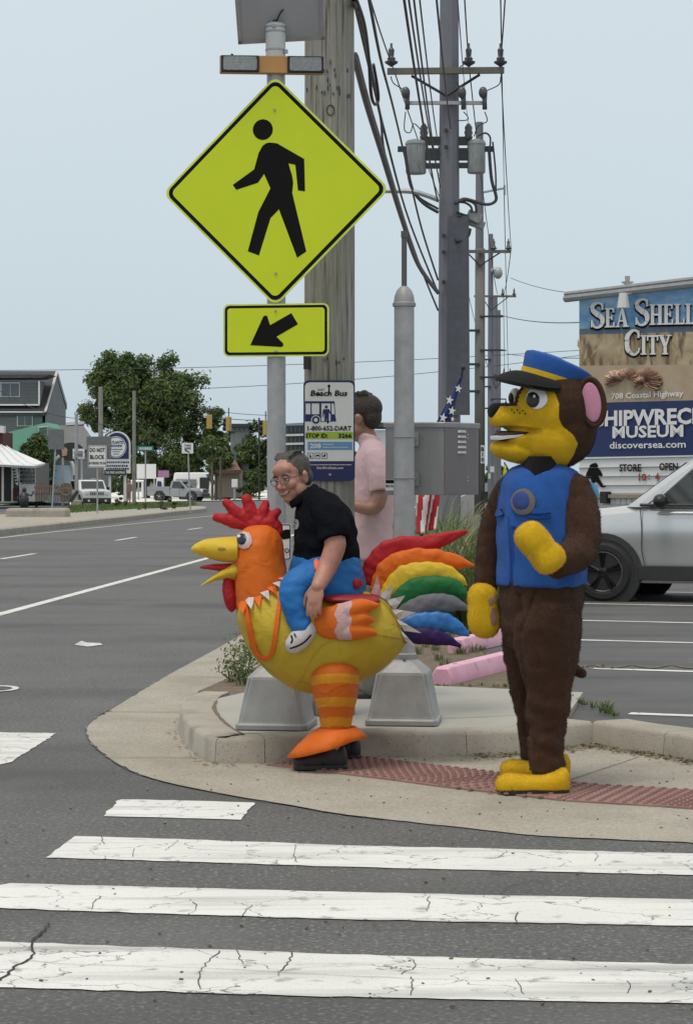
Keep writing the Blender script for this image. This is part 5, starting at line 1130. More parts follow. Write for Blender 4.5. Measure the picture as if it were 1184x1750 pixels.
while x < 258: w = random.uniform(1.2, 2.6); rp.rect(mb, x, 764.3, x+w, 768.8, .0, .01); x += w+.7
mb.build('faint_lettering', M['offwhite'], pn_)
t, rp, pn_ = post_sign('white TURN LANE sign with an arrow near the median nose', 321, 98, 758, 868, (311, 757, 330.5, 775), M['white'], lean=5)
for s_, y in (('TURN', 761.3), ('LANE', 766)): rp.text(s_, 320.8, y, 3.4, M['blackpaint'], pn_, wpx=11, bold=.03, lift=.02)
mb = MB(); rp.poly(mb, [(316, 768), (320, 768.4), (319, 769.3), (324.5, 772.5), (323.5, 774), (318, 770.6), (317, 771.6)], .0, .012); mb.build('arrow', M['blackpaint'], pn_)
def pole_thing(name, label, px, d, ytop, r, m, base=.06):
    b = base_at(px, d, base); t = thing(name, b, label, 'pole'); mb = MB(); mb.cyl(b-Z1*.1, P(px, ytop, d), r, r*.85, 10); mb.build('shaft', m, t, smooth=40); return t, b
t, b = pole_thing('metal_pole', 'thin galvanised metal pole rising left of the DO NOT BLOCK sign', 131, 128, 709, .11, M['galv'])
mb = MB(); mb.box(b+Z1*.2, (.6, .6, .45)); mb.build('footing', M['kerb'], t, bevel=.05)
mb = MB()
for y in (774, 781): mb.box(P(135, y, 127.8), (.7, .12, .06))
mb.build('bracket', M['galv'], t)
pole_thing('wooden_pole', 'plain wooden pole rising behind the DO NOT BLOCK sign', 172.5, 136, 661, .16, M['wood']); pole_thing('wooden_pole', 'plain wooden pole standing right of the round navy shop sign', 229.5, 140, 668, .125, M['wood'])
pole_thing('wooden_pole', 'small distant pole with a crossarm above the trees right of the lights', 443, 200, 714, .09, M['dark'])
t, b = pole_thing('tree_stake', 'thin pale trunk-like post in front of the van', 377, 190, 780, .10, M['bark']); pole_thing('tree_stake', 'thin brown post just left of the white van front', 363, 191, 790, .12, M['bark'])
# round-topped navy shop sign
ds = 134; ss = thing('shop_sign', base_at(200, ds), 'navy round-topped shop sign with a white disc and lettered boards below', 'sign'); sgp = Pic(200, 770, ds)
archp = [(178, 809), (223, 809), (223, 760)]+[(200.5+22.5*math.cos(a), 760-23*math.sin(a)) for a in [math.pi*i/14 for i in range(1, 14)]]+[(178, 760)]
mb = MB(); sgp.poly(mb, archp, -.25, 0); pn_ = mb.build('board', M['white'], ss)
inn = [(180.5, 784), (220.5, 784), (220.5, 760)]+[(200.5+20*math.cos(a), 760-20.5*math.sin(a)) for a in [math.pi*i/14 for i in range(1, 14)]]+[(180.5, 760)]
mb = MB(); sgp.poly(mb, inn, 0, .03); mb.build('navy_field', M['navy'], pn_)
mb = MB(); sgp.poly(mb, [(199+17.5*math.cos(a*.2618), 764-18.5*math.sin(a*.2618)) for a in range(24)], .03, .05); mb.build('disc', M['white'], pn_)
mb = MB(); o1 = [sgp.q(199+16.5*math.cos(a*.2618), 764+17.5*-math.sin(a*.2618)) for a in range(24)]; o2 = [sgp.q(199+15.5*math.cos(a*.2618), 764+16.5*-math.sin(a*.2618)) for a in range(24)]; ringprism(mb, o1, o2, sgp.o, sgp.u, sgp.v, sgp.n, .055); mb.build('disc_ring', M['navy'], pn_)
sgp.text('ATLANTIC', 200, 756, 5.2, M['navy'], pn_, wpx=25, bold=.04, lift=.06, shear=.2); 
mb = MB()
for y, a0, a1, hh in ((762, 188, 210, 3.8), (768, 190, 208, 2), (772, 193, 205, 1.6), (776, 194, 204, 1.4)):
    x = a0
    while x < a1: w = random.uniform(1, 2.4); sgp.rect(mb, x, y-hh/2, x+w, y+hh/2, .05, .06); x += w+.8
for y in (790, 796, 801):
    x = 182
    while x < 219: w = random.uniform(1.4, 3.6); sgp.rect(mb, x, y-1.6, x+w, y+1.6, 0, .012); x += w+.9
mb.build('small_lettering', M['navy'], pn_)
mb = MB(); sgp.poly(mb, [(180, 751), (187, 750), (188, 757), (183, 759), (180, 757)], .05, .08); mb.build('emblem', M['blackpaint'], pn_)
mb = MB(); sgp.rect(mb, 179, 803, 216, 812, .02, .08); b2 = mb.build('lower_board', M['cladding'], ss); sgp.text('TAX FREE SHOPPING', 197.5, 807.5, 4, M['white'], b2, wpx=33, bold=.02, lift=.09)
mb = MB(); mb.tube([base_at(188, ds+.12), P(188, 800, ds+.12)], .09, 6); mb.build('leg', M['white'], ss); mb = MB(); mb.tube([base_at(214, ds+.12), P(214, 800, ds+.12)], .09, 6); mb.build('leg', M['white'], ss)
# dark oval sign
ov = thing('oval_sign', base_at(118, 133), 'dark oval shop sign with a white panel behind the thin metal pole', 'sign'); op = Pic(122, 772, 133)
mb = MB(); op.poly(mb, [(122+22*math.cos(a*.2618), 772-16*math.sin(a*.2618)) for a in range(24)], -.2, 0); o_ = mb.build('board', M['cladding'], ov); mb = MB(); op.rect(mb, 125, 767, 145, 784, 0, .05); mb.build('panel', M['white'], o_); mb = MB(); op.rect(mb, 128, 771, 142, 780, .05, .07); mb.build('panel_print', M['sign_back'] if 'sign_back' in M else backm, o_)
mb = MB(); op.poly(mb, [(106, 768), (112, 764), (116, 768), (115, 778), (107, 780)], 0, .05); mb.build('emblem', mat('tan_emblem', (.4, .28, .18), .7), o_); mb = MB(); mb.tube([base_at(108, 133), P(108, 782, 133)], .07, 6); mb.build('leg', M['galv'], ov); mb = MB(); mb.tube([base_at(140, 133), P(140, 782, 133)], .07, 6); mb.build('leg', M['galv'], ov)
wb_ = thing('billboard', base_at(250, 196), 'blank white board standing left of the purple sign behind the pickup', 'billboard'); wp_ = Pic(250, 805, 196); mb = MB(); wp_.rect(mb, 234, 793, 267, 818, -.1, 0); mb.build('board', M['white'], wb_)
for x in (237, 264): mb = MB(); mb.tube([base_at(x, 196.1), P(x, 815, 196.1)], .07, 6); mb.build('leg', M['galv'], wb_)
pu = thing('billboard', base_at(279, 197), 'purple rectangular sign behind the pickup bed', 'billboard'); mb = MB(); Pic(279, 810, 197).rect(mb, 270, 804, 289, 816, -.1, 0); mb.build('board', mat('mauve', (.36, .18, .34), .6), pu); mb = MB(); mb.tube([base_at(280, 197.1), P(280, 812, 197.1)], .07, 6); mb.build('leg', M['galv'], pu)
wg = thing('white_gate', base_at(238, 193), 'white timber frame left of the pickup tail', 'gate')
for q0, q1, nm in (((224, 822), (246, 822), 'rail'), ((226, 822), (226, 850), 'post'), ((244, 822), (244, 850), 'post')): mb = MB(); mb.tube([P(*q0, 193), P(*q1, 193)], .1, 4); mb.build(nm, M['white'], wg)
wa = thing('a_frame_sign', base_at(273, 192), 'white A-frame sign with a dark picture behind the pickup bed', 'sign'); mb = MB(); Pic(273, 824, 192).poly(mb, [(266, 845), (268, 816), (280, 816), (277, 845)], -.1, 0); mb.build('board', M['white'], wa); mb = MB(); Pic(273, 824, 191.98).poly(mb, [(268.5, 832), (269.5, 822), (276, 823), (277, 832)], 0, .03); mb.build('picture', M['navy'], wa)
wx = thing('roadside_cabinet', base_at(401, 190), 'white utility box on a post in front of the van', 'utility box'); mb = MB(); Pic(401, 826, 190).rect(mb, 396, 819, 406, 833, -.4, 0); mb.build('box', M['white'], wx, bevel=.03); mb = MB(); mb.tube([base_at(401, 190.2), P(401, 833, 190.2)], .1, 6); mb.build('leg', M['galv'], wx)
for i, (px, d, col, lb) in enumerate(((214, 150, (.35, .2, .2), 'tiny figure walking behind the white boxy car near the wooden pole'),)):
    c = base_at(220, d); t = thing('person', c, lb, 'person'); mb = MB()
    for s_ in (-.09, .09): mb.tube([c+V((s_, 0, 0)), c+V((s_, 0, .45)), c+V((s_*.9, 0, .85))], [.06, .075, .10], 8)
    mb.tube([c+Z1*.8, c+Z1*1.1, c+Z1*1.38, c+Z1*1.48], [(.15, .12), (.17, .12), (.19, .12), (.06, .06)], 8); mb.ell(c+Z1*1.6, (.09, .1, .13))
    for s_ in (-1, 1): mb.tube([c+V((s_*.19, 0, 1.38)), c+V((s_*.25, 0, 1.1)), c+V((s_*.22, -.08, .85))], [.06, .05, .035], 6)
    blob(mb, 'body', [mat('far_clothes', (.30, .2, .19), .9), mat('far_skin', (.45, .27, .2), .7)], t, voxel=.04, smooth=2, fix=lambda p, c=c: 1 if p.z > c.z+1.47 or p.z < c.z+.4 else 0)
# traffic lights on the span wire
amber = mat('signal_yellow', (.46, .31, .09), .5); red_off = mat('unlit_lens', (.05, .02, .02), .3)
for i, (px, y0, y1, face, lb) in enumerate(((358, 709, 733, 'back', 'yellow back of a traffic light hanging in front of the big tree'), (391, 712, 737, 'side', 'traffic light seen side-on over the treetops'), (454, 718, 744, 'side', 'traffic light half hidden behind the sign post'))):
    d = 125; c = P(px, (y0+y1)/2, d); t = thing('traffic_light', c, lb, 'traffic light', 'traffic lights on the span wire'); hh = (y1-y0)/FPX*d; aR = 0 if face == 'back' else math.radians(62)
    R = Matrix.Rotation(aR, 3, 'Z'); mb = MB(); mb.box(c, (.30, .22, hh), R); mb.build('housing', amber, t, bevel=.03)
    for k in range(3):
        q = c+R @ V((0, .11, (1-k)*hh*.32)); mb = MB(); mb.lathe([(.13, 0), (.13, .22), (.12, .22), (.11, .02), (0, .02)], q, 12, R @ Matrix.Rotation(-math.pi/2, 3, 'X')); mb.build('visor', M['black'], t)
    mb = MB(); mb.tube([c+Z1*hh/2, c+Z1*(hh/2+.5)], .03, 6); mb.build('hanger', M['dark'], t)
    if i < 2:
        mb = MB(); mb.lathe([(0, -.01), (.13, -.01), (.13, .01), (0, .01)], P(px-7, y0+1, d), 14, Matrix.Rotation(math.pi/2, 3, 'X')); mb.build('disc', M['white'], t)
wire(P(330, 708, 125), P(470, 719, 125), .02, .1, 'span wire from which the traffic lights hang', 'wires over the far shops')
# ================================================================ the shell-shop billboard wall on the right
class Ray:
    """a plane in the world on which photo pixels are located by sight line"""
    def __init__(s, o, n): s.o, s.n = V(o), V(n).normalized(); s.u = Z1.cross(s.n).normalized(); s.v = Z1
    def at(s, x, y, lift=0):
        r = P(x, y, 1.0)-V((0, 0, EYE)); c = V((0, 0, EYE)); t = (s.o-c).dot(s.n)/r.dot(s.n); return c+r*t+s.n*lift
    def poly(s, mb, pts, d0, d1): q = [s.at(*p) for p in pts]; mb.rings([[p+s.n*d0 for p in q], [p+s.n*d1 for p in q]]); return mb
    def size(s, x0, y0, x1, y1): return (s.at(x1, (y0+y1)/2)-s.at(x0, (y0+y1)/2)).length, (s.at((x0+x1)/2, y0)-s.at((x0+x1)/2, y1)).length
    def text(s, t, x0, y0, x1, y1, m, parent, bold=0, lift=.02, **k):
        w, h = s.size(x0, y0, x1, y1); return text_obj(t, s.at((x0+x1)/2, (y0+y1)/2), s.u, s.v, h, m, parent, width=w, bold=bold, lift=lift, **k)
o = P(990, 780, 100); wd = V((4.2, -6.0, 0)).normalized(); wn_ = V((wd.y, -wd.x, 0))
if wn_.y > 0: wn_ = -wn_
B = Ray(o, wn_)
bl = thing('billboard_wall', V((o.x, o.y, LZ)), 'huge painted shop wall reading SEA SHELL CITY and SHIPWRECK MUSEUM', 'billboard')
XR = 1300
def yl(y0, y1, x): return y0+(y1-y0)*(x-990)/194     # a level line on the wall: photo rows at x=990 and x=1184
def band(ya, yb, m, name, d0, d1, parent, xs=(990, XR)):
    mb = MB(); B.poly(mb, [(xs[0], yl(*ya, xs[0])), (xs[1], yl(*ya, xs[1])), (xs[1], yl(*yb, xs[1])), (xs[0], yl(*yb, xs[0]))], d0, d1); return mb.build(name, m, parent)
bskin = band((507, 487), (862, 868), M['offwhite'], 'wall', -3.0, 0, bl)
skyp = mat('painted_sky', (.06, .22, .46), .7, col2=(.32, .50, .68), scale=.55, stretch=(1, 1, 3.0), detail=8)
dune = mat('painted_dune', (.28, .20, .11), .8, col2=(.52, .43, .29), scale=.8, stretch=(1.2, 1.2, 2.0), detail=10); speckle(dune, 2.2, (.12, .085, .04), .50, .62, .85, stretch=(1, 1, .35), detail=8)
sand = mat('painted_sand', (.38, .29, .19), .8, col2=(.50, .40, .28), scale=.7, detail=9); seab = mat('painted_sea', (.10, .15, .20), .7)
band((507, 487), (562, 556), skyp, 'sky_picture', 0, .03, bl); band((562, 556), (572, 567), seab, 'sea_picture', 0, .03, bl); band((572, 567), (625, 623), dune, 'dune_picture', 0, .03, bl); band((625, 623), (689, 684), sand, 'sand_picture', 0, .03, bl); band((689, 684), (781, 777.5), M['navy_wall'] if 'navy_wall' in M else mat('navy_wall', (.012, .028, .115), .6, var=.08), 'navy_picture', 0, .03, bl)
for i in range(60):     # dune grasses painted on the wall
    x = random.uniform(992, 1290); y = yl(random.uniform(590, 625), random.uniform(590, 625)-3, x); a = random.uniform(-9, 12); mb = MB(); B.poly(mb, [(x, y), (x+1, y), (x+a+.8, y-random.uniform(14, 30)), (x+a, y-14)], .03, .034); mb.build('painted_blade', random.choice([mat('straw', (.48, .37, .2), .8), ]) if i == 0 else bpy.data.materials['straw'], bl)
# shells in low relief
shw = mat('shell_white', (.66, .55, .46), .6, col2=(.45, .25, .16), scale=1.3, stretch=(1, 1, 2.5)); shb = mat('shell_brown', (.33, .13, .07), .6, col2=(.62, .45, .35), scale=1.6, stretch=(3, 3, 1))
for (cx_, cy_, rx, ry, m_, k, rot) in ((1053, 645, 17, 12, (shw, shb), 11, 2.5), (1078, 640, 11, 12, (shb, shw), 9, 1.2), (1113, 647, 22, 14, (shb, shw), 15, 0.4), (1096, 653, 12, 9, (shw, shb), 9, 2.8)):
    hx, hy_ = cx_-rx*.8*math.cos(rot), cy_+ry*.8*math.sin(rot); o_ = None
    for i in range(k):
        a0, a1 = [rot+(-1.25+2.5*(i+e)/k) for e in (0, 1)]; am = (a0+a1)/2; rr = 1.65+.12*math.sin(i*2.2)
        pt = lambda a, r: (hx+rx*r*math.cos(a), hy_-ry*r*math.sin(a))
        mb = MB(); A_, B_, C_, D__ = B.at(hx, hy_, .06), B.at(*pt(a0, rr*.97), .05), B.at(*pt(am, rr), .20), B.at(*pt(a1, rr*.97), .05); E__ = B.at(*pt(am, rr*.55), .30)
        mb.add([A_, B_, C_, D__, E__], [(0, 1, 4), (1, 2, 4), (2, 3, 4), (3, 0, 4)]); o2 = mb.build('shell_picture' if o_ is None else 'shell_rib', m_[i % 2] if random.random() < .8 else m_[0], o_ or bl); o_ = o_ or o2
# serif capitals, drawn stroke by stroke
def glyph(ch):
    R_ = lambda x0, y0, x1, y1: [(x0, y0), (x1, y0), (x1, y1), (x0, y1)]
    stem = lambda x, w=.19: [R_(x-w/2, 0, x+w/2, 1), R_(x-w/2-.08, 0, x+w/2+.08, .06), R_(x-w/2-.08, .94, x+w/2+.08, 1)]
    def stroke(pts, ws):
        q = catmull([V((a, b, 0)) for a, b in pts], 5); n = len(q); out = []; L, Rr = [], []
        for i, p in enumerate(q):
            t = (q[min(i+1, n-1)]-q[max(i-1, 0)]).normalized(); f = i/(n-1)*(len(ws)-1); j = min(int(f), len(ws)-2); w = ws[j]+(ws[j+1]-ws[j])*(f-j); L.append((p.x-t.y*w/2, p.y+t.x*w/2)); Rr.append((p.x+t.y*w/2, p.y-t.x*w/2))
        return [[L[i], Rr[i], Rr[i+1], L[i+1]] for i in range(n-1)]
    if ch == 'E': return stem(.17)+[R_(.2, 0, .58, .08), R_(.2, .92, .56, 1), R_(.2, .46, .45, .54), R_(.52, .0, .60, .26), R_(.50, .76, .57, 1), R_(.41, .37, .47, .63)], .66
    if ch == 'L': return stem(.17)+[R_(.2, 0, .58, .08), R_(.52, 0, .60, .28)], .64
    if ch == 'H': return stem(.17)+stem(.62)+[R_(.2, .45, .6, .54)], .80
    if ch == 'I': return stem(.18), .38
    if ch == 'T': return stem(.36)+[R_(.03, .91, .69, 1), R_(.02, .72, .09, 1), R_(.63, .72, .70, 1)], .74
    if ch == 'A': return [[(.06, 0), (.15, 0), (.42, 1), (.34, 1)], [(.50, 0), (.72, 0), (.45, 1), (.30, 1)], R_(.18, .28, .56, .36), R_(-.02, 0, .24, .06), R_(.44, 0, .80, .06)], .82
    if ch == 'Y': return [R_(.27, 0, .47, .48), R_(.18, 0, .56, .06), [(.02, 1), (.24, 1), (.47, .42), (.27, .42)], [(.58, 1), (.68, 1), (.46, .42), (.37, .42)], R_(-.04, .94, .30, 1), R_(.50, .94, .76, 1)], .76
    if ch == 'C': return stroke([(.66, .74), (.60, .93), (.38, .99), (.14, .78), (.09, .5), (.14, .22), (.38, .01), (.60, .08), (.68, .27)], [.10, .08, .10, .20, .22, .20, .10, .08, .07])+[R_(.60, .68, .68, .98)], .74
    if ch == 'S': return stroke([(.55, .76), (.50, .93), (.32, .98), (.12, .88), (.10, .70), (.30, .55), (.52, .40), (.56, .20), (.40, .02), (.18, .04), (.07, .26)], [.06, .07, .09, .16, .19, .21, .21, .18, .09, .07, .06])+[R_(.52, .70, .59, .98), R_(.03, .02, .10, .30)], .66
    return [], .3
def serif_word(txt, x0, ybase, hbig, hsmall, xend, parent):
    """first letter larger; photo columns x0..xend on the wall"""
    tot = sum(glyph(c)[1]*(hbig if i == 0 else hsmall) for i, c in enumerate(txt)); x = x0; k = (xend-x0)/tot
    for i, c in enumerate(txt):
        gs, w = glyph(c); hh = hbig if i == 0 else hsmall
        for (dx, dy, grow, lift, m_, nm) in ((-2.4, 2.4, 1.5, .05, M['blackpaint'], 'letter_shadow'), (0, 0, 0, .12, M['white'], 'letter')):
            mb = MB()
            for j, g_ in enumerate(gs):
                gx = sum(p[0] for p in g_)/4; gy = sum(p[1] for p in g_)/4
                pts = []
                for a, b in g_:
                    X = x+a*hh*k; Y = yl(ybase[0], ybase[1], X)-b*hh
                    if grow: X += grow*(1 if a > gx else -1)*.6; Y -= grow*(1 if b > gy else -1)*.6
                    pts.append((X+dx, Y+dy))
                B.poly(mb, pts, lift-.02, lift+.004*(j % 9))
            mb.build(nm, m_, parent)
        x += w*hh*k
serif_word('SEA', 1012, (561, 556), 43, 33, 1078, bl); serif_word('SHELL', 1088, (558, 554), 45, 35, 1192, bl); serif_word('CITY', 1071, (608, 605), 42, 33, 1150, bl)
B.text('708 Coastal Highway', 1045, 671, 1168, 681, M['white'], bl, bold=.02, lift=.08)
B.text('SHIPWRECK', 1016, 699, 1207, 727, M['white'], bl, bold=.035, lift=.08); B.text('MUSEUM', 1047, 727, 1168, 748, M['white'], bl, bold=.03, lift=.08); B.text('discoversea.com', 1042, 754, 1172, 766, M['white'], bl, bold=.015, lift=.08)
# marquee rows
for i in range(4): band((784+i*15, 780+i*16), (785+i*15, 781+i*16), M['galv'], 'row_rail', 0, .08, bl)
mq = band((782, 778), (843, 842), M['white'], 'marquee', -.02, .02, bl)
B.text('STORE', 1060, 793, 1097, 806, M['blackpaint'], mq, bold=.03, lift=.09); B.text('OPEN', 1128, 791, 1160, 804, M['blackpaint'], mq, bold=.03, lift=.09)
redl = mat('red_letter', (.30, .03, .02), .6); B.text('10', 1093, 809, 1106, 822, redl, mq, bold=.03, lift=.09); B.text(':', 1110, 811, 1112, 820, M['blackpaint'], mq, bold=.03, lift=.09); B.text('4', 1121, 808, 1128, 822, redl, mq, bold=.03, lift=.09)
sil = [(1014, 792), (1019, 791), (1022, 795), (1022, 800), (1027, 805), (1030, 812), (1029, 815), (1024, 811), (1024, 817), (1028, 824), (1032, 830), (1034, 829), (1035, 832), (1029, 833), (1022, 825), (1017, 823), (1014, 829), (1011, 833), (1008, 830), (1012, 822), (1010, 816), (1006, 818), (1002, 815), (1004, 808), (1008, 800), (1010, 794)]
mb = MB(); B.poly(mb, sil, .03, .08); mb.build('hairy_figure_cutout', M['blackpaint'], mq)
# top gutter with floodlight, ridge ornaments, base
mb = MB(); a, b = B.at(976, 511, .35), B.at(XR, yl(509, 489, XR)-3, .35); mb.tube([a, b], .17, 8); mb.tube([a+V((0, 0, .2)), b+V((0, 0, .2))], .12, 6); mb.build('gutter', M['alu'], bl)
mb = MB(); p = B.at(1091, 516, .9); mb.tube([p+Z1*.35, p-Z1*.3], [.18, .28], 10); mb.build('floodlight', M['offwhite'], bl); mb = MB(); mb.tube([B.at(1091, 503, .3), p+Z1*.3], .05, 5); mb.build('lamp_arm', M['galv'], bl)
mb = MB(); p = B.at(1057, 500, -.5); mb.tube([p-Z1*.2, p+Z1*.35, p+Z1*.5], [.12, .12, .3], 8); mb.tube([p+Z1*.5, p+Z1*.75], [.1, .12], 8); mb.build('roof_vent', M['galv'], bl)
mb = MB(); B.poly(mb, [(1033, 840), (1044, 840), (1044, 860), (1033, 860)], .02, .3); mb.build('post', M['black'], bl)
mb = MB(); B.poly(mb, [(1014, 845), (XR, 845), (XR, 851), (1014, 851)], .02, .2); mb.build('ledge', mat('tan_ledge', (.30, .26, .2), .9), bl)
for i in range(18): mb = MB(); B.poly(mb, [(1014+i*9.6, 851), (1022+i*9.6, 851), (1022+i*9.6, 862), (1014+i*9.6, 862)], .0, .05); mb.build('skirting_board', M['offwhite'], bl)
# white roof block far right-centre, yellow sail flag
yf = thing('feather_flag', base_at(866, 60, .1), 'small yellow feather flag beside the far utility poles', 'flag'); c = P(862, 820, 60)
mb = MB(); mb.rings([[P(858, 826, 60), P(868, 828, 60), P(866, 806, 60), P(861, 792, 60)], [q+Y1*.03 for q in (P(858, 826, 60), P(868, 828, 60), P(866, 806, 60), P(861, 792, 60))]]); mb.build('cloth', mat('yellow_flag', (.6, .5, .02), .7), yf); mb = MB(); mb.tube([P(868, 870, 60), P(867, 800, 60), P(861, 790, 60)], .02, 5); mb.build('pole', M['dark'], yf)
# ================================================================ people and costumes
from mathutils.bvhtree import BVHTree
def pix(p): return (CX+p.x/p.y*FPX, HY-(p.z-EYE)/p.y*FPX)
class Surf:
    """sight-line hits on finished meshes, for fixing patches, straps and features to a surface"""
    def __init__(s, *objs):
        vs_, fs = [], []
        for o in objs:
            b = len(vs_); off = origin_of(o); vs_ += [q.co+off for q in o.data.vertices]; fs += [tuple(i+b for i in p.vertices) for p in o.data.polygons]
        s.t = BVHTree.FromPolygons(vs_, fs)
    def hit(s, x, y):
        c = V((0, 0, EYE)); r = (P(x, y, 1)-c).normalized(); h = s.t.ray_cast(c, r)
        if h[0] is None: return None
        n = h[1] if h[1].dot(r) < 0 else -h[1]; return h[0], n
    def patch(s, name, pts, m, parent, off=.004, rings=3, lo=-.004, smooth=True):
        cx_, cy_ = sum(p[0] for p in pts)/len(pts), sum(p[1] for p in pts)/len(pts); h0 = s.hit(cx_, cy_)
        if h0 is None: return None
        def proj(x, y, o_):
            h = s.hit(x, y); d = h0[0].y
            if h is None or abs(h[0].y-d) > .25: p = P(x, y, d); n = h0[1]
            else: p, n = h
            return p+n*o_
        vs_, fs, k = [proj(cx_, cy_, off)], [], len(pts)
        for j in range(1, rings+1):
            f = j/rings; vs_ += [proj(cx_+(x-cx_)*f, cy_+(y-cy_)*f, off*(1 if j < rings else .7)) for x, y in pts]
        vs_ += [proj(x, y, lo) for x, y in pts]
        for i in range(k): fs.append((0, 1+i, 1+(i+1) % k))
        for j in range(rings): fs += [(1+j*k+i, 1+j*k+(i+1) % k, 1+(j+1)*k+(i+1) % k, 1+(j+1)*k+i) for i in range(k)]
        mb = MB(); mb.add(vs_, fs); return mb.build(name, m, parent, smooth=50 if smooth else False)
    def ribbon(s, name, pts, w, m, parent, off=.006):
        q = catmull([V((x, y, 0)) for x, y in pts], 5); L, R_ = [], []
        for i, p in enumerate(q):
            t = (q[min(i+1, len(q)-1)]-q[max(i-1, 0)]).normalized(); L.append((p.x-t.y*w/2, p.y+t.x*w/2)); R_.append((p.x+t.y*w/2, p.y-t.x*w/2))
        mb = MB(); last = None
        for pr in zip(L, R_):
            o_ = []
            for x, y in pr:
                h = s.hit(x, y)
                o_.append(None if h is None else (h[0], h[1]))
            if None in o_: last = None; continue
            vs_ = [o_[0][0]+o_[0][1]*off, o_[1][0]+o_[1][1]*off, o_[1][0]-o_[1][1]*.004, o_[0][0]-o_[0][1]*.004]; b = len(mb.v)
            mb.add(vs_, [])
            if last is not None: mb.add([], []); mb.f += [(last+i, last+(i+1) % 4, b+(i+1) % 4, b+i) for i in range(4)]; mb.m += [mb.cur]*4
            last = b
        return mb.build(name, m, parent, smooth=40) if mb.f else None
def stack(rows, dc, n=28, k=4, p=2.0, dx=None):
    """rings of superellipses stacked over rows (py, x0, x1, half depth[, depth shift]) at distance dc"""
    q = catmull([V((r[1], r[2], r[3])) for r in rows], k); yy = catmull([V((r[0], r[4] if len(r) > 4 else 0, 0)) for r in rows], k); out = []
    for a, b in zip(q, yy):
        c, hw = (a.x+a.y)/2, max((a.y-a.x)/2, .3); d = dc+b.y; loop = []
        for i in range(n):
            t = 6.2832*i/n; ct, st = math.cos(t), math.sin(t); ct = math.copysign(abs(ct)**(2/p), ct); st = math.copysign(abs(st)**(2/p), st)
            loop.append(P(c+hw*ct, b.x, d)+V((0, a.z*st, 0)))
        out.append(loop)
    return out
def stack_x(cols, dc, n=28, k=4, p=2.0):
    """rings stacked over columns (px, y0, y1, half depth)"""
    q = catmull([V((r[1], r[2], r[3])) for r in cols], k); xx = catmull([V((r[0], 0, 0)) for r in cols], k); out = []
    for a, b in zip(q, xx):
        c, hh = (a.x+a.y)/2, max((a.y-a.x)/2, .3); loop = []
        for i in range(n):
            t = 6.2832*i/n; ct, st = math.cos(t), math.sin(t); ct = math.copysign(abs(ct)**(2/p), ct); st = math.copysign(abs(st)**(2/p), st)
            loop.append(P(b.x, c+hh*ct, dc)+V((0, a.z*st, 0)))
        out.append(loop)
    return out
def chain(mb, pts, radii, n=14, k=3):
    """a tapered limb through points with radii, rounded at both ends"""
    q = catmull(pts, k); r = [c.x for c in catmull([V((a, 0, 0)) for a in radii], k)]
    mb.tube(q, r, n); mb.ell(q[0], (r[0],)*3, n=n); mb.ell(q[-1], (r[-1],)*3, n=n)
def cloth(name, c, rough=.75, bump=.25, bscale=420, sheen=.35, var=.1, scale=9, fold=.0, fscale=9, spec=.3, stretch=None):
    m = mat(name, c, rough, var=var, scale=scale, bump=bump, bscale=bscale, sheen=sheen, spec=spec)
    if fold:
        N, L, b = nodes(m); t = N.new('ShaderNodeTexCoord'); z = N.new('ShaderNodeTexNoise'); z.inputs['Scale'].default_value = fscale; z.inputs['Detail'].default_value = 3; z.inputs['Distortion'].default_value = 1.2
        src = t.outputs['Object']
        if stretch: mp = N.new('ShaderNodeMapping'); mp.inputs['Scale'].default_value = stretch; L.new(src, mp.inputs['Vector']); src = mp.outputs[0]
        L.new(src, z.inputs['Vector']); bp = N.new('ShaderNodeBump'); bp.inputs['Strength'].default_value = fold; bp.inputs['Distance'].default_value = .03; L.new(z.outputs['Fac'], bp.inputs['Height'])
        old = [l for l in m.node_tree.links if l.to_node == b and l.to_socket.name == 'Normal']
        if old: L.new(bp.outputs[0], old[0].from_node.inputs['Normal'])
        else: L.new(bp.outputs[0], b.inputs['Normal'])
    return m
def ny(n, c):
    m = cloth(n, c, .58, .0, sheen=.05, var=.04, fold=.38, fscale=10, spec=.35); N, L, b = nodes(m)      # thin coated fabric: some light comes through
    t = N.new('ShaderNodeBsdfTranslucent'); L.new(base_link(m), t.inputs['Color']); mx = N.new('ShaderNodeMixShader'); mx.inputs[0].default_value = .30
    L.new(b.outputs[0], mx.inputs[1]); L.new(t.outputs[0], mx.inputs[2]); L.new(mx.outputs[0], N['Material Output'].inputs['Surface']); return m
M['ny_orange'] = ny('orange_nylon', (.84, .19, .014)); M['ny_yellow'] = ny('yellow_nylon', (.68, .50, .045)); M['ny_beak'] = ny('beak_yellow_nylon', (.80, .58, .045)); M['ny_red'] = ny('red_nylon', (.52, .02, .028))
M['ny_blue'] = ny('blue_nylon', (.022, .20, .56)); M['ny_green'] = ny('green_nylon', (.018, .19, .05)); M['ny_grey'] = ny('grey_nylon', (.20, .205, .235)); M['ny_purple'] = ny('purple_nylon', (.045, .016, .12)); M['ny_white'] = ny('white_nylon', (.70, .66, .66)); M['ny_pink'] = ny('pale_pink_nylon', (.72, .50, .50)); M['ny_gold'] = ny('gold_nylon', (.78, .34, .015)); M['ny_amber'] = ny('leg_orange_nylon', (.72, .16, .012))
def skin(name, c):
    m = mat(name, c, .5, var=.12, scale=28, bump=.12, bscale=300, trans=.08); return speckle(m, 55, tuple(k*.75 for k in c), .55, .75, .5)
M['skin'] = skin('skin', (.42, .20, .145)); M['skin_tan'] = skin('tanned_skin', (.33, .175, .12)); M['lip'] = mat('lip', (.36, .13, .11), .5); M['tooth'] = mat('tooth', (.46, .42, .36), .4); M['eyewhite'] = mat('eye_white', (.68, .67, .64), .25); M['iris'] = mat('iris', (.05, .035, .03), .2)
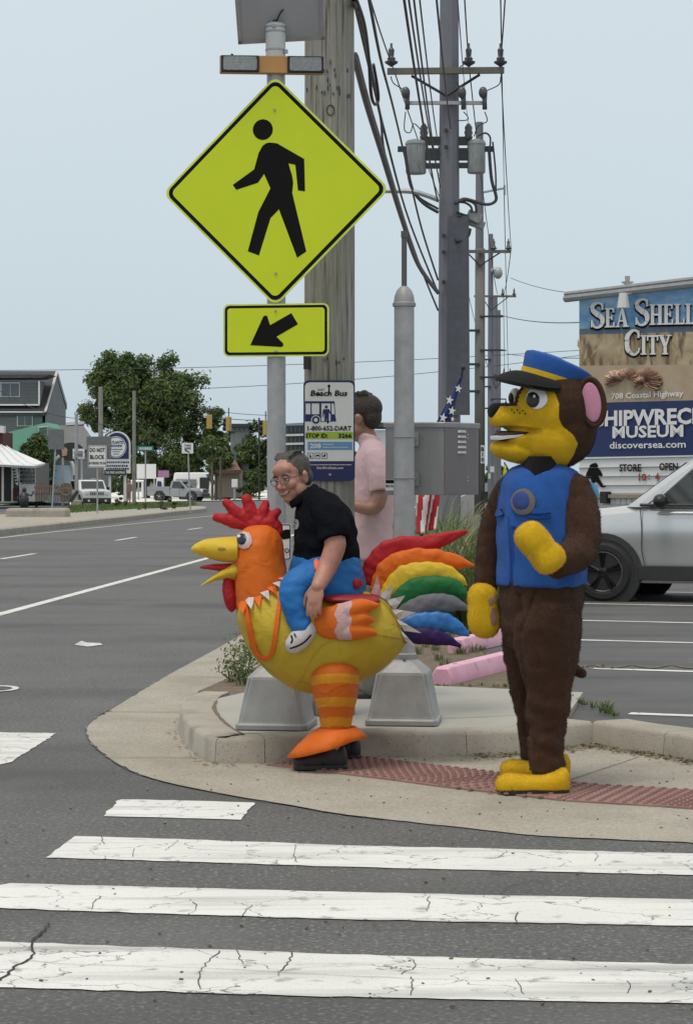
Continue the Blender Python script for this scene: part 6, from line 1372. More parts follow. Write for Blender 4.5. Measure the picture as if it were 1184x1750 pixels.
M['polo'] = cloth('black_polo_knit', (.008, .009, .012), .95, .4, 500, .0, fold=.8, fscale=9, spec=.06); M['hair_grey'] = mat('greying_hair', (.045, .040, .035), .75, col2=(.105, .093, .082), scale=60, stretch=(1, 1, .3), bump=.6, bscale=160); M['hair_dark'] = mat('dark_hair', (.018, .013, .010), .6, col2=(.04, .03, .022), scale=60, bump=.7, bscale=120); M['shoe'] = mat('black_shoe', (.014, .014, .015), .5, bump=.2, bscale=200)
def head_shapes(mb, c, f, u, S=1.0):
    f = V(f).normalized(); u = V(u); u = (u-f*u.dot(f)).normalized(); s = u.cross(f); R = Matrix((f, s, u)).transposed()
    A = lambda a, b, d: V(c)+R @ V((a*S, b*S, d*S))
    E_ = lambda a, b, d, r: mb.ell(A(a, b, d), tuple(x*S for x in r), R, 16, 10)
    E_(-.012, 0, .035, (.098, .077, .088)); E_(.022, 0, -.015, (.072, .066, .085)); E_(.040, 0, -.070, (.050, .050, .045)); E_(.064, 0, -.096, (.026, .028, .020)); E_(.018, 0, -.108, (.050, .046, .034)); E_(.070, 0, .045, (.028, .055, .035))
    for k in (1, -1):
        E_(.062, k*.036, -.030, (.030, .028, .026)); E_(.080, k*.032, .016, (.014, .024, .007)); E_(.020, k*.055, -.065, (.040, .018, .032))
        E_(-.004, k*.076, -.010, (.020, .010, .033)); E_(.000, k*.083, .004, (.016, .008, .016)); E_(.0945, k*.012, -.041, (.010, .009, .008))
    mb.tube([A(.088, 0, .010), A(.099, 0, -.018), A(.108, 0, -.038)], [.009*S, .011*S, .0135*S], 10); E_(.105, 0, -.038, (.013, .012, .011))
    E_(.084, 0, -.064, (.014, .026, .007)); E_(.082, 0, -.077, (.013, .022, .007))
    return A, R, s
def face_bits(A, R, S, parent, smile=True, eyes=(1, -1), brow=None):
    for k in eyes:
        mb = MB(); mb.ell(A(.079, k*.031, -.001), (.0125*S, .0125*S, .0060*S), R, 12, 8); e = mb.build('eye', M['eyewhite'], parent, smooth=True)
        mb = MB(); mb.ell(A(.0905, k*.031, -.001), (.0030*S, .0052*S, .0046*S), R, 10, 6); mb.build('iris', M['iris'], e, smooth=True)
        mb = MB(); mb.tube([A(.088, k*.014, .018), A(.094, k*.030, .024), A(.084, k*.050, .018)], [.0035*S, .006*S, .0035*S], 6); mb.build('eyebrow', brow or M['hair_grey'], parent, smooth=True)
        mb = MB(); mb.tube([A(.090, k*.018, .008), A(.0955, k*.031, .010), A(.087, k*.046, .004)], .0044*S, 6); mb.build('eyelid', M['skin'], parent, smooth=True)
    if smile:
        mb = MB(); mb.tube(catmull([A(.079, .034, -.060), A(.093, .016, -.071), A(.096, 0, -.073), A(.093, -.016, -.071), A(.079, -.034, -.060)], 4), [(.0036*S, .0036*S)]*17, 6); mo = mb.build('mouth', mat('mouth_dark', (.16, .055, .05), .6), parent, smooth=True)
        mb = MB(); mb.tube(catmull([A(.089, .024, -.0635), A(.0965, .012, -.069), A(.099, 0, -.0705), A(.0965, -.012, -.069), A(.089, -.024, -.0635)], 4), .0019*S, 6); mb.build('teeth', M['tooth'], mo, smooth=True)
def hand(mb, w, f, palm, L=.185, curl=.5, thumb=1, spread=.012):
    """palm and five separate bent fingers: w wrist, f along the fingers, palm = direction the palm faces"""
    f = V(f).normalized(); palm = V(palm); palm = (palm-f*palm.dot(f)).normalized(); s = f.cross(palm)*thumb; k = L/.185
    for j, (o_, ln) in enumerate(((.030, .070), (.010, .080), (-.010, .074), (-.029, .058))):
        b = w+f*(.085*k)+s*o_*k; a = curl*(.8+.12*j); d = f.copy(); pts = [w+f*.03*k+s*o_*.7*k, b]; p = b
        for t in range(3):
            a2 = a*(t+.6)*.55; d = (f*math.cos(a2)+palm*math.sin(a2)+s*(o_*1.2)).normalized(); p = p+d*(ln*k*(.42, .33, .25)[t]); pts.append(p)
        mb.tube(pts, [.012*k, .0098*k, .0090*k, .0083*k, .0068*k], 8); mb.ell(pts[-1], (.0068*k,)*3, n=8, k=6)
    R = Matrix((f, s, palm)).transposed(); mb.ell(w+f*.052*k, (.056*k, .043*k, .017*k), R)
    t0 = w+f*.02*k+s*.022*k; t1 = w+f*.05*k+s*.048*k+palm*.012*k; t2 = t1+f*.030*k+s*.010*k+palm*.012*k; t3 = t2+f*.026*k+palm*.006*k; mb.tube([t0, t1, t2, t3], [.017*k, .0125*k, .0105*k, .008*k], 8); mb.ell(t3, (.008*k,)*3, n=8, k=6)
# ---------------------------------------------------------------- the rider
DR = 11.92
R_ = lambda x, y, dy=0: P(x, y, DR+dy)
per = thing('person', V((R_(556, 1000).x, DR, .006)), 'grey-haired man in glasses and black polo, leaning forward as if riding the rooster', 'person')
mb = MB(); hc = R_(500, 815, -.03); hf, hu = V((-.62, -.76, -.18)), V((-.22, -.05, .97))
HA, HR, hs_ = head_shapes(mb, hc, hf, hu, 1.10)
chain(mb, [R_(509, 836, 0), R_(524, 856, .02), R_(540, 875, .02)], [.062, .072, .085])
mb.rings(stack([(842, 528, 545, .05), (856, 515, 575, .15), (890, 510, 598, .18), (930, 508, 608, .185), (965, 506, 608, .18), (1000, 510, 606, .17)], DR))
chain(mb, [R_(556, 880, -.155), R_(572, 922, -.25), R_(569, 945, -.27), R_(556, 976, -.305), R_(543, 1003, -.395)], [.055, .058, .056, .050, .037])
hand(mb, R_(542, 1000, -.40), R_(534, 1052, -.43)-R_(542, 1000, -.40), V((.35, 1, 0)), L=.20, curl=.42, thumb=-1)
chain(mb, [R_(540, 880, .15), R_(528, 930, .25), R_(515, 985, .24)], [.064, .05, .036]); hand(mb, R_(515, 985, .24), V((-.3, -.2, -1)), V((0, -1, 0)), L=.19, curl=.6)
for dy in (-.20, .22): chain(mb, [R_(565, 995, dy*.5), R_(568, 1120, dy*.9), R_(570, 1220, dy), R_(570, 1285, dy)], [.085, .075, .058, .045])
body = blob(mb, 'body', M['skin'], per, voxel=.0055, smooth=3, fac=.5)
face_bits(HA, HR, 1.10, per)
# hair: a shell over the back and sides of the skull
mb = MB(); S = 1.10; mb.ell(HA(-.018, 0, .042), (.097*S, .0805*S, .0855*S), HR, 20, 14); mb.ell(HA(-.050, 0, -.010), (.060*S, .074*S, .062*S), HR, 16, 10)
for k in (1, -1): mb.ell(HA(.006, k*.070, .022), (.022*S, .011*S, .030*S), HR)
for i in range(46): a = random.uniform(-1.3, 1.3); mb.tube([HA(.044+random.uniform(-.02, .008), .055*math.sin(a), .100), HA(.008, .062*math.sin(a+.12), .122+random.uniform(-.004, .004)), HA(-.05, .066*math.sin(a+.2), .114)], [.003, .0055, .004], 5)
hair = blob(mb, 'hair', M['hair_grey'], per, voxel=.006, smooth=2)
bm = bmesh.new(); bm.from_mesh(hair.data); off = origin_of(hair); ih = HR.transposed(); kill = []
for v_ in bm.verts:
    q = ih @ (v_.co+off-V(hc))/1.10
    if q.x > .066-.55*max(0, .094-q.z) and q.x > -.01+max(0, (abs(q.y)-.06))*0 and not (abs(q.y) > .064 and q.x < .03 and q.z > -.01): kill.append(v_)
bmesh.ops.delete(bm, geom=kill, context='VERTS'); bm.to_mesh(hair.data); bm.free()
# glasses
gl = MB()
for k in (1, -1):
    c = HA(.106, k*.033, -.004); gl.tube([c+HR @ V((-.010*abs(math.cos(t)) if math.cos(t)*k > 0 else 0, .026*math.cos(t)*1.1, .019*math.sin(t)*1.1)) for t in [i*.3927 for i in range(17)]], .0022, 5)
    gl.tube([HA(.098, k*.060, .002), HA(.05, k*.078, .004), HA(-.005, k*.083, .006)], .0024, 5)
gl.tube([HA(.108, .008, 0), HA(.112, 0, .003), HA(.108, -.008, 0)], .002, 5)
g = gl.build('glasses', mat('glasses_wire', (.12, .115, .11), .4, .4), per); 
# polo shirt
mb = MB(); mb.rings(stack([(832, 524, 545, .06), (841, 515, 566, .15), (853, 510, 582, .19), (870, 506, 597, .21), (892, 503, 606, .22), (920, 502, 611, .22), (948, 500, 614, .215), (966, 499, 612, .20), (972, 502, 610, .19)], DR, p=2.2))
mb.rings([[R_(516, 838, .02)+V((.082*math.cos(t)*.95, .085*math.sin(t), .02*math.cos(t)+z)) for t in [i*.2618 for i in range(24)]] for z in (-.07, -.012, -.006)])
shirt = blob(mb, 'polo_shirt', M['polo'], per, voxel=.008, smooth=5, fac=.5)
def folds(o, f, amp):
    off = origin_of(o); me = o.data; nn = [v_.normal.copy() for v_ in me.vertices]; cc = [v_.co.copy() for v_ in me.vertices]; fl = []
    for c, n in zip(cc, nn): p = c+off; fl += list(c+n*(f(p, pix(p))*amp))
    me.vertices.foreach_set('co', fl); me.update()
folds(shirt, lambda p, q: noise.noise(V((p.x*8+p.z*7, p.y*6, p.z*13-p.x*6)))+.5*noise.noise(V((p.x*18, p.y*14, p.z*26))), .010)
def sleeve(pts, radii, m, parent, vox=.008, am=.008):
    q = catmull(pts, 4); r = [c.x for c in catmull([V((a, 0, 0)) for a in radii], 4)]; mb = MB(); mb.tube(q, r, 24); mb.ell(q[0], (r[0],)*3, n=18)
    o = blob(mb, 'sleeve', m, parent, voxel=vox, smooth=3); folds(o, lambda p, q: noise.noise(V((p.x*9+p.z*9, p.y*7, p.z*14)))+.4*noise.noise(V((p.x*24, p.y*18, p.z*24))), am); return o
sleeve([R_(553, 866, -.145), R_(563, 885, -.20), R_(570, 905, -.232), R_(573, 922, -.25)], [.088, .090, .088, .084], M['polo'], shirt)
sleeve([R_(540, 866, .15), R_(534, 896, .22), R_(529, 920, .245)], [.085, .084, .078], M['polo'], shirt)
SV = Surf(shirt)
for _ in (1,): pass
SV.patch('chest_emblem', [(506+5*math.cos(t), 896+9*math.sin(t)) for t in [i*.5236 for i in range(12)]], mat('emblem_grey', (.35, .36, .38), .6), shirt, .004)
mb = MB(); mb.tube(catmull([R_(497, 862, -.09), R_(506, 858, -.11), R_(520, 846, -.115), R_(534, 836, -.08), R_(540, 831, 0)], 5), [(.010, .022)]*21, 8); mb.build('collar', M['polo'], shirt, smooth=True)
# shoes
def shoe(name, x0, x1, yb, dy, parent, m, h=.10, w=.05, sole=M['black'], dc=DR):
    a, b = P(x0, yb, dc+dy), P(x1, yb, dc+dy); L = b-a; mb = MB(); l = L.length; u = L.normalized(); n = V((u.y, -u.x, 0)); R = Matrix((u, n, Z1)).transposed(); z0 = V((0, 0, -a.z+.022))
    for f, rx, ry, rz, z in ((.16, .17*l, w*.92, h*.42, h*.22), (.40, .25*l, w, h*.55, h*.30), (.70, .22*l, w*.85, h*.72, h*.40), (.86, .14*l, w*.8, h*.7, h*.36), (.72, .14*l, w*.78, h*.45, h*.75)): mb.ell(a+u*(l*f)+Z1*z+V((0, 0, .022-a.z)), (rx, ry, rz), R, 18, 10)
    o = blob(mb, name, m, parent, voxel=.007, smooth=5)
    mb = MB(); out = [(.0, 0), (.03, -.7), (.2, -1.02), (.45, -.98), (.7, -.85), (.95, -.82), (1, -.3), (1, .3), (.95, .82), (.7, .85), (.45, .98), (.2, 1.02), (.03, .7)]
    mb.prism([(p*l, q*w) for p, q in out], V((a.x, a.y, .007)), u, -n, Z1, 0, .030); mb.build('sole', sole, o, bevel=.008); return o
shoe('shoe', 501, 594, 1316, -.21, per, M['shoe'], .115, .052); shoe('shoe', 520, 617, 1298, .22, per, M['shoe'], .115, .052)
# ---------------------------------------------------------------- the inflatable rooster costume
ro = thing('rooster_costume', V((R_(550, 1180).x, DR, .006)), 'inflatable rainbow-tailed rooster ride-on costume with orange head and yellow body', 'costume')
cols = [(405, 1040, 1056, .07), (411, 1018, 1082, .17), (424, 1000, 1110, .245), (445, 992, 1138, .295), (475, 988, 1162, .33), (510, 990, 1179, .345), (548, 995, 1186, .345), (590, 1002, 1176, .335), (625, 1010, 1160, .30), (655, 1025, 1143, .25), (678, 1052, 1122, .17), (690, 1078, 1106, .08), (694, 1090, 1098, .02)]
mb = MB(); mb.rings(stack_x(cols, DR, 36)); rb = mb.build('body', M['ny_yellow'], ro, smooth=True)
mb = MB(); mb.rings(stack([(896, 438, 446, .02), (899, 425, 462, .07), (908, 411, 474, .115), (925, 402, 482, .15), (955, 400, 486, .175), (985, 400, 491, .19), (1010, 400, 496, .20), (1040, 403, 497, .20), (1058, 412, 488, .19)], DR-.02, 32)); rh = mb.build('head', M['ny_orange'], ro, smooth=True)
mb = MB()
for pts, rr in (([(425, 898), (395, 890), (371, 885)], (.038, .036, .026)), ([(432, 897), (405, 876), (385, 858)], (.042, .034, .022)), ([(440, 895), (428, 872), (422, 853)], (.045, .036, .030)), ([(450, 895), (449, 880), (454, 862)], (.045, .036, .024)), ([(460, 898), (465, 885), (473, 875)], (.045, .034, .024)), ([(455, 897), (470, 897), (477, 908)], (.045, .034, .024)), ([(420, 899), (445, 893), (470, 902)], (.035, .05, .035))):
    chain(mb, [R_(x, y, -.02) for x, y in pts], rr)
cb_ = blob(mb, 'comb', M['ny_red'], ro, voxel=.006, smooth=4)
mb = MB(); mb.rings(stack_x([(408, 916, 962, .12), (392, 917, 961, .11), (370, 919, 958, .085), (350, 922, 952, .06), (335, 929, 946, .038), (327, 936, 942, .012)], DR-.03, 20)); bk = mb.build('beak', M['ny_beak'], ro, smooth=True)
mb = MB(); mb.rings([[R_(x, y, -.03)+V((0, h*math.sin(t), 0))+dn*math.cos(t) for t in [i*.3927 for i in range(16)]] for x, y, h, dn in ((408, 975, .10, V((.02, 0, .055))), (395, 975, .09, V((.02, 0, .045))), (375, 982, .07, V((.018, 0, .032))), (356, 993, .04, V((.012, 0, .018))), (343, 1001, .01, V((.002, 0, .004))))]); mb.build('lower_beak', M['ny_beak'], ro, smooth=True)
mb = MB(); mb.rings(stack_x([(405, 962, 980, .06), (385, 963, 978, .055), (362, 964, 974, .045), (345, 967, 972, .02), (342, 969, 971, .005)], DR-.03, 16)); mb.build('tongue', M['ny_red'], ro, smooth=True)
mb = MB(); mb.ell(R_(393, 1014, -.05), (.040, .045, .105), Matrix.Rotation(-.12, 3, 'Y'), 18, 12); mb.ell(R_(393, 1014, .05), (.038, .045, .10), Matrix.Rotation(-.12, 3, 'Y'), 18, 12); blob(mb, 'wattle', M['ny_red'], ro, voxel=.01, smooth=4)
ell2 = lambda cx_, cy_, rx, ry, n=20, j=0: [(cx_+rx*(1+j*math.sin(i*2.3))*math.cos(6.2832*i/n), cy_+ry*(1+j*math.sin(i*3.1))*math.sin(6.2832*i/n)) for i in range(n)]
SH = Surf(rh); SB = Surf(bk)
e = SH.patch('eye', ell2(418.5, 924, 13, 14.5, 20, .06), M['ny_pink'], ro, .012); SH.patch('eye_white', ell2(418, 923, 10, 11), M['ny_white'], e, .016); SH.patch('pupil', ell2(416.5, 923, 8, 9), mat('pupil_blue', (.01, .012, .04), .4), e, .021); SH.patch('glint', ell2(413.5, 919, 2.6, 2.8, 10), M['white'], e, .025)
SB.patch('nostril', ell2(379, 938, 7, 2.6, 12), mat('nostril_brown', (.36, .17, .02), .6), bk, .004)
for dy in (.28,):   # the eye on the far side
    mb = MB(); mb.ell(R_(418, 923, .13), (.04, .02, .045)); mb.build('eye', M['ny_pink'], ro, smooth=True)
SBo = Surf(rb, rh)
SBo.ribbon('strap', [(420, 1030), (424, 1055), (430, 1088), (440, 1116), (452, 1125), (464, 1119), (470, 1092), (474, 1060), (479, 1020)], 7, M['ny_orange'], ro, .010)
zig = [(399, 1046, 404, 1068, 'w'), (408, 1042, 412, 1058, 'w'), (417, 1036, 424, 1052, 'o'), (428, 1030, 436, 1046, 'w'), (440, 1024, 446, 1036, 'o'), (451, 1016, 460, 1026, 'w'), (462, 1008, 469, 1020, 'o'), (471, 1000, 479, 1013, 'w'), (480, 992, 489, 1002, 'p'), (487, 978, 494, 992, 'o')]
def flap(surf, name, base, tip, m, parent, o0=.006, o1=.035, bend=.3):
    """a thin pointed flap sewn along base (two photo points) and standing off the surface at its tip"""
    hs = [surf.hit(*q) for q in (base[0], base[1])]; ht = surf.hit(*tip)
    if None in hs: return
    nrm = (hs[0][1]+hs[1][1]).normalized(); a_, b_ = hs[0][0]+nrm*o0, hs[1][0]+nrm*o0; d = (hs[0][0].y+hs[1][0].y)/2
    t_ = (ht[0]+nrm*o1) if ht and abs(ht[0].y-d) < .1 else P(tip[0], tip[1], d)+nrm*o1
    m1, m2 = a_.lerp(t_, .5)+nrm*.012, b_.lerp(t_, .5)-nrm*.004; c_ = (a_+b_)/2+nrm*.012; q = [a_, c_, b_, m2, t_, m1]
    mb = MB(); mb.rings([[x-nrm*.003 for x in q], [x+nrm*.003 for x in q]]); return mb.build(name, m, parent)
for x, y, tx, ty, c in zig: flap(SBo, 'neck_frill', ((x-7, y-3), (x+8, y-8)), (tx, ty+1), {'w': M['ny_white'], 'o': M['ny_orange'], 'p': M['ny_pink']}[c], ro)
sm_ = mat('yellow_seam', (.48, .33, .02), .6)
for pts in ([(500, 1178), (520, 1150), (536, 1120), (560, 1098), (600, 1095), (640, 1085), (688, 1092)], [(424, 1106), (450, 1138), (486, 1160), (530, 1168), (580, 1150)]): SBo.ribbon('seam', pts, 1.6, sm_, rb, .003)
# blue trousers with a dangling leg
mb = MB(); mb.rings(stack([(946, 503, 612, .205), (955, 498, 616, .225), (975, 495, 620, .245), (1000, 494, 624, .26), (1018, 502, 626, .25), (1026, 515, 620, .22)], DR)); chain(mb, [R_(545, 985, -.20), R_(515, 997, -.27), R_(500, 1015, -.31), R_(507, 1045, -.33), R_(516, 1074, -.345)], [.10, .09, .078, .068, .055])
chain(mb, [R_(545, 985, .20), R_(515, 997, .27), R_(500, 1015, .31), R_(507, 1045, .33), R_(516, 1074, .345)], [.10, .09, .078, .068, .055])
tr_ = blob(mb, 'trousers', M['ny_blue'], ro, voxel=.010, smooth=5); folds(tr_, lambda p, q: noise.noise(V((p.x*9, p.y*9, p.z*16)))+.6*noise.noise(V((p.x*22, p.y*18, p.z*30))), .008)
for s_, nm in ((-1, 'foot'), (1, 'foot')):
    mb = MB(); chain(mb, [R_(525, 1078, s_*.345), R_(512, 1092, s_*.355), R_(503, 1101, s_*.36)], [.052, .058, .050]); fo_ = blob(mb, 'foot', M['ny_white'], ro, voxel=.008, smooth=4)
    if s_ < 0:
        SF = Surf(fo_)
        SF.ribbon('foot_stripe', [(496, 1108), (508, 1104), (520, 1097), (531, 1085)], 2.2, M['blackpaint'], fo_, .004); SF.ribbon('toe_mark', [(498, 1086), (500, 1094), (497, 1099)], 2.2, M['blackpaint'], fo_, .004); SF.ribbon('toe_mark', [(503, 1083), (506, 1089)], 2, M['blackpaint'], fo_, .004)
ST = Surf(tr_)
ST.patch('ribbon', [(536, 962), (541, 958), (546, 962), (547, 972), (541, 978), (536, 973)], mat('coral_ribbon', (.75, .13, .08), .6), tr_, .02); ST.patch('valve', ell2(609, 997, 7, 8, 12), M['ny_red'], tr_, .016)
mb = MB(); mb.rings(stack_x([(548, 1012, 1022, .20), (560, 1008, 1030, .32), (600, 1010, 1030, .34), (636, 1014, 1032, .30), (648, 1018, 1028, .2)], DR, 24)); mb.build('saddle', mat('dark_red_nylon', (.30, .02, .025), .5), ro, smooth=True)
# the inflated shells pucker along their seams
folds(cb_, lambda p, q: noise.noise(V((p.x*22, p.y*20, p.z*22)))+.6*noise.noise(V((p.x*45, p.y*30, p.z*45))), .006)
for o_, am in ((rb, .012), (rh, .009)):
    ss_ = evaluate(o_.data, [('SUBSURF', dict(levels=1, render_levels=1))]); o_.data = ss_; ss_.polygons.foreach_set('use_smooth', [True]*len(ss_.polygons))
    folds(o_, lambda p, q: .8*noise.noise(V((p.x*5, p.y*5, p.z*5)))+.7*noise.noise(V((p.x*13+p.z*9, p.y*9, p.z*7)))*max(.25, 1-abs(q[1]-1050)/60 if q[0] < 500 else .3)+.35*noise.noise(V((p.x*30, p.y*20, p.z*18))), am)
# wings
for s_ in (-1, 1):
    mb = MB(); dy = s_*.345
    mb.ell(R_(566, 1064, dy), (.094, .05, .088), n=18); mb.ell(R_(585, 1062, dy), (.09, .05, .098), n=18)
    for a, b, c in (((595, 1044), (620, 1036), (645, 1034)), ((600, 1060), (622, 1058), (637, 1061)), ((595, 1078), (620, 1078), (641, 1082))): chain(mb, [R_(*a, dy), R_(*b, dy), R_(*c, dy)], [.05, .042, .012])
    blob(mb, 'wing', [M['ny_orange'], M['ny_pink']], ro, voxel=.006, smooth=5, fix=lambda p: 1 if 574+2.5*math.sin(pix(p)[1]*.22) < pix(p)[0] < 599+2.5*math.sin(pix(p)[1]*.22+.8) else 0)
# tail
def feather(pts, rr, m, dy, label):
    q = catmull([R_(x, y, dy) for x, y in pts], 6); r = [c.x/319 for c in catmull([V((a, 0, 0)) for a in rr], 6)]
    mb = MB(); loops = []
    for i, p in enumerate(q):
        t = (q[min(i+1, len(q)-1)]-q[max(i-1, 0)]).normalized(); n = V((-t.z, 0, t.x)); w = 1+.05*math.sin(i*1.7); loops.append([p+n*(max(r[i], .003)*w*math.cos(a))+Y1*(max(r[i], .003)*.55*math.sin(a)) for a in [k*.3927 for k in range(16)]])
    mb.rings(loops); o = mb.build('tail_feather', m, ro, smooth=True); o['label'] = label
    o.data = evaluate(o.data, [('SUBSURF', dict(levels=1, render_levels=1))]); folds(o, lambda p, q: noise.noise(V((p.x*16, p.y*12, p.z*16)))+.7*noise.noise(V((p.x*34, p.y*20, p.z*34))), .006)
feather([(628, 1000), (635, 978), (650, 952), (678, 936), (718, 931), (758, 921), (799, 908)], (16, 19, 20, 19, 16, 12, 2), M['ny_red'], .10, 'red topmost tail feather')
feather([(646, 1012), (655, 988), (676, 966), (708, 957), (749, 957), (784, 962), (811, 966)], (16, 19, 21, 20, 17, 12, 2), M['ny_orange'], .06, 'orange tail feather')
feather([(660, 1025), (672, 1005), (692, 987), (722, 979), (756, 980), (782, 990), (799, 1000)], (16, 19, 21, 20, 18, 11, 2), M['ny_beak'], .02, 'yellow tail feather')
feather([(672, 1040), (688, 1022), (708, 1008), (736, 1002), (768, 1003), (788, 1012), (802, 1022)], (15, 18, 20, 19, 17, 11, 2), M['ny_green'], -.01, 'green tail feather')
feather([(680, 1056), (700, 1044), (722, 1034), (752, 1030), (778, 1033), (801, 1041)], (14, 17, 18, 17, 13, 2), M['ny_grey'], -.03, 'grey tail feather')
feather([(684, 1074), (705, 1066), (728, 1062), (757, 1063), (782, 1073), (802, 1087)], (12, 15, 17, 17, 12, 2), mat('tail_blue_nylon', (.022, .16, .46), .5), -.05, 'blue tail feather')
feather([(686, 1090), (706, 1087), (730, 1087), (757, 1092), (786, 1104)], (10, 14, 15, 12, 2), M['ny_purple'], -.07, 'dark purple lowest tail feather')
for (a, b, c, m_) in (((634, 1014), (652, 1018), (645, 982), 'ny_pink'), ((648, 1018), (664, 1028), (673, 998), 'ny_white'), ((660, 1026), (674, 1044), (692, 1018), 'ny_white'), ((668, 1040), (682, 1060), (711, 1047), 'ny_white'), ((676, 1056), (690, 1078), (720, 1082), 'ny_white'), ((684, 1076), (692, 1096), (712, 1106), 'ny_white')):
    for dy in (-.115, .17):
        A_, B_, C_ = R_(*a, dy), R_(*b, dy), R_(*c, dy*1.15); mid = (A_+B_+C_)/3+Y1*(.02 if dy > 0 else -.02); mb = MB(); th = Y1*.006
        mb.rings([[A_-th*0, (A_+B_)/2-Y1*.012*(1 if dy < 0 else -1), B_, (B_+C_)/2, C_, (A_+C_)/2], [q+th for q in (A_, (A_+B_)/2-Y1*.012*(1 if dy < 0 else -1), B_, (B_+C_)/2, C_, (A_+C_)/2)]]); mb.build('tail_frill', M[m_], ro)
# legs and cuffs
for dy in (-.21, .22):
    mb = MB(); rows = [(1126, 556, 588, .05, dy*.9), (1131, 538, 605, .12, dy*.95), (1147, 529, 613, .15, dy), (1170, 531, 613, .15, dy), (1190, 535, 611, .14, dy), (1215, 543, 605, .115, dy), (1248, 549, 599, .09, dy), (1268, 553, 597, .085, dy)]
    def band_fix(p):
        x, y = pix(p); y += (570-x)*-.03 - .0022*((x-571)**2-900) + (13 if p.y > DR else 0)
        return 1 if (1153 < y < 1169 or 1193 < y < 1209 or 1228 < y < 1243) else 0
    mb.rings(stack(rows, DR, 56, 14)); lg = mb.build('leg', [M['ny_amber'], M['ny_gold']], ro, smooth=True); off = origin_of(lg)
    for p in lg.data.polygons: p.material_index = band_fix(p.center+off)
    mb = MB(); loops = []
    for f, drop in ((0, 0), (.35, .15), (.7, .55), (1.0, 1.0)):
        loop = []
        for i in range(32):
            a = 6.2832*i/32; j = 1+.11*math.sin(i*2.9)*f+.09*math.sin(i*5.3)*f; rx, ry = 27+(37*j)*f, .10+.075*f*j
            loop.append(R_(574-16*f+rx*math.cos(a), 1244+32*drop-18*f*math.cos(a), dy)+V((0, ry*math.sin(a), 0)))
        loops.append(loop)
    mb.rings(loops, cap=False); cf = mb.build('cuff', M['ny_orange'], ro, smooth=True); sd = cf.modifiers.new('thick', 'SOLIDIFY'); sd.thickness = .008; sd.offset = 0
    if dy > 0: cf.location.z += 0
# ---------------------------------------------------------------- the man behind the pole
DM = 14.3; Q = lambda x, y, dy=0: P(x, y, DM+dy)
pm = thing('person', V((Q(630, 1190).x, DM, .1)), 'dark-haired man in pale pink shirt standing behind the wooden pole, facing away', 'person')
mb = MB(); A2, R2, _ = head_shapes(mb, Q(618, 714), V((-.93, .30, -.12)), V((-.05, 0, 1)), 1.12)
chain(mb, [Q(624, 735), Q(632, 760), Q(634, 785)], [.058, .062, .075])
mb.rings(stack([(762, 622, 650, .10), (780, 608, 664, .19), (830, 604, 668, .19), (890, 603, 668, .17), (950, 604, 664, .17), (985, 606, 664, .17)], DM))
chain(mb, [Q(642, 798, -.14), Q(650, 838, -.23), Q(640, 868, -.24), Q(612, 866, -.24), Q(590, 858, -.22)], [.05, .05, .048, .038, .03]); hand(mb, Q(592, 858, -.22), V((-1, .1, .1)), V((0, 1, 0)), curl=.7)
chain(mb, [Q(634, 798, .14), Q(632, 840, .23), Q(620, 870, .2), Q(600, 862, .16)], [.06, .048, .042, .032]); hand(mb, Q(600, 862, .16), V((-1, -.1, .1)), V((0, -1, 0)), curl=.7)
for dy, xx in ((-.10, 636), (.10, 628)): chain(mb, [Q(636, 985, dy), Q(xx, 1085, dy), Q(xx-2, 1180, dy)], [.10, .07, .05])
blob(mb, 'body', M['skin_tan'], pm, voxel=.008, smooth=3); face_bits(A2, R2, 1.12, pm, smile=False, brow=M['hair_dark'])
mb = MB(); mb.ell(A2(-.022, 0, .050), (.108*1.12, .086*1.12, .088*1.12), R2, 20, 14); mb.ell(A2(-.06, 0, -.0), (.058*1.12, .074*1.12, .075*1.12), R2, 16, 10)
for i in range(40): a = random.uniform(-1.4, 1.4); x = random.uniform(-.07, .07); mb.tube([A2(x, .06*math.sin(a), .125), A2(x+.02, .066*math.sin(a), .150+random.uniform(-.01, .01))], [.012, .006], 5)
h2_ = blob(mb, 'hair', M['hair_dark'], pm, voxel=.008, smooth=2)
pinkm = cloth('pale_pink_shirt', (.60, .43, .44), .9, .3, 400, .05, var=.04, fold=.35, fscale=8, spec=.1)
mb = MB(); mb.rings(stack([(752, 620, 646, .085), (766, 612, 660, .17), (785, 606, 669, .215), (840, 602, 672, .21), (900, 600, 671, .19), (948, 600, 674, .20), (956, 602, 670, .19)], DM))
mb.rings([[Q(630, 750)+V((.075*math.cos(t), .08*math.sin(t), z-.02*math.cos(t))) for t in [i*.2618 for i in range(24)]] for z in (-.05, .02, .026)])
ps_ = blob(mb, 'shirt', pinkm, pm, voxel=.010, smooth=4); folds(ps_, lambda p, q: noise.noise(V((p.x*9+p.z*4, p.y*7, p.z*7)))+.3*noise.noise(V((p.x*20, p.y*14, p.z*22))), .009)
sleeve([Q(643, 784, -.15), Q(649, 812, -.21), Q(652, 840, -.235)], [.082, .080, .076], pinkm, ps_, am=.005); sleeve([Q(634, 784, .16), Q(633, 838, .225)], [.08, .072], pinkm, ps_, am=.005)
mb = MB(); kh = cloth('grey_khaki', (.16, .155, .13), .85, .2, 300, .1, fold=.6, fscale=7)
for dy, xx in ((-.10, 636), (.10, 628)): chain(mb, [Q(636, 975, dy*.8), Q(xx, 1085, dy), Q(xx-2, 1172, dy)], [.13, .095, .075])
blob(mb, 'trousers', kh, pm, voxel=.014, smooth=4); 
for dy in (-.1, .1): mb = MB(); mb.ell(Q(622, 1190, dy), (.13, .05, .045)); o = blob(mb, 'shoe', M['shoe'], pm, voxel=.01, smooth=2)
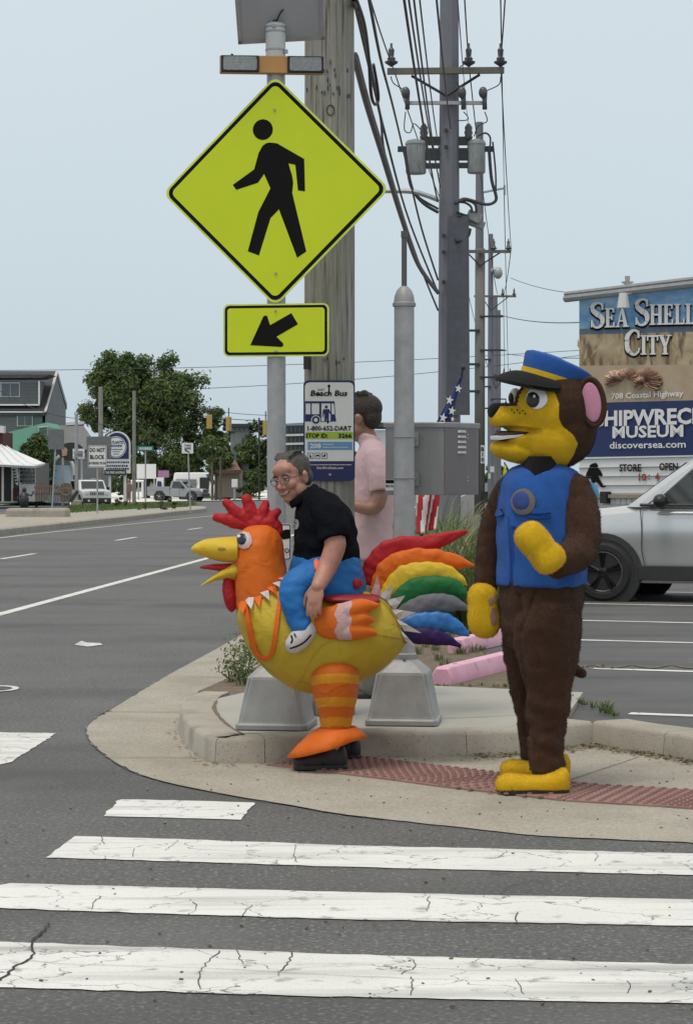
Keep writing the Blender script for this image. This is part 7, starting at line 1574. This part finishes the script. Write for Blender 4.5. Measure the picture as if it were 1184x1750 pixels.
# ---------------------------------------------------------------- the costumed dog
DD = 11.10; K = lambda x, y, dy=0: P(x, y, DD+dy)
pl = lambda n, c, **k: cloth(n, c, .95, .6, 300, .08, var=.06, scale=35, spec=.10, **k)
M['d_brown'] = pl('brown_plush', (.068, .033, .020), fold=.6, fscale=5, stretch=(1, 1, .45)); M['d_yellow'] = pl('yellow_plush', (.76, .47, .018)); M['d_blue'] = pl('blue_felt', (.030, .115, .40), fold=.5, fscale=5, stretch=(1, 1, .5)); M['d_black'] = pl('black_plush', (.010, .010, .010)); M['d_pink'] = pl('pink_plush', (.66, .30, .42)); M['d_pad'] = pl('paw_pad', (.33, .20, .14)); M['d_grey'] = pl('grey_felt', (.17, .16, .16))
dg = thing('person', V((K(925, 1340).x, DD, .006)), 'person in a brown and yellow dog costume with blue cap and blue vest', 'costumed person')
mb = MB(); mb.rings(stack([(796, 892, 945, .10), (812, 866, 978, .17), (840, 852, 994, .21), (900, 852, 1000, .225), (960, 853, 1000, .23), (1000, 852, 998, .235), (1040, 853, 996, .235), (1085, 858, 990, .23), (1110, 868, 984, .19)], DD))
mb.rings(stack([(1030, 895, 975, .07), (1060, 878, 990, .12), (1100, 877, 991, .135), (1150, 889, 983, .125), (1200, 897, 974, .11), (1250, 899, 968, .10), (1290, 900, 964, .095), (1318, 900, 962, .095)], DD-.17)); mb.rings(stack([(1030, 870, 905, .06), (1060, 858, 918, .11), (1100, 858, 915, .13), (1150, 866, 918, .12), (1200, 876, 926, .105), (1250, 886, 935, .095), (1296, 892, 940, .09)], DD+.26))
chain(mb, [K(872, 838, .14), K(848, 895, .20), K(836, 945, .20), K(829, 1005, .16)], [.082, .080, .075, .062]); chain(mb, [K(982, 838, -.10), K(993, 880, -.16), K(995, 925, -.22), K(985, 948, -.28), K(952, 962, -.37)], [.085, .088, .092, .085, .062])
# cloth folds worked into the surface
db = blob(mb, 'body', M['d_brown'], dg, voxel=.009, smooth=9)
def folds(o, f, amp):
    off = origin_of(o); me = o.data; nn = [v_.normal.copy() for v_ in me.vertices]; cc = [v_.co.copy() for v_ in me.vertices]; fl = []
    for c, n in zip(cc, nn): p = c+off; fl += list(c+n*(f(p, pix(p))*amp))
    me.vertices.foreach_set('co', fl); me.update()
folds(db, lambda p, q: (.9*noise.noise(V((p.x*6+p.z*2, p.y*5, p.z*7)))+.7*noise.noise(V((p.x*7+p.z*9, p.y*5, p.z*13)))+.35*noise.noise(V((p.x*20, p.y*16, p.z*24)))) * (1.5 if q[1] > 1180 else .9) - 1.1*max(0, 1-abs(q[0]-(884+(q[1]-1000)*.055+3*math.sin(q[1]*.05)))/7)*(1 if 1015 < q[1] < 1260 else 0) - .9*max(0, 1-abs(q[0]-(918-(q[1]-1005)*.42))/6)*(1 if 1005 < q[1] < 1080 else 0), .013)
mb = MB(); mb.cyl(K(930, 1310, -.17), K(930, 1338, -.17), .064, .06, 16); mb.build('ankle', mat('brown_ankle', (.09, .05, .035), .8), dg, smooth=40); mb = MB(); mb.cyl(K(916, 1290, .26), K(914, 1318, .26), .06, .056, 16); mb.build('ankle', bpy.data.materials['brown_ankle'], dg, smooth=40)
# vest
mb = MB(); mb.rings(stack([(792, 902, 946, .12), (801, 878, 978, .17), (811, 862, 990, .195), (833, 851, 993, .215), (870, 849, 994, .235), (915, 848, 1000, .245), (960, 848, 1003, .25), (996, 847, 1002, .25), (1001, 849, 1000, .245)], DD, p=2.1))
vest = blob(mb, 'vest', M['d_blue'], dg, voxel=.009, smooth=4); folds(vest, lambda p, q: noise.noise(V((p.x*8, p.y*6, p.z*3.2)))+.6*noise.noise(V((p.x*17+p.z*5, p.y*14, p.z*8)))-1.2*max(0, 1-abs(q[0]-(872+(1000-q[1])*.06))/5)*(q[1] > 900), .015)
SV = Surf(vest)
SV.ribbon('front_seam', [(868, 884), (870, 920), (872, 960), (872, 999)], 2.5, mat('dark_blue_seam', (.016, .05, .22), .9), vest, .003); SV.ribbon('pocket_flap', [(903, 873), (920, 873), (939, 871)], 9, M['d_blue'], vest, .012); SV.ribbon('pocket_flap', [(850, 876), (855, 877), (860, 874)], 10, M['d_blue'], vest, .012)
SV.ribbon('flap_edge', [(903, 882), (912, 885), (925, 885), (938, 883)], 2, bpy.data.materials['dark_blue_seam'], vest, .009)
bd = SV.patch('plain_badge', ell2(895, 858, 20, 22), M['d_grey'], vest, .020); SV.patch('badge_field', ell2(893, 857, 14, 16), mat('badge_blue', (.02, .05, .2), .8), bd, .026)
mb = MB(); mb.ell(K(1008, 842, .10), (.045, .05, .052)); mb.ell(K(1002, 838, .06), (.05, .06, .05)); blob(mb, 'pack_knob', mat('light_blue_felt', (.10, .36, .58), .9), dg, voxel=.008, smooth=2)
# paws and feet
def pillow(mb, c, r, R=None, p=2.8, n=28, k=18):
    c = V(c); loops = []; sg = lambda v: math.copysign(abs(v)**(2/p), v)
    for i in range(1, k):
        ph = math.pi*i/k; loops.append([c+(R @ q if R is not None else q) for q in [V((r[0]*sg(math.sin(ph))*sg(math.cos(6.2832*j/n)), r[1]*sg(math.sin(ph))*sg(math.sin(6.2832*j/n)), -r[2]*sg(math.cos(ph)))) for j in range(n)]])
    mb.rings(loops)
def paw(pts, rr, fl, name='paw', m=None, parent=dg, vox=.008, bump_=None):
    mb = MB(); chain(mb, pts, rr, 18)
    if bump_:
        for c, r in bump_: mb.ell(c, (r,)*3)
    o = blob(mb, name, m or M['d_yellow'], parent, voxel=vox, smooth=6); return o
mb = MB(); Rp = Matrix.Rotation(.06, 3, 'Y')
pillow(mb, K(825, 1043, .06), (.076, .08, .132), Rp, 2.7); pillow(mb, K(822, 1022, .06), (.070, .08, .076), Rp, 2.3); pillow(mb, K(829, 1060, .06), (.078, .078, .09), Rp, 2.4)
p1_ = blob(mb, 'paw', M['d_yellow'], dg, voxel=.008, smooth=8); SP = Surf(p1_)
SP.patch('paw_pad', ell2(843, 1054, 6, 16), M['d_pad'], p1_, .004); SP.patch('paw_pad', ell2(838, 1028, 4.5, 7), M['d_pad'], p1_, .004); SP.patch('paw_pad', ell2(846, 1024, 4, 8), M['d_pad'], p1_, .004)
mb = MB(); Rp = Matrix.Rotation(-.60, 3, 'Y') @ Matrix.Rotation(.25, 3, 'Z'); c = K(921, 935, -.45)
pillow(mb, c, (.074, .070, .134), Rp, 2.7); pillow(mb, c+Rp @ V((-.008, -.004, .055)), (.076, .074, .082), Rp, 2.5); pillow(mb, c+Rp @ V((.006, -.004, -.07)), (.080, .072, .068), Rp, 2.5)
p2_ = blob(mb, 'paw', M['d_yellow'], dg, voxel=.007, smooth=8)
mb = MB(); mb.tube([K(946, 975, -.36), K(952, 968, -.34)], .055, 14); mb.build('wrist', M['d_brown'], dg, smooth=40)
def slipper(x0, x1, yb, dy):
    k = (x1-x0)/122; mb = MB(); f = lambda x: x0+(x-849)*k
    mb.rings(stack_x([(f(a), yb+y0*k, min(yb-2, yb+y1*k), h) for a, y0, y1, h in ((848, -20, -8, .025), (851, -30, -3, .06), (861, -37, 0, .082), (878, -38, 0, .088), (900, -35, 0, .086), (925, -36, 0, .082), (946, -42, 0, .08), (960, -48, -2, .074), (968, -46, -5, .06), (972, -34, -10, .025))], DD+dy, 28, 4, 2.6))
    for q in (-.035, .0, .035): mb.ell(P(f(857), yb-19*k, DD+dy)+Y1*q*1.25, (.030, .026, .042))
    o = blob(mb, 'foot', M['d_yellow'], dg, voxel=.007, smooth=4); off = origin_of(o)
    for v_ in o.data.vertices: v_.co.z = max(v_.co.z, .030-off.z)
    a, b = P(x0, yb, DD+dy), P(x1, yb, DD+dy); u = V((1, 0, 0)); l = b.x-a.x
    mb = MB(); out = [(.02, 0), (.05, -.55), (.18, -.8), (.5, -.78), (.9, -.66), (.99, -.3), (.99, .3), (.9, .66), (.5, .78), (.18, .8), (.05, .55)]; mb.prism([(p*l*1.0+.004, q*.108) for p, q in out], V((a.x, a.y, .006)), u, Y1, Z1, 0, .030); mb.build('sole', M['black'], o, bevel=.006); return o
slipper(849, 971, 1360, -.25); slipper(857, 972, 1334, .20)
mb = MB(); chain(mb, [K(955, 1120, .22), K(978, 1142, .2), K(994, 1151, .16)], [.034, .032, .026]); blob(mb, 'tail', M['d_brown'], dg, voxel=.008, smooth=3)
# head
mb = MB(); px_ = 1/342.0
def el(x, y, rx, ry, hy, dy=0, rot=0): mb.ell(K(x, y, dy), (rx*px_, hy, ry*px_), Matrix.Rotation(rot, 3, 'Y'), 24, 14)
el(950, 700, 70, 76, .215); el(943, 752, 62, 52, .20); el(960, 735, 58, 62, .20); el(905, 745, 45, 42, .155); el(925, 690, 46, 42, .175); el(882, 713, 47, 24, .125, 0, -.08); el(862, 711, 26, 22, .10); el(900, 772, 60, 22, .13, 0, .10); el(866, 769, 30, 17, .105, 0, .22); el(915, 700, 40, 24, .15)
poly = [(925, 640), (938, 657), (949, 674), (955, 690), (954, 714), (961, 729), (979, 743), (987, 758), (980, 777), (966, 798), (950, 815), (820, 830), (815, 640)]
def inside(x, y, pl_):
    r = False; j = len(pl_)-1
    for i in range(len(pl_)):
        if (pl_[i][1] > y) != (pl_[j][1] > y) and x < (pl_[j][0]-pl_[i][0])*(y-pl_[i][1])/(pl_[j][1]-pl_[i][1])+pl_[i][0]: r = not r
        j = i
    return r
def dogface(p):
    x, y = pix(p); dy = p.y-DD
    if y < 694 and abs(dy+.015) < .052+.010*math.sin(y*.9) and x < 930: return 0
    return 1 if inside(x, y, poly) else 0
head = blob(mb, 'head', [M['d_brown'], M['d_yellow']], dg, voxel=.004, smooth=14, fix=dogface)
# open the mouth: press the surface in along a slot
off = origin_of(head)
for v_ in head.data.vertices:
    x, y = pix(v_.co+off); t = (926-x)/88
    if 0 < t < 1.2:
        yc = 737+6*t-2*math.sin(t*3); hw = 2.0+8.5*min(1, t*1.3)
        if abs(y-yc) < hw+3: k = max(0, 1-max(0, abs(y-yc)-hw)/3); c = K(890, y, 0); v_.co += (c-(v_.co+off))*(.30*k)
SHd = Surf(head)
mb = MB(); mb.rings(stack_x([(920, 737, 740, .03), (905, 734, 745, .10), (880, 735, 750, .115), (855, 737, 753, .10), (844, 741, 751, .05)], DD, 20)); mo = mb.build('mouth', mat('mouth_lining', (.035, .014, .010), .8), head, smooth=True)
mb = MB(); mb.rings([[K(x, y, dy*1.0) for x, y, dy in pts] for pts in ([(838, 751, -.05), (852, 752, -.108), (880, 748, -.122), (894, 744.5, -.125), (894, 744.5, .12), (852, 752, .108)], [(837, 745, -.05), (851, 746, -.112), (880, 743.5, -.126), (894, 742, -.129), (894, 742, .12), (851, 746, .11)])]); mb.build('teeth', M['white'], head)
mb = MB(); mb.ell(K(847, 703, -.02), (.043, .055, .043), n=20, k=12); mb.build('nose', M['d_black'], head, smooth=True)
e = SHd.patch('eye', ell2(918, 681, 17.5, 18), M['white'], head, .013); SHd.patch('pupil', ell2(912.5, 684, 11, 13), M['black'], e, .018); SHd.patch('glint', ell2(916, 679, 2.6, 3, 10), M['white'], e, .022)
mb = MB(); mb.ell(K(880, 678, .10), (.035, .03, .045)); o = mb.build('eye', M['white'], head, smooth=True); mb = MB(); mb.ell(K(874, 680, .09), (.018, .02, .03)); mb.build('pupil', M['black'], o, smooth=True)
for i in range(6): SHd.patch('whisker_dot', ell2(874+i % 3*9.5+(i//3)*4, 700.5+i//3*5-(i % 3)*-.8, 1.3, 1.3, 8), M['d_black'], head, .004, 1)
for s_ in (-1, 1):
    Re = Matrix.Rotation(-.14, 3, 'Y') @ Matrix.Rotation(s_*.35, 3, 'Z'); c = K(1013 if s_ < 0 else 1008, 687, s_*.15); mb = MB(); mb.ell(c, (.064, .022, .122), Re, 24, 14); mb.tube([c+Re @ V((.060*math.cos(a), s_*.014, .117*math.sin(a))) for a in [i*.2618 for i in range(25)]], .013, 8); ear = blob(mb, 'ear', M['d_brown'], head, voxel=.006, smooth=3)
    mb = MB(); mb.ell(c+Re @ V((-.003, s_*.022, 0)), (.048, .010, .098), Re, 24, 12); mb.build('inner_ear', M['d_pink'], ear, smooth=True)
mb = MB(); mb.rings(stack([(780, 895, 955, .13), (800, 890, 952, .14), (815, 886, 948, .15), (828, 889, 940, .16), (834, 896, 925, .165)], DD-.045)); mb.build('neck', M['d_black'], dg, smooth=True)
# cap
up = V((.30, -.03, .95)).normalized(); fr = V((-.84, -.54, 0)); fr = (fr-up*fr.dot(up)).normalized(); sd_ = up.cross(fr); cc0 = K(944, 655, 0); Rc = Matrix((fr, sd_, up)).transposed()
cp = lambda a, r, h, k=1.12: cc0+Rc @ V((r*k*math.cos(a), r*math.sin(a), h))
mb = MB(); NA = 40
mb.rings([[cp(6.2832*i/NA, r, h+(.014*math.cos(6.2832*i/NA) if h > .09 else 0)) for i in range(NA)] for r, h in ((.146, -.004), (.154, 0), (.156, .03), (.161, .065), (.166, .092), (.162, .104), (.142, .113), (.08, .118), (.01, .119))]); cap = mb.build('cap', M['d_blue'], head, smooth=45)
mb = MB(); mb.rings([[cp(6.2832*i/NA, r, h) for i in range(NA)] for r, h in ((.1568, .004), (.1585, .005), (.1605, .036), (.1588, .037))], cap=False); mb.build('cap_band', M['d_yellow'], cap, smooth=40)
mb = MB(); loops = []
for j in range(7):
    f = j/6; loop_t, loop_b = [], []
    for i in range(25):
        a = -1.25+2.5*i/24; w = math.cos(a*1.15)**.7 if abs(a*1.15) < 1.57 else 0; r = .156+.118*f*w; h = .012-.062*f*f*w-.010*f
        loop_t.append(cp(a, r, h)); loop_b.append(cp(a, r, h-.018))
    loops.append(loop_t+loop_b[::-1])
mb.rings(loops); mb.build('visor', M['d_black'], cap, smooth=45)

# ---------------------------------------------------------------- plush pile of the dog suit
def fur(o, n, L, m, seed, down=.6, slot=None):
    rnd = random.Random(seed); me = o.data; pl_ = [p for p in me.polygons if slot is None or p.material_index == slot]; vs_, fs = [], []
    for i in range(n):
        p = pl_[rnd.randrange(len(pl_))]; v3 = [me.vertices[k].co for k in p.vertices]; a, b = rnd.random(), rnd.random()
        c = v3[0].lerp(v3[1], a).lerp(v3[3 % len(v3)].lerp(v3[2], a), b) if len(v3) > 3 else p.center
        nn = p.normal; d = (nn*rnd.uniform(.5, 1)+V((rnd.uniform(-.5, .5), rnd.uniform(-.5, .5), -down*rnd.random()))).normalized(); sd2 = d.cross(nn)
        sd2 = (sd2.normalized() if sd2.length > 1e-4 else X1)*.0011; l = L*rnd.uniform(.5, 1.2); k = len(vs_); vs_ += [c-sd2-nn*.001, c+sd2-nn*.001, c+d*l]; fs.append((k, k+1, k+2))
    f_ = bpy.data.meshes.new('fur'); f_.from_pydata(vs_, [], fs); f_.materials.append(m); q = link_mesh('fur', f_, o); q['kind'] = 'stuff'; return q
fur(db, 60000, .010, M['d_brown'], 1); fur(head, 16000, .007, M['d_brown'], 2, slot=0); fur(head, 16000, .006, M['d_yellow'], 3, slot=1)
for i, o in enumerate((p1_, p2_)): fur(o, 5000, .007, M['d_yellow'], 10+i)
for i, o in enumerate([c for c in dg.children if c.name.startswith('foot')]): fur(o, 6000, .008, M['d_yellow'], 20+i)
fur(vest, 9000, .004, M['d_blue'], 30, .2)
